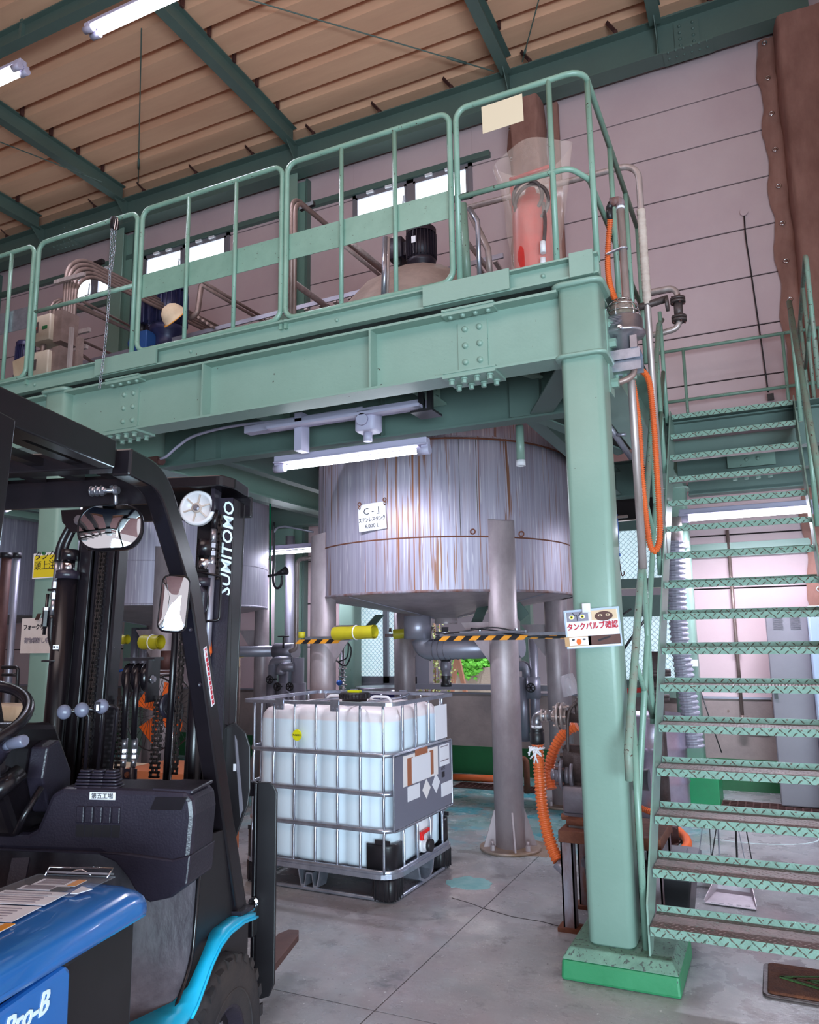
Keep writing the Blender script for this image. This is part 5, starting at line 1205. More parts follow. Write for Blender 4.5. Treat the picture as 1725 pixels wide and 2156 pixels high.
# white hose pulley
pc2 = V(.185, .205, 1.975); pn = V(.12, -1, -.05).normalized(); PL = MS
b = MB(); b.lathe(pc2, [(.0, -.010), (.062, -.010), (.066, -.004), (.058, 0), (.066, .004), (.062, .010), (.052, .012), (.050, .006), (.0, .006)], 40, pn); b.build('pulley_disc', 'white_plastic', PL)
b = MB(); u, v = frame_from(pn)
for k in range(6): a = k*PI/3+.3; d = u*math.cos(a)+v*math.sin(a); b.bar(pc2+d*.015+pn*.009, pc2+d*.050+pn*.009, .005, .006, pn)
b.lathe(pc2+pn*.004, [(.018, 0), (.018, .010), (.014, .012), (0, .012)], 20, pn); b.build('pulley_spoke', 'tape_wrap', PL); b = MB(); b.bolt(pc2+pn*.015, pn, .009, .012); b.build('pulley_bolt', 'steel', PL)
# hydraulic fittings
def fitting(x, y, z0, z1, s=1):
    b = MB(); h = z1-z0; b.cyl((x, y, z0), (x, y, z0+h*.30), .011*s, 14); b.cyl((x, y, z0+h*.30), (x, y, z0+h*.42), .015*s, 6); b.cyl((x, y, z0+h*.42), (x, y, z0+h*.5), .010*s, 12); b.cyl((x, y, z0+h*.5), (x, y, z0+h*.62), .0145*s, 6); b.cyl((x, y, z0+h*.62), (x, y, z1), .0115*s, 14); b.build('hose_fitting', 'steel', MS)
fitting(.243, .225, 1.76, 1.90); MB().cyl((.243, .225, 1.90), (.248, .225, 1.97), .012, 12).build('hydraulic_hose', 'black_gloss', MS)
MB().cyl((.24, .225, 1.40), (.243, .225, 1.77), .013, 14).build('steel_pipe', 'lagging', MS)
for x in (-.372, -.348):
    fitting(x, .235, 1.60, 1.80, .9); MB().tube(spline([(x, .235, 1.80), (x+.004, .235, 1.86), (x+.03, .24, 1.93), (x+.05, .25, 1.97)], 6), .0125, 12).build('hydraulic_hose', 'black_gloss', MS)
    MB().tube(spline([(x, .235, 1.60), (x+.004, .235, 1.52), (x+.028 if x < -.36 else x+.014, .24, 1.44), (x+.02, .24, 1.30), (x+.01, .24, .95)], 6), .0125, 12).build('hydraulic_hose', 'black_gloss', MS)
b = MB(); b.box(-.395, -.325, .225, .25, 1.690, 1.698)
for x in (-.395, -.33): b.cyl((x, .23, 1.56), (x, .23, 1.62), .012, 6); b.cyl((x, .23, 1.53), (x, .23, 1.68), .006, 8)
b.build('hose_clamp', 'black_gloss', MS)
for x in (-.395, -.33):
    MB().cyl((x, .23, 1.618), (x, .23, 1.63), .013, 6).build('clamp_nut', 'steel', MS)
for z in (1.435, 1.22):
    b = MB(); b.torus((-.335, .225, z), .045, .003, Z, 20, 6); b.build('hose_strap', 'black', MS)
MB().box(-.322, -.300, .181, .1825, 1.475, 1.49).build('tag', 'white', MS); text('tag_text', '■ 16', .009, 'ink', MS, V(-.311, .1808, 1.4825), X, Z)
b = MB(); b.prism([(-.345, 1.985), (-.20, 1.985), (-.215, 1.93), (-.27, 1.90), (-.295, 1.90), (-.335, 1.94)], .185, .195, 'y'); b.build('mast_gusset', 'black_gloss', MS); MB().bolt((-.268, .185, 1.945), -Y, .014, .012).build('gusset_bolt', 'steel', MS)
# centre hose sheaves and fittings
SV = thing('hose_sheave', loc=(0, 0, 0)); SV.parent = FK
for x in (-.085, -.05, -.015): MB().lathe((x, .33, 1.375), [(0, -.008), (.052, -.008), (.045, 0), (.052, .008), (0, .008)], 28, X).build('sheave_disc', 'black_gloss', SV)
b = MB(); b.box(-.10, .02, .30, .37, 1.435, 1.447); b.box(.005, .013, .27, .36, 1.29, 1.44); b.build('sheave_bracket', 'black_gloss', SV); MB().bolt((.013, .30, 1.37), X, .011, .012).build('sheave_bolt', 'steel', SV)
for x in (-.068, -.030):
    MB().tube([V(x, .275, 1.395), V(x, .27, 1.30), V(x-.002, .272, 1.165)], .0105, 12).build('hydraulic_hose', 'black_gloss', FK); fitting(x-.002, .272, 1.07, 1.165, .9)
    MB().cyl((x-.002, .272, .93), (x-.002, .272, 1.07), .010, 12).build('steel_pipe', 'black_plastic', FK)
b = MB(); b.box(-.085, -.015, .268, .275, .96, 1.065); b.build('fitting_plate', 'black_plastic', FK)
b = MB()
for z in (1.045, .995): b.bolt((-.048, .268, z), -Y, .008, .008)
b.build('plate_bolt', 'rust', FK)
b = MB(); b.lathe((.068, .33, 1.275), [(.0, -.006), (.045, -.006), (.045, .006), (.032, .008), (.028, 0), (0, .004)], 28, (.9, -.35, 0)); b.build('chain_wheel', 'black_plastic', FK)
MB().cyl((.075, .34, .9), (.075, .34, 1.28), .006, 10).build('carriage_rod', 'chrome', FK)
# mast side plate with the slot, sticker, blue tie
b = MB(); pl = [(.275, 1.20), (.330, 1.222), (.372, 1.185), (.388, 1.14), (.392, 1.0), (.385, .945), (.345, .842), (.312, .836), (.290, .92)]; b.prism(pl, .295, .303, 'y'); b.build('side_guard', 'black', FK, bevel=.003)
b = MB(); b.hexa([(.334, .291, 1.18), (.342, .291, 1.16), (.368, .291, .93), (.360, .291, .905), (.330, .296, 1.16), (.342, .296, 1.16), (.370, .296, .93), (.356, .296, .915)]); b.build('guard_slot', 'lagging', FK)
card('guard_label', 'white', FK, V(.335, .2945, 1.07), X, Z, .010, .024, .001)
b = MB(); b.box(.262, .285, .27, .30, 1.195, 1.215); b.build('reservoir_neck', 'paper', FK); MB().box(.258, .290, .265, .305, 1.215, 1.224).build('reservoir_cap', 'blue_cord', FK)
for p in ((.283, 1.155), (.285, 1.095), (.298, .91), (.300, .855)):
    b = MB(); b.lathe((p[0], .29, p[1]), [(.016, 0), (.016, .004), (.0, .005)], 18, -Y); b.bolt((p[0], .287, p[1]), -Y, .009, .014); b.build('flange_bolt', 'chrome', FK)
b = MB(); b.tube(spline([(.272, .27, 1.14), (.278, .26, 1.17), (.29, .27, 1.19), (.31, .28, 1.205), (.33, .285, 1.21)], 5), .0016, 5); b.tube(spline([(.285, .27, .93), (.295, .27, .96), (.292, .27, 1.02), (.285, .27, 1.15)], 5), .0016, 5); b.build('wire', 'black', FK)
b = MB(); b.lathe((.335, .20, .70), [(.0, 0), (.05, 0), (.055, .01), (.05, .03), (.03, .035), (0, .036)], 24, X); b.build('horn', 'black_plastic', FK)
# carriage, load backrest, forks
b = MB(); b.box(.33, .345, .49, .54, .25, .985); b.build('backrest_upright', 'black_gloss', FK, bevel=.004)
b = MB(); b.prism([(.345, .25), (.345, .985), (.39, .985), (.405, .975), (.418, .95), (.418, .30), (.40, .26), (.37, .25)], .50, .515, 'y'); b.build('backrest_upright', 'black', FK, bevel=.003)
b = MB(); b.box(-.418, -.345, .50, .515, .25, .985); b.build('backrest_upright', 'black', FK)
b = MB(); b.box(-.42, .345, .50, .53, .935, .985); b.build('backrest_top_bar', 'black_gloss', FK)
for z in (.28, .52): MB().box(-.40, .36, .44, .49, z-.05, z+.05).build('carriage_bar', 'black_gloss', FK, bevel=.006)
b = MB(); b.cyl((.20, .40, .575), (.31, .40, .575), .028, 18); b.build('tilt_cylinder', 'black_plastic', FK); MB().bolt((.343, .485, .575), -Y, .014, .014).build('upright_bolt', 'chrome', FK)
for x in (.20, -.27):
    b = MB(); R = []
    path = fillet([(x, .52, .62), (x, .55, .15), (x, 1.42, .15)], .05, 6)
    for i, p in enumerate(path):
        k = i/(len(path)-1); wl = .05 if i < len(path)-1 else .026; th_ = .018
        d = (path[min(i+1, len(path)-1)]-path[max(i-1, 0)]).normalized(); n_ = V(0, -d.z, d.y)
        if i == len(path)-1: th_ = .006
        R.append([b.tv(p+X*(-wl)-n_*th_), b.tv(p+X*wl-n_*th_), b.tv(p+X*wl+n_*th_), b.tv(p-X*wl+n_*th_)])
    # blunt tip rounding
    e = path[-1]; mid = [b.tv(V(x-.05, 1.34, .15-.014)), b.tv(V(x+.05, 1.34, .15-.014)), b.tv(V(x+.05, 1.34, .15+.014)), b.tv(V(x-.05, 1.34, .15+.014))]; R.insert(len(R)-1, mid)
    for A, B_ in zip(R, R[1:]):
        for i in range(4): b.face([A[i], A[(i+1) % 4], B_[(i+1) % 4], B_[i]])
    b.face(R[0]); b.face(R[-1]); b.build('fork_arm', 'fork', FK, bevel=.003)
# text on the mast, orange handle, side bracket loop
text('mast_lettering', 'SUMITOMO', .054, 'text_white', MS, V(.290, .2445, 1.83), V(0, 0, 1), V(-1, 0, 0), bold=.0008, shear=.25, sx=1.22)
b = MB(); b.prism([(.226, 1.578), (.240, 1.578), (.256, 1.46), (.247, 1.438), (.242, 1.56), (.226, 1.57)], .22, .235, 'y'); b.build('orange_lever', 'orange', MS)
b = MB(); b.tube(fillet([(.19, .20, 1.745), (.285, .215, 1.725), (.285, .215, 1.57), (.215, .20, 1.565)], .012, 3), .0045, 8); b.tube(spline([(.205, .2, 1.575), (.235, .21, 1.60), (.24, .21, 1.65), (.225, .205, 1.70)], 5), .004, 6); b.build('lamp_bracket', 'black_gloss', MS)
b = MB(); b.prism([(.175, 1.70), (.215, 1.70), (.24, 1.67), (.238, 1.60), (.215, 1.575), (.18, 1.60), (.168, 1.65)], .185, .215, 'y'); b.build('work_lamp', 'black_plastic', MS, bevel=.008)
b = MB()
for p in ((.215, 1.692), (.214, 1.592)): b.bolt((p[0], .185, p[1]), -Y, .007, .006, True)
b.build('lamp_screw', 'white', MS)
MS.rotation_euler = (math.radians(-3.2), 0, 0)
for o in (FK, CLIP): o.location = (-1.97, 1.874, 0); o.rotation_euler = (0, 0, math.radians(16))
bpy.context.view_layer.update()
# ================================================================== THINGS ON THE DECK
DZ = GZ1+.163
def motor(x, y, z, r, h, m, lab, box=True, name='mixer_motor', card_=False):
    t = thing(name, lab, 'motor', (x, y, z)); b = MB()
    b.lathe((x, y, z), [(r*1.05, 0), (r*1.05, .03), (r*.62, .06), (r*.62, h*.22), (r*.9, h*.28), (r*.95, h*.34), (r*.88, h*.36)], 24); b.build('gearbox', m, t)
    b = MB(); b.cyl((x, y, z+h*.36), (x, y, z+h*.86), r*.84, 28); b.build('body', m, t)
    b = MB()
    for k in range(26): a = 2*PI*k/26; b.bar((x+r*.9*math.cos(a), y+r*.9*math.sin(a), z+h*.38), (x+r*.9*math.cos(a), y+r*.9*math.sin(a), z+h*.84), .006, r*.22, (math.cos(a), math.sin(a), 0))
    b.build('cooling_fin', m, t)
    b = MB(); b.lathe((x, y, z), [(r*.98, h*.85), (r*.98, h*.95), (r*.8, h), (0, h)], 28); b.build('fan_cover', m, t)
    if box:
        b = MB(); b.rbox(x-r*2.15, x-r*1.15, y-r*.6, y+r*.6, z+h*.45, z+h*.85, .01); b.box(x-r*1.3, x-r*.8, y-r*.35, y+r*.35, z+h*.5, z+h*.75); b.build('terminal_box', m, t)
        b = MB(); b.cyl((x-r*1.5, y-r*.3, z+h*.3), (x-r*1.5, y-r*.3, z+h*.46), .03, 12); b.build('cable_gland', 'black', t)
    return t
b = MB(); b.lathe((-2.62, 5.95, 0), [(.98, 3.66), (.98, 4.02), (1.0, 4.04), (.93, 4.10), (.60, 4.50), (.34, 4.68), (.28, 4.69), (0, 4.69)], 14); b.build('tank_cowl', 'lid_metal', T1)
m = motor(-2.62, 5.95, 4.69, .140, .50, 'motor_dark', 'dark mixer motor on the lid of the rust streaked tank')
MB().box(-2.65, -2.61, 5.80, 5.806, 4.98, 5.04).build('name_plate', 'white', m); MB().box(-2.59, -2.52, 5.84, 5.86, 5.17, 5.20).build('yellow_mark', 'hazard_yellow', m)
m = motor(-5.95, 6.35, 4.70, .215, .86, 'motor_navy', 'big navy mixer motor behind the railing, wearing a hard hat')
MB().cyl((-5.95, 6.35, 3.70), (-5.95, 6.35, 4.70), .16, 16).build('pedestal', 'lid_metal', m)
b = MB(); b.box(-6.2, -6.02, 6.1, 6.35, 4.70, 4.92); b.build('blue_bracket', 'motor_blue', m, bevel=.01); b = MB(); b.torus((-6.22, 6.1, 4.80), .055, .016, Y, 18, 8); b.build('lifting_eye', 'motor_blue', m)
q = at(369, 668, y=6.05); t = thing('hard_hat', 'cream hard hat with a yellow edge hung on the navy motor', 'hat', q)
b = MB(); b.T = Matrix.Translation(q) @ Matrix.Rotation(math.radians(-22), 4, 'Y') @ Matrix.Rotation(math.radians(48), 4, 'X'); b.lathe((0, 0, 0), [(.135, 0), (.13, .05), (.10, .11), (.05, .145), (0, .15)], 24); b.lathe((0, 0, 0), [(.135, 0), (.16, -.012), (.135, -.006)], 24); b.build('shell', 'cloth_tan', t)
b = MB(); b.T = Matrix.Translation(q) @ Matrix.Rotation(math.radians(-22), 4, 'Y') @ Matrix.Rotation(math.radians(48), 4, 'X'); b.torus((0, 0, -.008), .155, .006, Z, 28, 6); b.build('rim', 'hazard_yellow', t)
q = at(50, 790, y=5.4); m = motor(q.x, 5.4, q.z-.05, .10, .42, 'motor_navy', 'small navy motor with a tan card at the left end of the deck', False)
qq = at(42, 775, y=5.2); b = MB(); b.T = Matrix.Translation(qq) @ Matrix.Rotation(math.radians(25), 4, 'X'); b.hexa([(-.13, -.004, -.10), (.07, -.004, -.06), (.07, .004, -.06), (-.13, .004, -.10), (-.07, -.004, .08), (.13, -.004, .11), (.13, .004, .11), (-.07, .004, .08)]); b.build('tan_card', 'cloth_tan', m)
# bagged red extinguisher cylinder on wheels
ey = 4.22; e0 = at(1118, 578, y=ey); e1 = at(1118, 400, y=ey)
t = thing('wheeled_extinguisher', 'red wheeled extinguisher cylinder with coiled hose under the clear bag', 'extinguisher', (e0.x, ey, DZ))
ex = e0.x+.02
b = MB(); b.lathe((ex, ey, DZ+.05), [(0, 0), (.105, .0), (.118, .03), (.118, .52), (.11, .58), (.08, .63), (.04, .66), (.03, .70), (0, .70)], 30); b.build('cylinder', 'red', t)
b = MB()
for s, k in ((-1, 0), (1, 0)): b.torus((ex+s*.155, ey+.03, DZ+.085), .065, .024, X, 24, 10); b.cyl((ex+s*.15, ey+.03, DZ+.085), (ex+s*.16, ey+.03, DZ+.085), .045, 16)
b.build('wheel', 'rubber', t)
b = MB(); b.torus((ex+.03, ey-.10, DZ+.60), .105, .012, (.15, 1, .3), 30, 8); b.torus((ex+.01, ey-.11, DZ+.64), .09, .012, (.1, 1, .4), 30, 8); b.tube(spline([(ex+.10, ey-.1, DZ+.58), (ex+.11, ey-.12, DZ+.45), (ex+.10, ey-.13, DZ+.30)], 6), .011, 8); b.build('hose', 'pump_dark', t)
b = MB(); b.cyl((ex+.095, ey-.135, DZ+.32), (ex+.095, ey-.135, DZ+.25), .017, 12); b.cyl((ex+.092, ey-.135, DZ+.22), (ex+.092, ey-.135, DZ+.16), .017, 12); b.build('nozzle', 'white_plastic', t)
b = MB(); b.cyl((ex-.10, ey, DZ+.5), (ex-.12, ey, DZ+.86), .012, 8); b.cyl((ex+.12, ey+.02, DZ+.5), (ex+.12, ey+.02, DZ+.80), .012, 8); b.cyl((ex-.12, ey, DZ+.85), (ex+.12, ey, DZ+.87), .012, 8); b.build('handle', 'red', t)
t2 = thing('clear_bag', 'crumpled clear plastic bag pulled over the red cylinder on the deck', 'bag', (ex, ey, DZ))
b = MB(); R = []; n = 40; mm = 26
for i in range(mm+1):
    h = i/mm; w_ = .155+.10*max(0, h-.35)**1.3*1.6; row = []
    for k in range(n):
        a = 2*PI*k/n; c_, s_ = math.cos(a), math.sin(a); f_ = w_*(1+.05*noise.noise(V(c_*2, s_*2, h*5))+.035*math.sin(5*a+h*9))
        top = .95+.02*c_+.02*math.sin(3*a)
        row.append(b.tv((ex+.02+f_*c_*(1.0), ey+f_*s_*(.8-.45*max(0, h-.6)), DZ+.012+top*h)))
    R.append(row)
for A, B_ in zip(R, R[1:]):
    for i in range(n): b.face([A[i], A[(i+1) % n], B_[(i+1) % n], B_[i]], True)
b.build('film', 'polythene', t2)
# chain with clip on the open railing
cx_ = at(237, 470, y=RY-.03)
t = thing('hanging_chain', 'steel chain with a black clip hanging from the railing', 'chain', cx_)
b = MB(); b.rbox(cx_.x-.025, cx_.x+.02, RY-.035, RY+.02, cx_.z-.03, cx_.z+.055, .012, 3); b.build('clip', 'black', t)
b = MB(); b.tube(fillet([(cx_.x+.03, RY-.03, cx_.z+.03), (cx_.x+.05, RY-.03, cx_.z+.03), (cx_.x+.045, RY-.03, cx_.z-.06), (cx_.x+.02, RY-.03, cx_.z-.06)], .01, 3, True), .004, 6, True); b.build('carabiner', 'chrome', t)
def links(pts, R_=.0095, L_=.016, wr=.0022):
    b = MB(); p = resample([Vector(q) for q in pts], .0215)
    for i in range(len(p)-1):
        d = (p[i+1]-p[i]).normalized(); u, v = frame_from(d)
        if i % 2: u, v = v, u
        c = (p[i]+p[i+1])/2; b.tube([c+d*L_*.9*math.cos(a)+u*R_*math.sin(a) for a in [2*PI*k/10 for k in range(10)]], wr, 5, True)
    return b
b = links([at(236, 482, y=RY-.03), at(232, 560, y=RY-.05), at(229, 640, y=RY-.07), at(220, 740, y=RY-.09), at(209, 822, y=RY-.10)]); b.build('chain', 'galv', t)
b = links([at(243, 484, y=RY-.02), at(240, 530, y=RY-.02), at(234, 575, y=RY-.045)]); b.build('chain', 'galv', t)
# conduit bundles
cn = 0
def conduits(lab, paths, r=.022, m='conduit', name='conduit_bundle', cat='conduit'):
    t = thing(name, lab, cat, paths[0][0])
    for p, rr in paths if isinstance(paths[0][1], float) else [(q, .12) for q in paths]: MB().tube(fillet(p, rr, 7), r, 8).build('conduit', m, t)
    return t
ps = []
for k in range(5):
    ex_ = k*.045; yb = 5.0
    a0 = at(128+k*5.6, 760, y=yb); a1 = V(a0.x, yb, 5.20-.035*k); zt = 5.45-.05*k
    ps.append([V(a0.x, yb, a0.z), V(a0.x, yb, zt), V(a0.x-.0, 8.1, zt+.9-.05*k)])
t = thing('conduit_bundle', 'bundle of bent steel conduits arching over at the left of the deck', 'conduit', ps[0][0])
for k, p in enumerate(ps):
    # run: up, arch over, then away to the wall along +Y
    a = p[0]; zt = at(140+k*8, 530+k*8, y=5.0).z; x = a.x
    MB().tube(fillet([a, V(x, 5.0, zt), V(x+.15, 8.12, zt+.02)], .28, 9), .02, 8).build('conduit', 'conduit', t)
q = at(130, 590, y=4.96)
for qy in ((128, 590), (138, 705), (132, 740)): q = at(qy[0]-4, qy[1], y=4.95); MB().box(q.x-.06, q.x+.34, 4.94, 4.97, q.z-.03, q.z+.01).build('strut', 'pipe_steel', t)
q = at(205, 548, y=6.6); MB().bar(at(185, 562, y=6.3), at(218, 550, y=6.3), .05, .05).build('strut', 'black', t)
t = thing('conduit_bundle', 'pair of smaller conduits looping behind the control box', 'conduit', at(110, 620, y=5.1))
for k in range(3):
    a = at(104+k*8, 690, y=5.1); zt = at(120, 618+6*k, y=5.1).z; MB().tube(fillet([a, V(a.x, 5.1, zt), V(a.x+.12, 8.12, zt)], .18, 8), .018, 8).build('conduit', 'conduit', t)
t = thing('conduit_pair', 'two conduits sloping down to the right behind the chain railing', 'conduit', at(180, 640, y=6))
for dy in (0, 10): MB().tube([at(150, 622+dy, y=5.6), at(290, 695+dy, y=6.9)], .016, 8).build('conduit', 'conduit', t)
for dy in (0, 26): MB().tube([at(160, 712+dy, y=5.6), at(245, 765+dy*1.3-(0 if dy else 15), y=6.9)], .018, 8).build('conduit', 'conduit', t)
t = thing('conduit_pair', 'conduit pair bending over at the left of the central railing panel', 'conduit', at(612, 600, y=5.2))
for k in range(2):
    a = at(612+k*7, 690, y=5.2); zt = at(620, 410+10*k, y=5.2).z; MB().tube(fillet([a, V(a.x, 5.2, zt), V(a.x+.12, 8.12, zt)], .12, 8), .020, 8).build('conduit', 'conduit', t)
q = at(640, 436, y=5.3); MB().bar(at(632, 440, y=5.6), at(662, 428, y=5.6), .04, .04).build('strut', 'black', t)
t = thing('deck_pipe', 'sloping brown pipe on the deck behind the central railing', 'pipe', at(610, 580, y=5.5)); MB().tube(fillet([at(604, 620, y=5.5), at(604, 585, y=5.5), at(726, 672, y=6.6)], .1, 5), .03, 10).build('pipe', 'pipe_steel', t)
t = thing('deck_pipe', 'pair of dark pipes crossing behind the kick plate of the hat panel', 'pipe', at(420, 600, y=6))
for dy in (0, 9): MB().tube([at(425, 592+dy, y=5.8), at(560, 672+dy, y=7.1)], .018, 8).build('pipe', 'conduit', t)
for k in range(4): MB().tube([at(418+k*9, 668+k*6, y=6.2), at(456+k*9, 700+k*4, y=6.8)], .016, 8).build('pipe', 'conduit', t)
MB().tube(fillet([at(434, 600, y=6.2), at(424, 600, y=6.2), at(416, 660, y=6.2), at(400, 670, y=6.2)], .08, 5), .03, 10).build('flexible_conduit', 'conduit', t)
t = thing('deck_pipe', 'long pipes running behind the motor and kick plate', 'pipe', at(750, 560, y=6)); MB().tube([at(722, 515, y=5.4), at(812, 590, y=6.4)], .018, 8).build('pipe', 'pipe_steel', t); MB().tube([at(742, 512, y=5.4), at(830, 583, y=6.4)], .018, 8).build('pipe', 'pipe_steel', t); MB().tube([at(830, 500, y=6), at(892, 570, y=7)], .02, 8).build('pipe', 'pipe_steel', t)
t = thing('pipe_arch', 'bent steel pipe frame right of the dark mixer motor', 'frame', at(1000, 500, y=5.2))
for x0, yy in ((985, 5.2), ): MB().cyl(at(985, 600, y=5.0), at(975, 430, y=5.0), .03, 10).build('post', 'green_rail', t)
MB().tube(fillet([at(988, 438, y=5.2), at(1006, 466, y=5.2), at(1010, 590, y=5.2)], .05, 4), .02, 8).build('pipe', 'galv', t); MB().tube(fillet([at(990, 448, y=5.4), at(1028, 525, y=5.4), at(1032, 580, y=5.4)], .12, 5), .026, 8).build('pipe', 'pipe_steel', t)
MB().tube([at(960, 480, y=5.2), at(1000, 530, y=5.6), at(1045, 590, y=6)], .02, 8).build('pipe', 'pipe_steel', t)
t = thing('guide_post', 'galvanised post beside the conical tank lid', 'post', at(808, 620, y=5)); MB().cyl(at(808, 625, y=5.0), at(812, 500, y=5.0), .022, 10).build('post', 'galv', t); MB().cyl(at(816, 620, y=5.0), at(819, 500, y=5.0), .012, 8).build('post', 'pipe_steel', t)
# control boxes on the left
for (px, py, lab, w_, h, red) in ((97, 697, 'beige control box with a red button, upper of the pair', .26, .24, 1), (92, 775, 'beige control box with two knobs, lower of the pair', .26, .26, 0)):
    q = at(px, py, y=4.55); t = thing('control_box', lab, 'box', q); b = MB(); b.rbox(q.x-w_/2, q.x+w_/2, 4.48, 4.66, q.z-h/2, q.z+h/2, .015); b.build('case', 'ctrl_beige', t); b = MB(); b.box(q.x+w_/2, q.x+w_/2+.10, 4.52, 4.70, q.z-h/2-.02, q.z+h/2+.03); b.build('mounting_plate', 'conduit', t)
    b = MB(); b.box(q.x-.10, q.x-.01, 4.475, 4.48, q.z-.04, q.z+.06); b.build('window', 'pump_dark', t)
    if not red: MB().box(q.x+w_/2+.02, q.x+w_/2+.07, 4.60, 4.65, DZ, q.z-h/2).build('support_post', 'conduit', t)
    if red: b = MB(); b.cyl((q.x-.04, 4.475, q.z), (q.x-.04, 4.455, q.z), .018, 12); b.build('red_button', 'valve_red', t); b = MB(); b.box(q.x+.04, q.x+.10, 4.474, 4.48, q.z-.02, q.z+.01); b.build('green_label', 'green_paint', t)
    else:
        for dz in (.05, -.06): b = MB(); b.cyl((q.x-.07, 4.475, q.z+dz), (q.x-.07, 4.44, q.z+dz), .03, 14); b.build('knob', 'black', t)
    b = MB(); b.tube(spline([(q.x-.02, 4.55, q.z-h/2), (q.x-.02, 4.55, q.z-h/2-.12), (q.x+.10, 4.56, q.z-h/2-.22)], 5), .022, 8); b.build('gland_hose', 'conduit', t)
t = thing('strut_post', 'pair of upright steel strut posts beside the control boxes', 'post', at(155, 780, y=4.5)); MB().box(*(lambda q: (q.x-.015, q.x+.015, 4.48, 4.51, DZ, q.z))(at(152, 690, y=4.5))).build('post', 'pipe_steel', t); MB().box(*(lambda q: (q.x-.02, q.x+.02, 4.53, 4.58, DZ, q.z))(at(158, 706, y=4.5))).build('post', 'conduit', t)
# cable ladder along the back of the deck
t = thing('cable_ladder', 'galvanised cable ladder along the back of the deck', 'cable tray', (-6, 7.6, 4.2))
for (a, c) in ((at(150, 770, y=6.3), at(620, 650, y=6.3)), (at(600, 655, y=6.3), at(1060, 538, y=6.3))):
    for dz, dy in ((0, 0), (-.05, .45)):
        MB().bar(a+V(0, dy, dz), c+V(0, dy, dz), .02, .045).build('side_rail', 'lagging', t)
    for k in range(14): p = a.lerp(c, (k+.5)/14); MB().bar(p+V(0, 0, -.03), p+V(0, .45, -.06), .04, .02).build('rung', 'pipe_steel', t)
# ================================================================== PIPES RIGHT OF THE COLUMN
t = thing('riser_pipe', 'grey steel riser pipe with a brown elbow beside the beacon', 'pipe', (-.45, 4.3, 1)); ry = 4.22
pts = [at(1380, 1500, y=ry+.0), at(1322, 680, y=ry), at(1307, 425, y=ry)]
rx = at(1322, 680, y=ry).x; ztop = at(1307, 432, y=ry).z
MB().cyl((rx, ry, 1.85), (rx, ry, ztop-.02), .021, 18).build('pipe', 'pipe_steel', t); MB().cyl((rx, ry, ztop-.025), (rx, ry, ztop-.008), .0235, 18).build('tape_band', 'white', t)
b = MB(); b.tube(fillet([(rx, ry, ztop-.01), (rx, ry, ztop+.03), (rx-.055, ry-.01, ztop+.025)], .03, 6), .026, 16); b.build('elbow', 'rust_paint', t)
b = MB(); b.tube(fillet([(rx-.05, ry-.01, ztop+.025), (rx-.062, ry-.01, ztop-.01), (rx-.06, ry-.01, ztop-.08)], .02, 4), lambda i: .019*(1 if i % 2 else .8), 12); b.build('coupler', 'black', t)
b = MB(); b.bar((rx-.09, ry-.02, ztop-.29), (rx+.0, ry-.02, ztop-.27), .02, .006); b.torus((rx, ry, ztop-.27), .024, .005, Z, 16, 6); b.build('pipe_clamp', 'galv', t)
MB().cyl((rx-.01, ry-.03, 3.27), (rx-.01, ry-.03, 3.36), .03, 12).build('stub', 'pipe_steel', t)
ORH = thing('orange_hose', 'orange corrugated hose looping down beside the stair rails', 'hose', (rx, ry, 2))
b = MB(); hose(b, [V(rx-.06, ry-.01, ztop-.08), at(1280, 540, y=ry+.05), at(1285, 600, y=ry+.05), at(1305, 660, y=ry+.05), at(1330, 790, y=ry+.05), at(1346, 900, y=ry+.05), at(1352, 1000, y=ry+.1), at(1362, 1100, y=ry+.12), at(1370, 1150, y=ry+.14), at(1382, 1158, y=ry+.16), at(1390, 1120, y=ry+.18), at(1384, 1000, y=ry+.2), at(1376, 880, y=ry+.2), at(1366, 800, y=ry+.2), at(1345, 775, y=ry+.22)], .0155, .012, .17, 10); b.build('corrugated_hose', 'orange_hose', ORH)
t = thing('steam_pipe', 'pipe bending down with white tape wrapping right of the beacon', 'pipe', at(1345, 350, y=5.4)); wy = 5.3; p0 = at(980, 435, y=wy); p1 = at(1338, 345, y=wy); xb = at(1352, 470, y=wy).x
zt = p1.z; MB().tube(fillet([(p0.x, wy, zt), (xb, wy, zt), (xb, wy, 2.0)], .12, 7), .023, 16).build('pipe', 'pipe_steel', t)
b = MB(); z1_ = at(1358, 440, y=wy).z; z0_ = at(1375, 640, y=wy).z; b.tube([V(xb, wy, z1_+(z0_-z1_)*k/90) for k in range(91)], lambda i: .029+.0016*math.sin(i*1.9)+.0012*math.sin(i*.7), 16); b.build('tape_wrapping', 'tape_wrap', t)
b = MB(); b.cyl((xb-.16, wy, z0_-.02), (xb+.14, wy, z0_+.02), .025, 10); b.lathe((xb-.16, wy, z0_-.02), [(0, 0), (.04, 0), (.04, .02), (0, .02)], 12, X); b.lathe((xb+.12, wy, z0_-.02), [(0, 0), (.05, 0), (.05, .02), (0, .02)], 12, X); b.build('branch_valve', 'pump_dark', t)
t = thing('valve_line', 'thin brown pipe with a flanged strainer before the pink wall', 'pipe', at(1420, 620, y=6.2)); vy = 6.2
a0 = at(1275, 635, y=vy); a1 = at(1412, 607, y=vy); zt = a1.z
xv = at(1428, 640, y=vy).x; zb = at(1434, 690, y=vy).z
MB().tube(fillet([(a0.x, vy, zt), (xv, vy, zt), (xv, vy, zb), (xv-.16, vy, zb-.02), (xv-.30, vy, zb-.02)], .07, 5), .024, 12).build('pipe', 'pipe_steel', t)
b = MB(); zm = (zt+zb)/2-.02
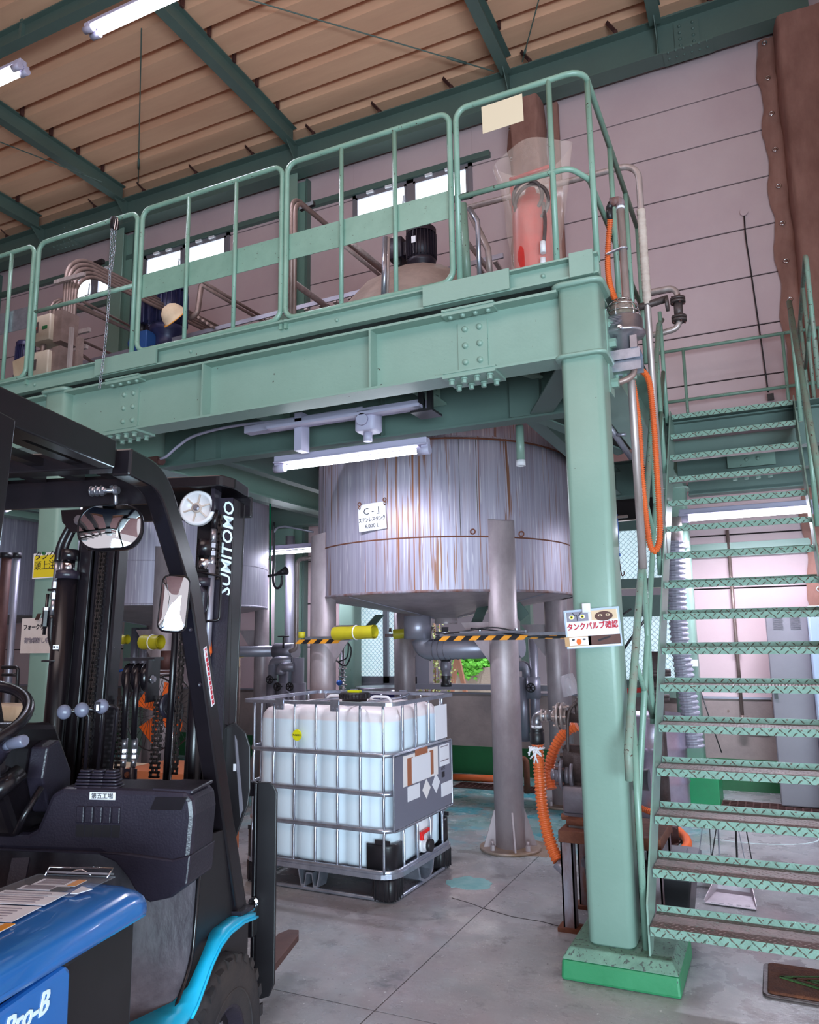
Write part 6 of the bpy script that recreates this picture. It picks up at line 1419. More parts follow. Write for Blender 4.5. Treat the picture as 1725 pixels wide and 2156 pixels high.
for dz in (.09, .065, -.065, -.09): b.cyl((xv, vy, zm+dz-.010), (xv, vy, zm+dz+.010), .058, 20)
b.cyl((xv, vy, zm-.06), (xv, vy, zm+.06), .035, 14); b.build('flanged_valve', 'pump_dark', t); b = MB()
for k in range(4):
    a = k*PI/2+.4
    for dz in (.08, -.08): b.cyl((xv+.045*math.cos(a), vy+.045*math.sin(a), zm+dz-.035), (xv+.045*math.cos(a), vy+.045*math.sin(a), zm+dz+.035), .007, 6)
b.build('stud', 'brown_iron', t)
# beacon on its channel bracket
by = 4.02; q = at(1316, 745, y=by); t = thing('beacon_lamp', 'silver caged beacon with a green lens on the column bracket', 'beacon', q); bx, bz = q.x, q.z
b = MB(); b.box(bx-.165, bx+.085, by-.06, by+.06, bz-.008, bz-.001); b.box(bx-.165, bx+.085, by-.062, by-.055, bz-.048, bz+.004); b.box(bx-.165, bx+.085, by-.040, by-.034, bz-.105, bz-.048); b.box(bx-.165, bx+.085, by+.05, by+.057, bz-.10, bz+.0); b.build('bracket', 'galv', t); b = MB(); b.box(bx+.04, bx+.075, by-.07, by-.04, bz+.004, bz+.07); b.build('gland_box', 'steel', t)
b = MB(); b.lathe((bx, by, bz), [(.0, 0), (.061, 0), (.063, .082), (.108, .092), (.114, .102), (.112, .112), (.101, .118), (.101, .185), (.088, .197), (.06, .20)], 40); b.build('housing', 'steel', t)
b = MB(); b.lathe((bx, by, bz), [(.056, .198), (.056, .236)], 30); b.build('green_lens', 'beacon_green', t)
b = MB(); b.lathe((bx, by, bz), [(.066, .198), (.066, .25), (.052, .285), (.02, .30), (0, .30)], 30); b.build('glass', 'beacon_glass', t)
b = MB()
for z, r in ((.222, .088), (.258, .082), (.292, .052)): b.torus((bx, by, bz+z), r, .0028, Z, 32, 6)
for k in range(6): a = k*PI/3+.3; b.tube([V(bx+.090*math.cos(a), by+.090*math.sin(a), bz+.19), V(bx+.089*math.cos(a), by+.089*math.sin(a), bz+.222), V(bx+.080*math.cos(a), by+.080*math.sin(a), bz+.262), V(bx+.05*math.cos(a), by+.05*math.sin(a), bz+.295), V(bx, by, bz+.306)], .0028, 6)
b.build('wire_cage', 'chrome', t)
b = MB(); b.lathe((bx-.0, by-.112, bz+.105), [(.014, 0), (.014, .014), (.008, .018), (0, .012)], 14, -Y); b.build('screw', 'chrome', t)
b = MB()
for k in range(6): b.box(bx-.05, bx+.01-.008*(k % 3), by-.1035, by-.1005, bz+.172-k*.008, bz+.1735-k*.008)
b.build('print_line', 'ink_faded', t, kind='stuff')
b = MB(); b.tube(spline([(bx+.04, by+.02, bz-.05), (bx+.035, by+.0, bz-.12), (bx-.02, by-.02, bz-.155), (bx-.10, by-.02, bz-.16), (bx-.16, by-.01, bz-.13)], 8), .017, 12); b.build('conduit', 'conduit', t)
for k, z in enumerate((2.60, 3.10, 3.0)):
    pass
for z in (2.80, 3.02, 3.13): MB().cyl((-.664, 3.95, z), (-.63, 3.95, z), .026, 6).build('bolt', 'green', ST)
MB().box(-.672, -.664, 3.89, 4.01, 2.74, 3.19).build('bolt_plate', 'green', ST)
MB().box(-.68, -.55, 4.02, 4.14, 2.884, 2.896).build('splice_plate', 'green', ST)
b = MB()
for i in range(3): b.cyl((-.66+i*.045, 4.08, 2.85), (-.66+i*.045, 4.08, 2.884), .016, 6)
b.build('bolt', 'green', ST)
# thin pipe, cord and hook seen through the gap
t = thing('blue_cord_hook', 'blue cord with a wire hook hanging right of the corner column', 'cord', at(1300, 1100, y=6.6)); b = MB(); b.tube([at(1299, 1083, y=6.6), at(1302, 1120, y=6.6), at(1303, 1165, y=6.6)], .008, 6); b.sphere(at(1303, 1168, y=6.6), .018, 8, 6); b.build('cord', 'blue_cord', t)
b = MB(); b.tube(spline([at(1303, 1168, y=6.6), at(1306, 1190, y=6.6), at(1310, 1212, y=6.6), at(1315, 1208, y=6.6), at(1314, 1203, y=6.6)], 5), .005, 5); b.build('wire_hook', 'brown_iron', t)
MB().bar(at(1290, 1090, y=6.6), at(1322, 1087, y=6.6), .03, .02).build('hook_bar', 'conduit', t)
t = thing('black_pipe', 'slanting black cable across the frosted glazing right of the column', 'cable', at(1320, 1350, y=7.9)); b = MB(); b.tube([at(1300, 1388, y=7.9), at(1325, 1350, y=7.9), at(1362, 1300, y=7.9)], .013, 8); b.tube([at(1302, 1300, y=8.1), at(1330, 1282, y=8.1)], .01, 8); b.build('cable', 'black', t)
MB().bar(at(1310, 1455, y=8.35), at(1365, 1452, y=8.35), .03, .05).build('red_strip', 'red', label='thin dark red strip under the frosted glazing', cat='strip')
b = MB(); b.tube([at(1270, 880, y=5.0), at(1330, 965, y=5.3)], .02, 10); b.tube([at(1300, 915, y=5.1), at(1318, 915, y=5.1)], .012, 8); b.build('tie_pipe', 'lagging', label='short bright pipe slanting under the platform right of the corner column', cat='pipe')
# grey corrugated duct
t = thing('flexible_duct', 'grey corrugated duct running down behind the stair treads', 'duct', at(1425, 1200, y=6.6)); b = MB(); hose(b, [at(1424, 1140, y=7.2), at(1426, 1250, y=7.2), at(1433, 1360, y=7.2), at(1448, 1460, y=7.2), at(1464, 1575, y=7.2)], .075, .045, .09, 14); b.build('corrugated_duct', 'grey_duct', t)
MB().tube([at(1420, 1090, y=7.2), at(1424, 1140, y=7.2)], .06, 12).build('collar', 'pipe_steel', t)
for p, lab in (((1437, 1147), 'topmost small white clip on the rear column behind the stair'), ((1452, 1365), 'middle small white clip on the rear column behind the stair'), ((1455, 1396), 'lowest small white clip on the rear column behind the stair')): q = at(p[0], p[1], y=7.64); MB().box(q.x-.03, q.x+.06, 7.63, 7.67, q.z-.03, q.z+.03).build('column_clip', 'white', label=lab, cat='clip')
# conduit on the lower wall with elbow, grey cabinets
t = thing('wall_conduit', 'thin conduit running down the lit wall behind the stair', 'conduit', at(1540, 1200, y=8.4)); xw = at(1549, 1330, y=8.4).x; b = MB(); b.cyl((xw, 8.41, 2.55), (xw, 8.41, .72), .016, 8)
b.tube(fillet([(xw, 8.41, .72), (xw, 8.41, .60), (xw+.28, 8.41, .60), (xw+.30, 8.41, .80)], .10, 6), .018, 8); b.build('conduit', 'conduit', t)
b = MB(); b.cyl((xw, 8.44, .61), (xw, 8.36, .61), .045, 16); b.box(xw-.03, xw+.03, 8.39, 8.43, 2.02, 2.05); b.box(xw-.03, xw+.03, 8.39, 8.43, 1.32, 1.35); b.box(xw+.27, xw+.33, 8.38, 8.45, .78, .9); b.build('conduit_box', 'conduit', t)
t = thing('loose_cord', 'thin dark cord slanting down the wall behind the stair', 'cord', at(1475, 1420, y=8)); b = MB(); b.tube([at(1468, 1430, y=8.2), at(1490, 1500, y=8.1), at(1520, 1585, y=8.0)], .006, 5); b.build('cord', 'black', t)
gy = 7.75; a = at(1636, 1640, y=gy); c = at(1725, 1640, y=gy)
t = thing('grey_cabinet', 'tall grey steel cabinet with louvres behind the stair', 'cabinet', (a.x+.35, gy+.2, 0)); x0 = a.x+.02; zc = at(1630, 1292, y=gy).z
MB().box(x0, x0+.34, gy, gy+.45, .02, zc).build('body', 'cabinet', t, bevel=.01)
b = MB()
for zz_ in (.22, zc-.14):
    for xx in (x0+.06, x0+.20):
        for k in range(7): b.box(xx, xx+.08, gy-.004, gy+.001, zz_+k*.016, zz_+k*.016+.007)
b.build('louvre', 'slot', t, kind='stuff'); MB().box(x0+.02, x0+.05, gy-.01, gy, .93, 1.0).build('latch', 'black', t)
MB().box(x0+.34, x0+1.0, gy-.35, gy+.45, .02, zc+.05).build('pale_cabinet', 'cabinet_light', label='pale blue grey cabinet at the right edge behind the stair', cat='cabinet', bevel=.01)
b = MB(); b.box(x0+.02, x0+.30, gy+.05, gy+.4, zc, zc+.02); b.build('vent_hood', 'cabinet', t)
# floor grating drains
def grate(x0, x1, y0, y1, lab):
    t = thing('drain_grating', lab, 'grating', ((x0+x1)/2, y0, 0)); MB().box(x0, x1, y0, y1, .0005, .002).build('pit', 'dark_gap', t); b = MB(); x = x0
    while x <= x1: b.box(x-.006, x+.006, y0, y1, .002, .014); x += .065
    for k in range(5): yk = y0+(y1-y0)*k/4; b.box(x0, x1, yk-.005, yk+.005, .004, .015)
    b.build('grid', 'brown_iron', t)
grate(-.62, .25, 7.62, 7.86, 'rusty drain grating seen between the lower stair treads'); grate(-3.1, -1.55, 7.62, 7.86, 'rusty drain grating behind the front right tank leg')
# red boots
for k, (px, lab) in enumerate(((1655, 'red rubber boot by the grey cabinet, left of the two'), (1678, 'red rubber boot half hidden behind the grey cabinet'))):
    q = at(px, 1658, y=8.05); t = thing('rubber_boot', lab, 'boot', (q.x, 8.05, .0)); b = MB(); R = []
    for z, rx_, ry_, oy in ((.002, .045, .12, -.04), (.04, .048, .125, -.045), (.08, .042, .085, -.01), (.12, .042, .055, .02), (.30, .052, .055, .03)): R.append([b.tv((q.x+rx_*math.cos(2*PI*j/14), 8.05+oy+ry_*math.sin(2*PI*j/14), z)) for j in range(14)])
    for A, B_ in zip(R, R[1:]):
        for j in range(14): b.face([A[j], A[(j+1) % 14], B_[(j+1) % 14], B_[j]], True)
    b.face(R[0]); b.build('upper', 'red', t); b = MB(); b.prism([(q.x+.05*math.cos(a_*PI/8), 8.01+.128*math.sin(a_*PI/8)) for a_ in range(16)], .0, .022, 'z'); b.build('sole', 'pump_dark', t)
# steel drum and box behind the stringer
dq = at(1395, 1660, y=7.1); t = thing('steel_drum', 'shiny dented steel drum behind the left stair stringer', 'drum', (dq.x+.02, 7.15, 0)); dx = at(1452, 1650, y=7.15).x-.27
b = MB(); b.lathe((dx, 7.15, 0), [(.0, .0), (.27, 0), (.275, .02), (.27, .04), (.27, .26), (.282, .28), (.27, .30), (.27, .54), (.282, .56), (.27, .58), (.27, .80), (.279, .82), (.26, .83), (.26, .80), (0, .80)], 40); b.build('body', 'drum', t)
b = MB(); b.cyl((dx-.15, 6.6, 0), (dx-.15, 6.6, .72), .06, 14); b.cyl((dx-.15, 6.6, .45), (dx-.15, 6.6, .48), .075, 14); b.cyl((dx-.15, 6.6, .70), (dx-.15, 6.6, .76), .04, 12); b.build('standpipe', 'drum', label='slim dented standpipe left of the steel drum', cat='pipe')
# box section steel block and orange hose on the floor
q = at(1350, 1770, z=0); t = thing('channel_block', 'short brown steel channel lying on the floor behind the stair foot', 'steel block', (q.x, q.y, 0)); a = at(1352, 1772, z=0)
b = MB(); ibeam(b, (a.x-.1, a.y+.06, 0), (a.x+.26, a.y+.02, 0), .13, .14, .012, .012); b.build('channel', 'brown_iron', t)
b = MB(); pts = [at(1340, 1700, z=.03), at(1390, 1725, z=.03), at(1432, 1752, z=.03), at(1448, 1775, z=.03), at(1435, 1795, z=.03), at(1405, 1812, z=.03), at(1370, 1822, z=.03)]; b.tube(spline(pts, 8), .032, 12); b.build('floor_hose', 'orange', label='smooth bright orange hose curving on the floor behind the stair', cat='hose')
b = MB(); hose(b, [at(1352, 1702, z=.10), at(1375, 1712, z=.08), at(1395, 1722, z=.05)], .022, .016); b.build('hose_end', 'orange_hose', label='ribbed orange hose end left of the stair stringer', cat='hose')
b = MB(); b.tube([at(955, 1636, z=.035), at(1090, 1641, z=.035)], .035, 12); b.build('floor_pipe', 'orange_hose', label='orange pipe lying along the back wall by the tote', cat='pipe')
# rods standing below the stair
t = thing('rod_bundle', 'thin black and white rods standing on the floor below the stair', 'rods', at(1550, 1790, z=0))
for (x0, y0, x1, y1, r, m_) in ((1481, 1728, 1473, 1790, .003, 'galv'), (1511, 1728, 1501, 1792, .004, 'black'), (1512, 1728, 1515, 1794, .006, 'galv'), (1549, 1728, 1552, 1797, .007, 'black'), (1552, 1730, 1566, 1797, .003, 'galv'), (1568, 1728, 1581, 1800, .004, 'black')):
    f0 = at(x1, 1850, z=0); MB().cyl(at(x1+(x1-x0)*.6, y1+40, y=f0.y+.0), at(x0, y0, y=f0.y), r, 6).build('rod', m_, t)
# dustpan and brush
q = at(1537, 1905, z=.01); t = thing('dustpan', 'dented steel dustpan on the floor under the stair', 'dustpan', (q.x, q.y, 0))
b = MB(); x0, x1 = q.x-.13, q.x+.135; y0 = q.y-.01; b.hexa([(x0, y0, .006), (x1, y0-.012, .006), (x1-.03, y0+.23, .02), (x0+.05, y0+.24, .02), (x0, y0, .010), (x1, y0-.012, .010), (x1-.03, y0+.23, .024), (x0+.05, y0+.24, .024)])
b.hexa([(x0, y0, .006), (x0+.004, y0, .006), (x0+.054, y0+.24, .02), (x0+.05, y0+.24, .02), (x0-.006, y0+.01, .02), (x0-.002, y0+.01, .02), (x0+.05, y0+.24, .09), (x0+.046, y0+.24, .09)])
b.hexa([(x1-.004, y0, .006), (x1, y0, .006), (x1-.03, y0+.23, .02), (x1-.034, y0+.23, .02), (x1, y0+.01, .02), (x1+.004, y0+.01, .02), (x1-.024, y0+.23, .09), (x1-.028, y0+.23, .09)])
b.hexa([(x0+.05, y0+.236, .02), (x1-.03, y0+.226, .02), (x1-.03, y0+.232, .02), (x0+.05, y0+.242, .02), (x0+.048, y0+.25, .10), (x1-.026, y0+.24, .10), (x1-.026, y0+.246, .10), (x0+.048, y0+.256, .10)])
for k in range(5): b.box(x0+.03+k*.045, x0+.055+k*.045, y0+.01, y0+.08, .010, .014)
b.build('pan', 'dustpan', t, bevel=.002)
q = at(1490, 1868, z=0); MB().box(q.x-.06, q.x+.07, q.y, q.y+.06, .0, .05).build('small_carton', 'white_plastic', label='small white carton beside the dustpan', cat='carton', bevel=.004)
b = MB(); b.tube([V(q.x+.03, q.y+.02, .05), V(q.x+.035, q.y+.04, .42)], .003, 6); b.build('thin_rod', 'black', label='thin rod standing in the white carton by the dustpan', cat='rod')
# doormat
q = at(1606, 2100, z=0); t = thing('doormat', 'brown and green coir doormat at the foot of the stair', 'mat', (q.x+.3, q.y+.1, 0)); mx0, mx1, my0, my1 = q.x, q.x+.62, q.y, q.y+.36
b = MB(); b.rbox(mx0, mx1, my0, my1, .0, .012, .03); b.build('rubber_edge', 'pump_dark', t); b = MB(); b.rbox(mx0+.02, mx1-.02, my0+.02, my1-.02, .008, .022, .02); b.build('coir_pile', 'mat_brown', t)
for k in range(5):
    h = .012+.027*k; b = MB(); cx3, cy3 = (mx0+mx1)/2, (my0+my1)/2; pts = [V(cx3-2*h, cy3, .024), V(cx3, cy3+h*.8, .024), V(cx3+2*h, cy3, .024), V(cx3, cy3-h*.8, .024)]
    for i in range(4): b.bar(pts[i], pts[(i+1) % 4], .014, .006)
    b.build('diamond_stripe', 'mat_green' if k % 2 == 0 else 'mat_brown', t)
# ================================================================== PUMP STAND BEHIND THE COLUMN
PT = thing('pump_stand', 'rusty steel stand with peeling legs behind the corner column', 'stand', (-.8, 4.4, 0)); f1 = at(1207, 1960, z=0); zt = at(1175, 1745, y=f1.y).z
tx0, ty0 = f1.x-.05, f1.y-.03
b = MB(); b.hexa([(tx0, ty0, zt-.06), (tx0+.52, ty0, zt-.06), (tx0+.52, ty0+.45, zt-.06), (tx0, ty0+.45, zt-.06), (tx0, ty0, zt), (tx0+.52, ty0, zt), (tx0+.52, ty0+.45, zt), (tx0, ty0+.45, zt)]); b.build('top_frame', 'rust', PT, bevel=.004)
for x, y in ((tx0+.04, ty0+.04), (tx0+.48, ty0+.04), (tx0+.04, ty0+.41), (tx0+.48, ty0+.41)):
    b = MB(); b.box(x-.032, x+.032, y-.032, y-.024, .02, zt-.06); b.box(x-.032, x-.024, y-.032, y+.032, .02, zt-.06); b.box(x+.024, x+.032, y-.032, y+.032, .02, zt-.06); b.build('leg', 'rust_paint', PT); b = MB(); b.box(x-.06, x+.06, y-.05, y+.05, 0, .02); b.build('foot_plate', 'rust', PT)
# black tub under the stand
t = thing('lidded_tub', 'dark grey lidded tub under the rusty pump stand', 'tub', (tx0+.4, ty0+.35, 0)); ux0, uy0, uz = tx0+.10, ty0+.12, zt-.16
b = MB(); b.hexa([(ux0+.03, uy0+.03, .01), (ux0+.50, uy0+.03, .01), (ux0+.50, uy0+.42, .01), (ux0+.03, uy0+.42, .01), (ux0, uy0, uz-.05), (ux0+.54, uy0, uz-.05), (ux0+.54, uy0+.45, uz-.05), (ux0, uy0+.45, uz-.05)]); b.build('tub', 'black', t, bevel=.01)
b = MB(); b.rbox(ux0-.015, ux0+.555, uy0-.015, uy0+.465, uz-.05, uz, .03); b.build('lid', 'pump_grey', t); b = MB(); b.rbox(ux0+.05, ux0+.25, uy0+.05, uy0+.40, uz, uz+.012, .02); b.rbox(ux0+.29, ux0+.49, uy0+.05, uy0+.40, uz, uz+.012, .02); b.build('lid_panel', 'pump_grey', t)
MB().box(ux0+.47, ux0+.475, uy0-.02, uy0-.016, .2, .4).build('sticker', 'paper', t) if 0 else None
# pump and motor
py_ = ty0+.2
t = thing('feed_pump', 'grey feed pump and motor on the rusty stand', 'pump', (tx0+.15, py_, zt))
q = at(1183, 1700, y=py_-.1); b = MB(); x0 = at(1184, 1690, y=py_-.12).x; z0, z1 = at(1190, 1712, y=py_-.12).z, at(1190, 1655, y=py_-.12).z
b.rbox(x0, x0+.20, py_-.12, py_+.06, z0, z1, .02); b.build('terminal_box', 'pump_grey', t); b = MB(); b.hexa([(x0+.03, py_-.10, zt+.035), (x0+.18, py_-.10, zt+.035), (x0+.18, py_+.05, zt+.035), (x0+.03, py_+.05, zt+.035), (x0, py_-.12, z0), (x0+.2, py_-.12, z0), (x0+.2, py_+.06, z0), (x0, py_+.06, z0)]); b.build('motor_foot', 'pump_grey', t)
b = MB(); b.cyl((x0+.10, py_-.04, z1+.045), (x0+.45, py_-.04, z1+.045), .055, 24)
for k in range(7): b.torus((x0+.16+k*.03, py_-.04, z1+.045), .056, .006, X, 24, 5)
b.build('motor_body', 'pump_grey', t)
b = MB(); xf = x0-.02
for k, (r, w_) in enumerate(((.075, .02), (.055, .02), (.085, .018), (.05, .03), (.03, .03))): b.cyl((xf+.06-k*.028, py_-.04, z1+.045), (xf+.06-k*.028+w_, py_-.04, z1+.045), r, 20)
b.build('coupling', 'pump_grey', t); b = MB()
for k in range(5): a = k*1.256; b.cyl((xf-.02, py_-.04+.066*math.cos(a), z1+.045+.066*math.sin(a)), (xf+.03, py_-.04+.066*math.cos(a), z1+.045+.066*math.sin(a)), .008, 6)
b.build('stud', 'brown_iron', t)
b = MB(); b.cyl((x0+.02, py_-.10, zt+.03), (x0+.25, py_-.10, zt+.03), .028, 14); b.cyl((x0-.01, py_-.10, zt+.05), (x0+.03, py_-.10, zt+.05), .018, 6); b.build('rust_pipe', 'rust', t)
b = MB(); b.box(x0+.03, x0+.2, py_-.12, py_+.1, zt, zt+.04); b.build('base', 'pump_dark', t)
zp = at(1200, 1612, y=py_).z; b = MB()
b.cyl((x0+.02, py_+.02, zp-.08), (x0+.30, py_+.02, zp-.08), .10, 10); b.cyl((x0-.0, py_+.02, zp+.02), (x0+.30, py_+.02, zp+.02), .095, 10)
for k in range(8): a = k*PI/4; b.cyl((x0-.02, py_+.02+.085*math.cos(a), zp-.02+.11*math.sin(a)), (x0+.06, py_+.02+.085*math.cos(a), zp-.02+.11*math.sin(a)), .016, 6)
b.cyl((x0+.06, py_+.02, zp-.02), (x0+.26, py_+.02, zp-.02), .12, 8); b.build('pump_casing', 'pump_dark', t)
# flanged valve line with elbow and black coupler, clear cup
vy_ = py_+.02; zf = at(1160, 1507, y=vy_).z; xe = at(1130, 1520, y=vy_).x
t = thing('hose_inlet', 'flanged pipe and elbow feeding the orange hose by the column', 'pipe', (xe, vy_, zf))
b = MB(); b.tube(fillet([(xe, vy_, zf-.07), (xe, vy_, zf), (xe+.09, vy_, zf)], .045, 6), .030, 16); b.build('elbow', 'steel', t)
b = MB()
for x, r in ((.03, .038), (.055, .034), (.10, .036), (.125, .075), (.15, .075), (.165, .045), (.22, .032)): b.cyl((xe+x-.0, vy_, zf), (xe+x+.014, vy_, zf), r, 22)
MB().cyl((xe+.36, vy_, zf), (xe+.40, vy_, zf), .07, 22).build('pump_flange', 'pipe_steel', t)
b.cyl((xe+.05, vy_, zf), (xe+.17, vy_, zf), .026, 16); b.build('flange', 'pipe_steel', t); b = MB(); b.cyl((xe+.16, vy_, zf), (xe+.42, vy_, zf), .034, 16); b.build('nipple', 'pump_dark', t)
b = MB()
for k in range(6): a = k*PI/3; b.cyl((xe+.105, vy_+.058*math.cos(a), zf+.058*math.sin(a)), (xe+.185, vy_+.058*math.cos(a), zf+.058*math.sin(a)), .007, 6)
b.build('stud', 'pipe_steel', t)
b = MB(); b.cyl((xe, vy_, zf-.075), (xe, vy_, zf-.055), .030, 16); b.build('thread_tape', 'white', t); b = MB(); b.lathe((xe, vy_, zf-.15), [(.034, -.01), (.042, 0), (.042, .05), (.034, .06), (.040, .065), (.034, .08)], 20); b.build('coupler', 'black', t)
b = MB(); b.tube([V(xe+.24, vy_-.02, zf), V(xe+.24, vy_-.02, zf+.09)], .012, 8); b.cyl((xe+.225, vy_-.02, zf+.055), (xe+.255, vy_-.02, zf+.10), .016, 8); b.build('pump_tap', 'pump_dark', t)
b = MB(); b.tube(spline([(xe+.24, vy_-.03, zf+.08), (xe+.20, vy_-.05, zf+.02), (xe+.19, vy_-.06, zf-.15), (xe+.20, vy_-.07, zf-.45)], 6), .009, 8); b.build('drain_line', 'pump_dark', t)
b = MB(); b.tube(spline([(xe+.25, vy_-.02, zf+.10), (xe+.31, vy_-.03, zf+.115), (xe+.38, vy_-.02, zf+.15)], 5), .012, 6); b.build('green_cord', 'green_cord', t)
b = MB(); cp_ = V(xe+.225, vy_-.04, zf+.12); b.T = Matrix.Translation(cp_) @ Matrix.Rotation(math.radians(-16), 4, 'Y'); b.lathe((0, 0, 0), [(.048, 0), (.052, .002), (.038, .115), (.0, .118)], 26); b.T = None; b.build('plastic_cup', 'cup_plastic', label='clear plastic cup upturned over the tap by the column', cat='cup')
t = thing('orange_hose', 'ribbed orange hose hanging from the elbow left of the corner column', 'hose', (xe, vy_, zf-.15)); b = MB(); hose(b, [V(xe, vy_, zf-.14), V(xe+.004, vy_, zf-.26), at(1135, 1610, y=vy_), at(1141, 1690, y=vy_-.02), at(1152, 1750, y=vy_-.05), at(1165, 1790, y=vy_-.08), at(1176, 1812, y=vy_-.10)], .031, .020, .10, 14); b.build('corrugated_hose', 'orange_hose', t)
b = MB()
for k in range(7): b.tube([V(xe-.045+random.uniform(0, .09), vy_-.035, zf-.17), V(xe-.05+random.uniform(0, .1), vy_-.045, zf-.17-random.uniform(.03, .09))], .005, 5)
b.torus((xe, vy_, zf-.18), .037, .006, Z, 16, 5); b.build('tape_rag', 'white', t)
b = MB(); q = at(1172, 1816, y=vy_-.1); b.cyl(q, q+V(.06, 0, -.05), .03, 12); b.build('hose_end', 'lagging', t)
t = thing('orange_hose', 'ribbed orange hose arching behind the flange to the pump', 'hose', at(1180, 1580, y=vy_+.25)); b = MB(); hose(b, [at(1215, 1528, y=vy_+.3), at(1195, 1538, y=vy_+.3), at(1175, 1562, y=vy_+.3), at(1160, 1600, y=vy_+.3), at(1157, 1635, y=vy_+.3), at(1162, 1662, y=vy_+.28)], .030, .020, .10, 12); b.build('corrugated_hose', 'orange_hose', t)
# laminated sign on the column
q = at(1248, 1322, y=3.70); xd = V(.998, 0, .055)
t = thing('valve_check_sign', 'laminated sign with animal eyes and red writing on the column', 'sign', (q.x, 3.71, q.z-.1)); W_, H_ = .262, .182
card('sheet', 'cabinet_light', t, q+V(0, .004, 0), xd, Z, W_, H_, .002); card('sheet', 'white', t, q+V(0, .002, -.003), xd, Z, W_-.016, H_-.014, .001)
ax = xd.normalized(); az = V(-ax.z, 0, ax.x)
def onp(u, v, d=.0): return q+ax*u+az*v-Y*(.0005+d)
def patch(m_, u, v, w_, h, d=0): return card('picture', m_, t, onp(u, v, d), ax, az, w_, h, .0008)
patch('lagging', -.066, .058, .104, .046); patch('cloth_tan', .060, .058, .118, .046); patch('skin_board', -.075, -.058, .125, .044); patch('fork', .05, -.058, .15, .044); patch('paper', -.07, -.058, .09, .038, .001)
def disc(m_, u, v, r, sx_=1.0, sz=1.0, d=.001):
    b = MB(); c = onp(u, v, d); n_ = 16; vs = [c+ax*(r*sx_*math.cos(2*PI*k/n_))+az*(r*sz*math.sin(2*PI*k/n_)) for k in range(n_)]; lo = [b.tv(p) for p in vs]; hi = [b.tv(p-Y*.0008) for p in vs]; b.face(lo); b.face(hi)
    for k in range(n_): b.face([lo[k], lo[(k+1) % n_], hi[(k+1) % n_], hi[k]])
    b.build('picture', m_, t)
for u in (-.094, -.042): disc('paper', u, .056, .012, 1.1, .8); disc('sticker_yellow', u, .056, .008, 1, 1, .0018); disc('ink', u, .056, .0045, 1, 1, .0026)
disc('fork', .058, .052, .036, 1.2, .62); 
for u in (.042, .078): disc('cloth_tan', u, .056, .009, 1.2, .6, .0018); disc('ink', u, .056, .004, 1, 1, .0026)
disc('orange', -.07, -.060, .012, 1, 1.2, .002)
for u in (-.096, -.044): disc('ink', u, -.050, .005, 1.6, .7, .002)
b = MB(); b.bar(onp(-.09, .078, .002), onp(-.075, .062, .002), .003, .001, Y); b.bar(onp(-.045, .078, .002), onp(-.06, .062, .002), .003, .001, Y); b.bar(onp(-.068, .066, .002), onp(-.068, .038, .002), .003, .001, Y); b.bar(onp(.08, -.045, .002), onp(.02, -.06, .002), .008, .001, Y); b.build('picture', 'ink', t)
text('red_writing', 'タンクバルブ確認', .036, 'ink_red', t, onp(0, .008, .0012), ax, az, bold=.0009, sx=.84)
b = MB(); c = onp(-.018, .095, .003); b.rbox(c.x-.020, c.x+.020, c.y-.012, c.y+.004, c.z-.022, c.z+.022, .005, 3); b.build('magnet_clip', 'white_plastic', t)
# ================================================================== BACKGROUND BETWEEN THE TANKS AND BEHIND THE FORKLIFT
t = thing('duct_line', 'grey clad pipe run with an end can left of the tank leg', 'pipe', at(600, 1370, y=6.9)); py2 = 6.9; a = at(480, 1376, y=py2); c = at(585, 1371, y=py2); e = at(625, 1370, y=py2)
MB().cyl((a.x-.6, py2, c.z), (c.x, py2, c.z), .058, 20).build('clad_pipe', 'lagging', t); MB().cyl((c.x-.02, py2, c.z), (e.x, py2-.02, c.z), .085, 26).build('end_can', 'lagging', t)
p = at(634, 1180, y=6.9); b = MB(); b.tube(fillet([(e.x-.02, py2-.10, c.z-.0), (e.x+.06, py2-.10, c.z+.02), (e.x+.06, py2-.1, p.z), (e.x+.28, py2-.1, p.z+.01)], .06, 6), .022, 12); b.build('thin_pipe', 'pipe_steel', t)
t = thing('clad_riser', 'tall shiny clad riser between the two big tanks', 'pipe', at(608, 1250, y=7.8)); q = at(610, 1250, y=7.8); MB().cyl((q.x, 7.8, .4), (q.x, 7.8, 2.75), .055, 18).build('riser', 'lagging', t)
t = thing('valve_manifold', 'grey clad valve manifold with black handwheels behind the tote', 'valves', at(600, 1430, y=7.4)); my = 6.75
for (px, top, bot, r) in ((575, 1400, 1475, .048), (597, 1408, 1475, .05), (628, 1385, 1475, .062)):
    q0 = at(px, top, y=my); MB().cyl((q0.x, my, q0.z), (q0.x, my, .2), r, 18).build('clad_pipe', 'lagging', t); MB().cyl((q0.x, my, at(px, 1438, y=my).z), (q0.x, my, at(px, 1500, y=my).z-.1), r*1.35, 20).build('valve_can', 'lagging', t)
for (px, py3) in ((568, 1431), (584, 1446), (610, 1446)):
    q0 = at(px, py3, y=my-.14); b = MB(); b.torus(q0, .038, .007, Y, 16, 6)
    for k in range(3): a = k*PI/3; b.bar(q0-V(math.cos(a), 0, math.sin(a))*.036, q0+V(math.cos(a), 0, math.sin(a))*.036, .008, .006, Y)
    b.cyl(q0, q0+Y*.12, .008, 8); b.build('handwheel', 'black', t)
b = MB(); q0 = at(575, 1402, y=my); q1 = at(597, 1410, y=my); b.tube(fillet([(q0.x, my, q0.z-.05), (q0.x, my, q0.z+.05), (q0.x+.25, my, q0.z+.05)], .06, 5), .045, 12); b.tube(fillet([(q1.x, my-.05, q1.z-.05), (q1.x, my-.05, q1.z+.03), (q1.x+.18, my-.05, q1.z+.03)], .06, 5), .048, 12); b.build('elbow', 'lagging', t)
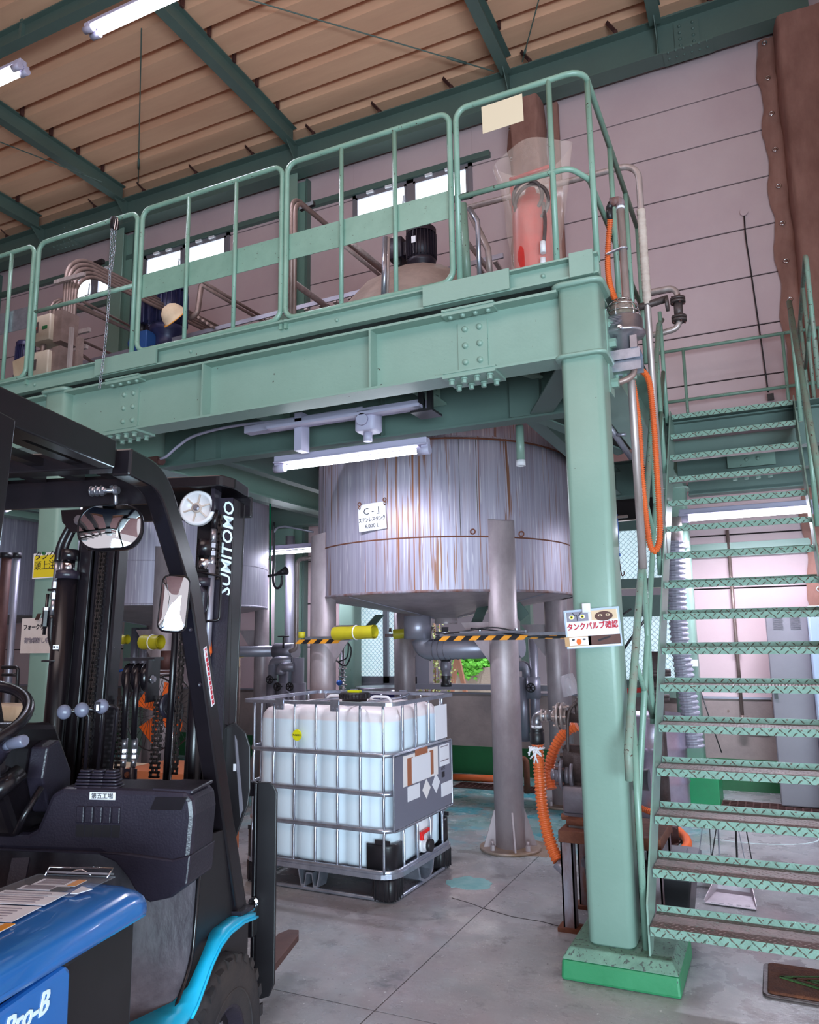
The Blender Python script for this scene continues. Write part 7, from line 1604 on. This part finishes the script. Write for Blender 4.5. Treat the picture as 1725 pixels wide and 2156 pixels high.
b = MB(); q0 = at(597, 1340, y=my); b.torus(q0, .055, .008, Z, 16, 6); b.cyl(q0, q0-Z*.12, .01, 8); b.build('handwheel', 'black', t)
t = thing('hanging_plug', 'black industrial plug on a looped cable between the tanks', 'plug', at(595, 1210, y=6.5)); b = MB(); yq = 6.4
b.tube(spline([at(577, 1100, y=yq), at(577, 1180, y=yq), at(575, 1220, y=yq), at(582, 1238, y=yq), at(592, 1232, y=yq), at(594, 1212, y=yq)], 8), .013, 8); b.tube(spline([at(565, 1213, y=yq), at(580, 1210, y=yq), at(588, 1207, y=yq)], 4), .014, 8); b.build('cable', 'black', t)
q0 = at(584, 1208, y=yq); q1 = at(601, 1202, y=yq); b = MB(); b.cyl(q0, q1, .018, 16, .036); b.cyl(q1, q1+(q1-q0)*.12, .042, 16); b.build('plug_body', 'black', t)
t = thing('cable_loop_pipe', 'thin steel pipe hooked above the lamp between the tanks', 'pipe', at(577, 1120, y=yq)); MB().tube(fillet([at(577, 1190, y=yq), at(577, 1112, y=yq), at(600, 1108, y=yq), at(660, 1120, y=yq)], .10, 6), .010, 8).build('pipe', 'lagging', t)
MB().cyl(at(569, 1052, y=6.6), at(569, 1360, y=6.6), .010, 8).build('green_cord', 'green_cord', label='green cord hanging straight down right of the plain tank', cat='cord')
MB().tube([at(585, 1385, y=7.0), at(600, 1392, y=7.0), at(612, 1398, y=7.0)], .008, 6).build('green_cord', 'green_cord', label='short green cord below the clad end can', cat='cord')
# cloths, wooden rack and pipes on the wall at left of tote
t = thing('cloth_rack', 'tan conduit stand with towels hung on the wall left of the tote', 'rack', at(500, 1400, y=7.9))
b = MB(); q0 = at(499, 1360, y=7.9); b.cyl((q0.x, 7.9, 0), (q0.x, 7.9, q0.z), .014, 8); b.cyl((q0.x+.05, 7.9, 0), (q0.x+.05, 7.9, q0.z), .014, 8); b.build('conduit', 'conduit', t)
for px, py3, w_, h, m_ in ((480, 1415, .08, .30, 'white'), (490, 1412, .07, .26, 'towel_blue'), (497, 1385, .10, .22, 'cloth_tan')):
    q0 = at(px, py3, y=7.85); b = MB(); b.rbox(q0.x-w_/2, q0.x+w_/2, 7.83, 7.87, q0.z-h/2, q0.z+h/2, .015); b.build('cloth', m_, t)
MB().bar(at(470, 1383, y=7.8), at(512, 1381, y=7.8), .03, .03).build('rail', 'yellow_pad', t)
# valves behind leg (right of left tank leg)
t = thing('valve_stack', 'stack of small chrome valves right of the front left tank leg', 'valves', at(722, 1430, y=7.6)); q0 = at(722, 1470, y=7.6); b = MB()
for k in range(9): b.cyl((q0.x, 7.6, q0.z+k*.045), (q0.x, 7.6, q0.z+k*.045+.016), .05 if k % 2 else .035, 14)
b.cyl((q0.x, 7.6, .1), (q0.x, 7.6, q0.z+.75), .02, 10); b.build('valve_body', 'chrome', t); b = MB(); b.sphere((q0.x-.02, 7.55, q0.z+.17), .03, 10, 8); b.build('blue_knob', 'blue_cord', t)
b = MB(); b.tube(spline([(q0.x+.02, 7.5, q0.z+.75), (q0.x+.12, 7.5, q0.z+.62), (q0.x+.11, 7.5, q0.z+.45), (q0.x, 7.5, q0.z+.40)], 6), .008, 6); b.tube(spline([(q0.x-.02, 7.5, q0.z+.72), (q0.x+.16, 7.5, q0.z+.55), (q0.x+.10, 7.5, q0.z+.36), (q0.x-.04, 7.5, q0.z+.42)], 6), .008, 6); b.build('cable', 'black', t)
# drum with lid under the window
q0 = at(805, 1500, y=7.9); t = thing('blue_drum', 'dark blue drum with a steel lid behind the tote', 'drum', (q0.x, 7.9, 0)); zt2 = at(805, 1448, y=7.6).z; b = MB(); b.cyl((q0.x, 7.9, .0), (q0.x, 7.9, zt2-.06), .29, 30); b.build('drum_body', 'navy', t); b = MB(); b.lathe((q0.x, 7.9, zt2-.06), [(.30, 0), (.30, .05), (.29, .055), (.27, .045), (0, .05)], 32); b.build('drum_lid', 'steel', t)
# clad pipes right of tank leg
t = thing('clad_pipes', 'grey clad pipes with a handwheel between the two right tank legs', 'pipe', at(1115, 1450, y=7.8)); py4 = 7.7
for (px, z0p, z1p, r) in ((1122, 1345, 1600, .047), (1122, 1425, 1470, .075), (1100, 1425, 1560, .06)):
    q0 = at(px, z0p, y=py4); q1 = at(px, z1p, y=py4); MB().cyl((q0.x, py4, q1.z), (q0.x, py4, q0.z), r, 18).build('clad_pipe', 'lagging', t)
b = MB(); q0 = at(1092, 1402, y=py4); b.tube(fillet([(q0.x-.05, py4, q0.z), (q0.x+.09, py4, q0.z), (q0.x+.09, py4, q0.z-.12)], .07, 5), .055, 14); b.build('elbow', 'lagging', t)
q0 = at(1118, 1448, y=py4-.1); b = MB(); b.torus(q0, .042, .008, Y, 16, 6)
for k in range(3): a = k*PI/3; b.bar(q0-V(math.cos(a), 0, math.sin(a))*.04, q0+V(math.cos(a), 0, math.sin(a))*.04, .01, .008, Y)
b.build('handwheel', 'black', t); b = MB(); q0 = at(1105, 1620, y=7.6); b.tube(fillet([(q0.x-.06, 7.6, q0.z+.1), (q0.x+.02, 7.6, q0.z+.1), (q0.x+.02, 7.6, .0)], .05, 4), .03, 10); b.build('rust_pipe', 'rust', t)
MB().box(*(lambda q: (q.x-.09, q.x+.03, 8.3, 8.42, .9, 3.0))(at(1118, 1400, y=8.35))).build('rear_post', 'green', label='mint green post behind the clad pipes', cat='post')
for nm, px, lab in (('b', 738, 'mint green post right of the front left tank leg'),):
    q0 = at(px, 1300, y=8.3); MB().box(q0.x-.13, q0.x+.08, 8.28, 8.42, 0, 2.9).build('rear_post', 'green', label=lab, cat='post')
# flow meter / dark valve at right behind the stair posts
t = thing('gate_valve', 'dark flanged gate valve behind the crossing stair rails', 'valve', at(1384, 1450, y=6.0)); q0 = at(1384, 1430, y=6.0); b = MB()
for dz, r in ((.14, .035), (.06, .10), (.035, .10), (-.05, .06), (-.12, .08), (-.145, .08), (-.28, .06)): b.cyl((q0.x, 6.0, q0.z+dz-.012), (q0.x, 6.0, q0.z+dz+.012), r, 18)
b.cyl((q0.x, 6.0, .1), (q0.x, 6.0, q0.z+.2), .04, 12); b.build('valve_body', 'pump_dark', t)
# left background: yellow and white signs on the column behind the mast
cx4 = -4.52; q0 = at(104, 1190, y=3.715); t = thing('warning_notice', 'yellow notice reading overhead tank caution on the column behind the mast', 'notice', q0)
c = V(at(70, 1190, y=3.71).x+.17, 3.71, q0.z); card('sheet', 'paper', t, c, X, V(.06, 0, 1), .34, .175, .002); card('sheet', 'yellow', t, c-V(0, .002, .005), X, V(.06, 0, 1), .32, .15, .001)
text('notice_text', 'タンク\n頭上注', .068, 'ink', t, c-V(.155, .004, .030-.06), X, V(.06, 0, 1), align='LEFT'); b = MB(); b.cyl(c+V(-.06, -.004, .082), c+V(-.06, -.02, .082), .011, 14); b.build('green_magnet', 'green_paint', t)
q0 = at(88, 1338, y=3.715); t = thing('paper_notice', 'old white forklift notice on the column behind the mast', 'notice', q0); c = V(at(45, 1338, y=3.71).x+.17, 3.71, q0.z); card('sheet', 'paper_old', t, c, X, V(.02, 0, 1), .34, .235, .002)
text('notice_text', 'フォークリフト', .040, 'ink', t, c+V(-.150, -.004, .055), X, Z, align='LEFT', bold=.0012); text('notice_text', '荷物積卸し中', .040, 'ink_faded', t, c+V(-.135, -.004, -.035), X, Z, align='LEFT', bold=.0012)
b = MB(); c2 = c+V(.0, -.004, .125); b.hexa([c2+V(*p) for p in ((-.02, -.02, -.02), (.02, -.02, -.02), (.016, 0, -.03), (-.016, 0, -.03), (-.02, -.004, .02), (.02, -.004, .02), (.016, .003, .025), (-.016, .003, .025))]); b.build('bulldog_clip', 'chrome', t)
# hall behind forklift, left edge: brown pipes, rail, cloth
t = thing('sight_tubes', 'brown and glassy vertical tubes at the far left behind the cab', 'pipe', at(25, 1300, y=5.0)); 
for px, r, m_ in ((14, .045, 'brown_iron'), (36, .03, 'lagging')):
    q0 = at(px, 1175, y=5.0); MB().cyl((q0.x, 5, .2), (q0.x, 5, q0.z), r, 14).build('tube', m_, t); MB().cyl((q0.x, 5, q0.z), (q0.x, 5, q0.z+.05), r*1.3, 12).build('cap', 'black', t)
t = thing('pipe_bracket', 'small black pipe frame at the far left behind the steering wheel', 'frame', at(30, 1450, y=4.4)); MB().tube(fillet([at(5, 1405, y=4.4), at(38, 1405, y=4.4), at(34, 1500, y=4.4)], .03, 4), .014, 8).build('frame', 'black', t); MB().tube([at(5, 1421, y=4.4), at(36, 1421, y=4.4)], .012, 8).build('bar', 'black', t)
q0 = at(40, 1490, y=4.2); b = MB(); b.rbox(q0.x-.35, q0.x+.12, 4.1, 4.35, q0.z-.10, q0.z+.02, .04); b.build('folded_cloth', 'cloth_tan', label='pale folded cloth seen through the steering wheel', cat='cloth')
MB().box(*(lambda q: (q.x-.45, q.x+.15, 4.05, 4.4, 0, q.z))(at(40, 1515, y=4.2))).build('workbench', 'pump_dark', label='dark bench under the pale folded cloth', cat='bench')
# industrial fan, hose reel and pallet boards seen through the mast
fq = at(338, 1500, y=4.6); t = thing('workshop_fan', 'orange bladed workshop fan seen through the forklift mast', 'fan', fq); b = MB()
for k in range(4): 
    a0 = k*PI/2+.5; vs = []
    c0 = b.tv(fq)
    pr = [b.tv(fq+V(.23*math.cos(a0+j*.22), .02*math.sin(j), .23*math.sin(a0+j*.22))) for j in range(5)]
    for j in range(4): b.face([c0, pr[j], pr[j+1]])
b.build('fan_blade', 'orange', t).modifiers.new('thick', 'SOLIDIFY').thickness = .006
b = MB()
for yy in (-.07, .07):
    b.torus(fq+Y*yy, .27, .006, Y, 30, 6)
    for k in range(30): a = 2*PI*k/30; b.tube([fq+Y*(yy*1.5)+V(.04*math.cos(a), 0, .04*math.sin(a)), fq+Y*yy+V(.27*math.cos(a), 0, .27*math.sin(a))], .0022, 4)
b.build('fan_guard', 'black', t); b = MB(); b.cyl(fq+Y*.02, fq+Y*.18, .07, 18); b.cyl(fq+V(0, .12, -.05), V(fq.x, fq.y+.12, .03), .02, 10); b.cyl(V(fq.x, fq.y+.12, .0), V(fq.x, fq.y+.12, .03), .2, 20); b.build('fan_motor', 'black', t)
t = thing('orange_cabinet', 'orange panel standing behind the fan', 'panel', at(345, 1400, y=6)); MB().box(*(lambda q, q2: (q.x, q.x+.12, 6, 6.03, q2.z, q.z))(at(345, 1390, y=6), at(345, 1470, y=6))).build('panel', 'orange', t)
q0 = at(235, 1625, y=4.9); MB().rbox(q0.x-.25, q0.x+.5, 4.8, 5.2, 0, q0.z+.03, .03).build('wrapped_stack', 'cloth_tan', label='film wrapped tan stack behind the forklift levers', cat='stack')
q0 = at(385, 1630, y=4.5); MB().box(q0.x-.5, q0.x+.2, 4.4, 4.9, 0, q0.z+.02).build('wooden_bench', 'brick_orange', label='low reddish wooden bench behind the forklift mast', cat='bench')
b = MB(); q0 = at(212, 1570, y=4.6); b.hexa([q0+V(*p) for p in ((-.05, 0, -.09), (.04, 0, -.09), (.04, .02, -.09), (-.05, .02, -.09), (-.05, 0, .12), (-.02, 0, .10), (-.02, .02, .10), (-.05, .02, .12))]); b.build('blue_tarp', 'blue_cord', label='blue sheet corner behind the forklift levers', cat='sheet')
t = thing('rear_riser', 'stout grey pipe riser behind the mast channels', 'pipe', at(232, 1480, y=6.5)); q0 = at(233, 1400, y=6.5); b = MB(); b.cyl((q0.x, 6.5, .5), (q0.x, 6.5, q0.z), .07, 16); b.cyl((q0.x, 6.5, q0.z-.35), (q0.x, 6.5, q0.z-.30), .09, 16); b.cyl((q0.x, 6.5, q0.z), (q0.x, 6.5, q0.z+.12), .05, 12); b.build('riser', 'lagging', t)
for px, lab in ((285, 'slim clad riser behind the forklift, left of the pair'), (303, 'slim clad riser behind the forklift, right of the pair')):
    q0 = at(px, 1340, y=6.8); MB().cyl((q0.x, 6.8, .9), (q0.x, 6.8, q0.z+.1), .045, 14).build('slim_riser', 'lagging', label=lab, cat='pipe')
pad(at(300, 1352, y=5.1), at(338, 1352, y=5.1), .06, 'yellow foam pad with brown band behind the side mirror'); pad(at(244, 1348, y=5.2), at(268, 1346, y=5.2), .04, 'small yellow pad end left of the side mirror')
q0 = at(352, 1385, y=5.2); b = MB(); b.cyl(q0+Z*.06, q0-Z*.10, .055, 14); 
for dz in (-.11, -.14): b.cyl(q0+Z*dz, q0+Z*(dz-.015), .085, 16)
b.build('brown_valve', 'brown_iron', label='brown flanged valve below the side mirror', cat='valve')
MB().box(*(lambda q: (q.x-.3, q.x+.3, 8.3, 8.44, 0, 2.9))(at(290, 1450, y=8.3))).build('rear_post', 'green', label='broad mint green post far behind the forklift mast', cat='post')
q0 = at(240, 1404, y=6.2); MB().tube([at(237, 1418, y=6.2), at(272, 1406, y=6.2)], .012, 8).build('blue_hose', 'blue_cord', label='thin blue hose behind the forklift mast', cat='hose')
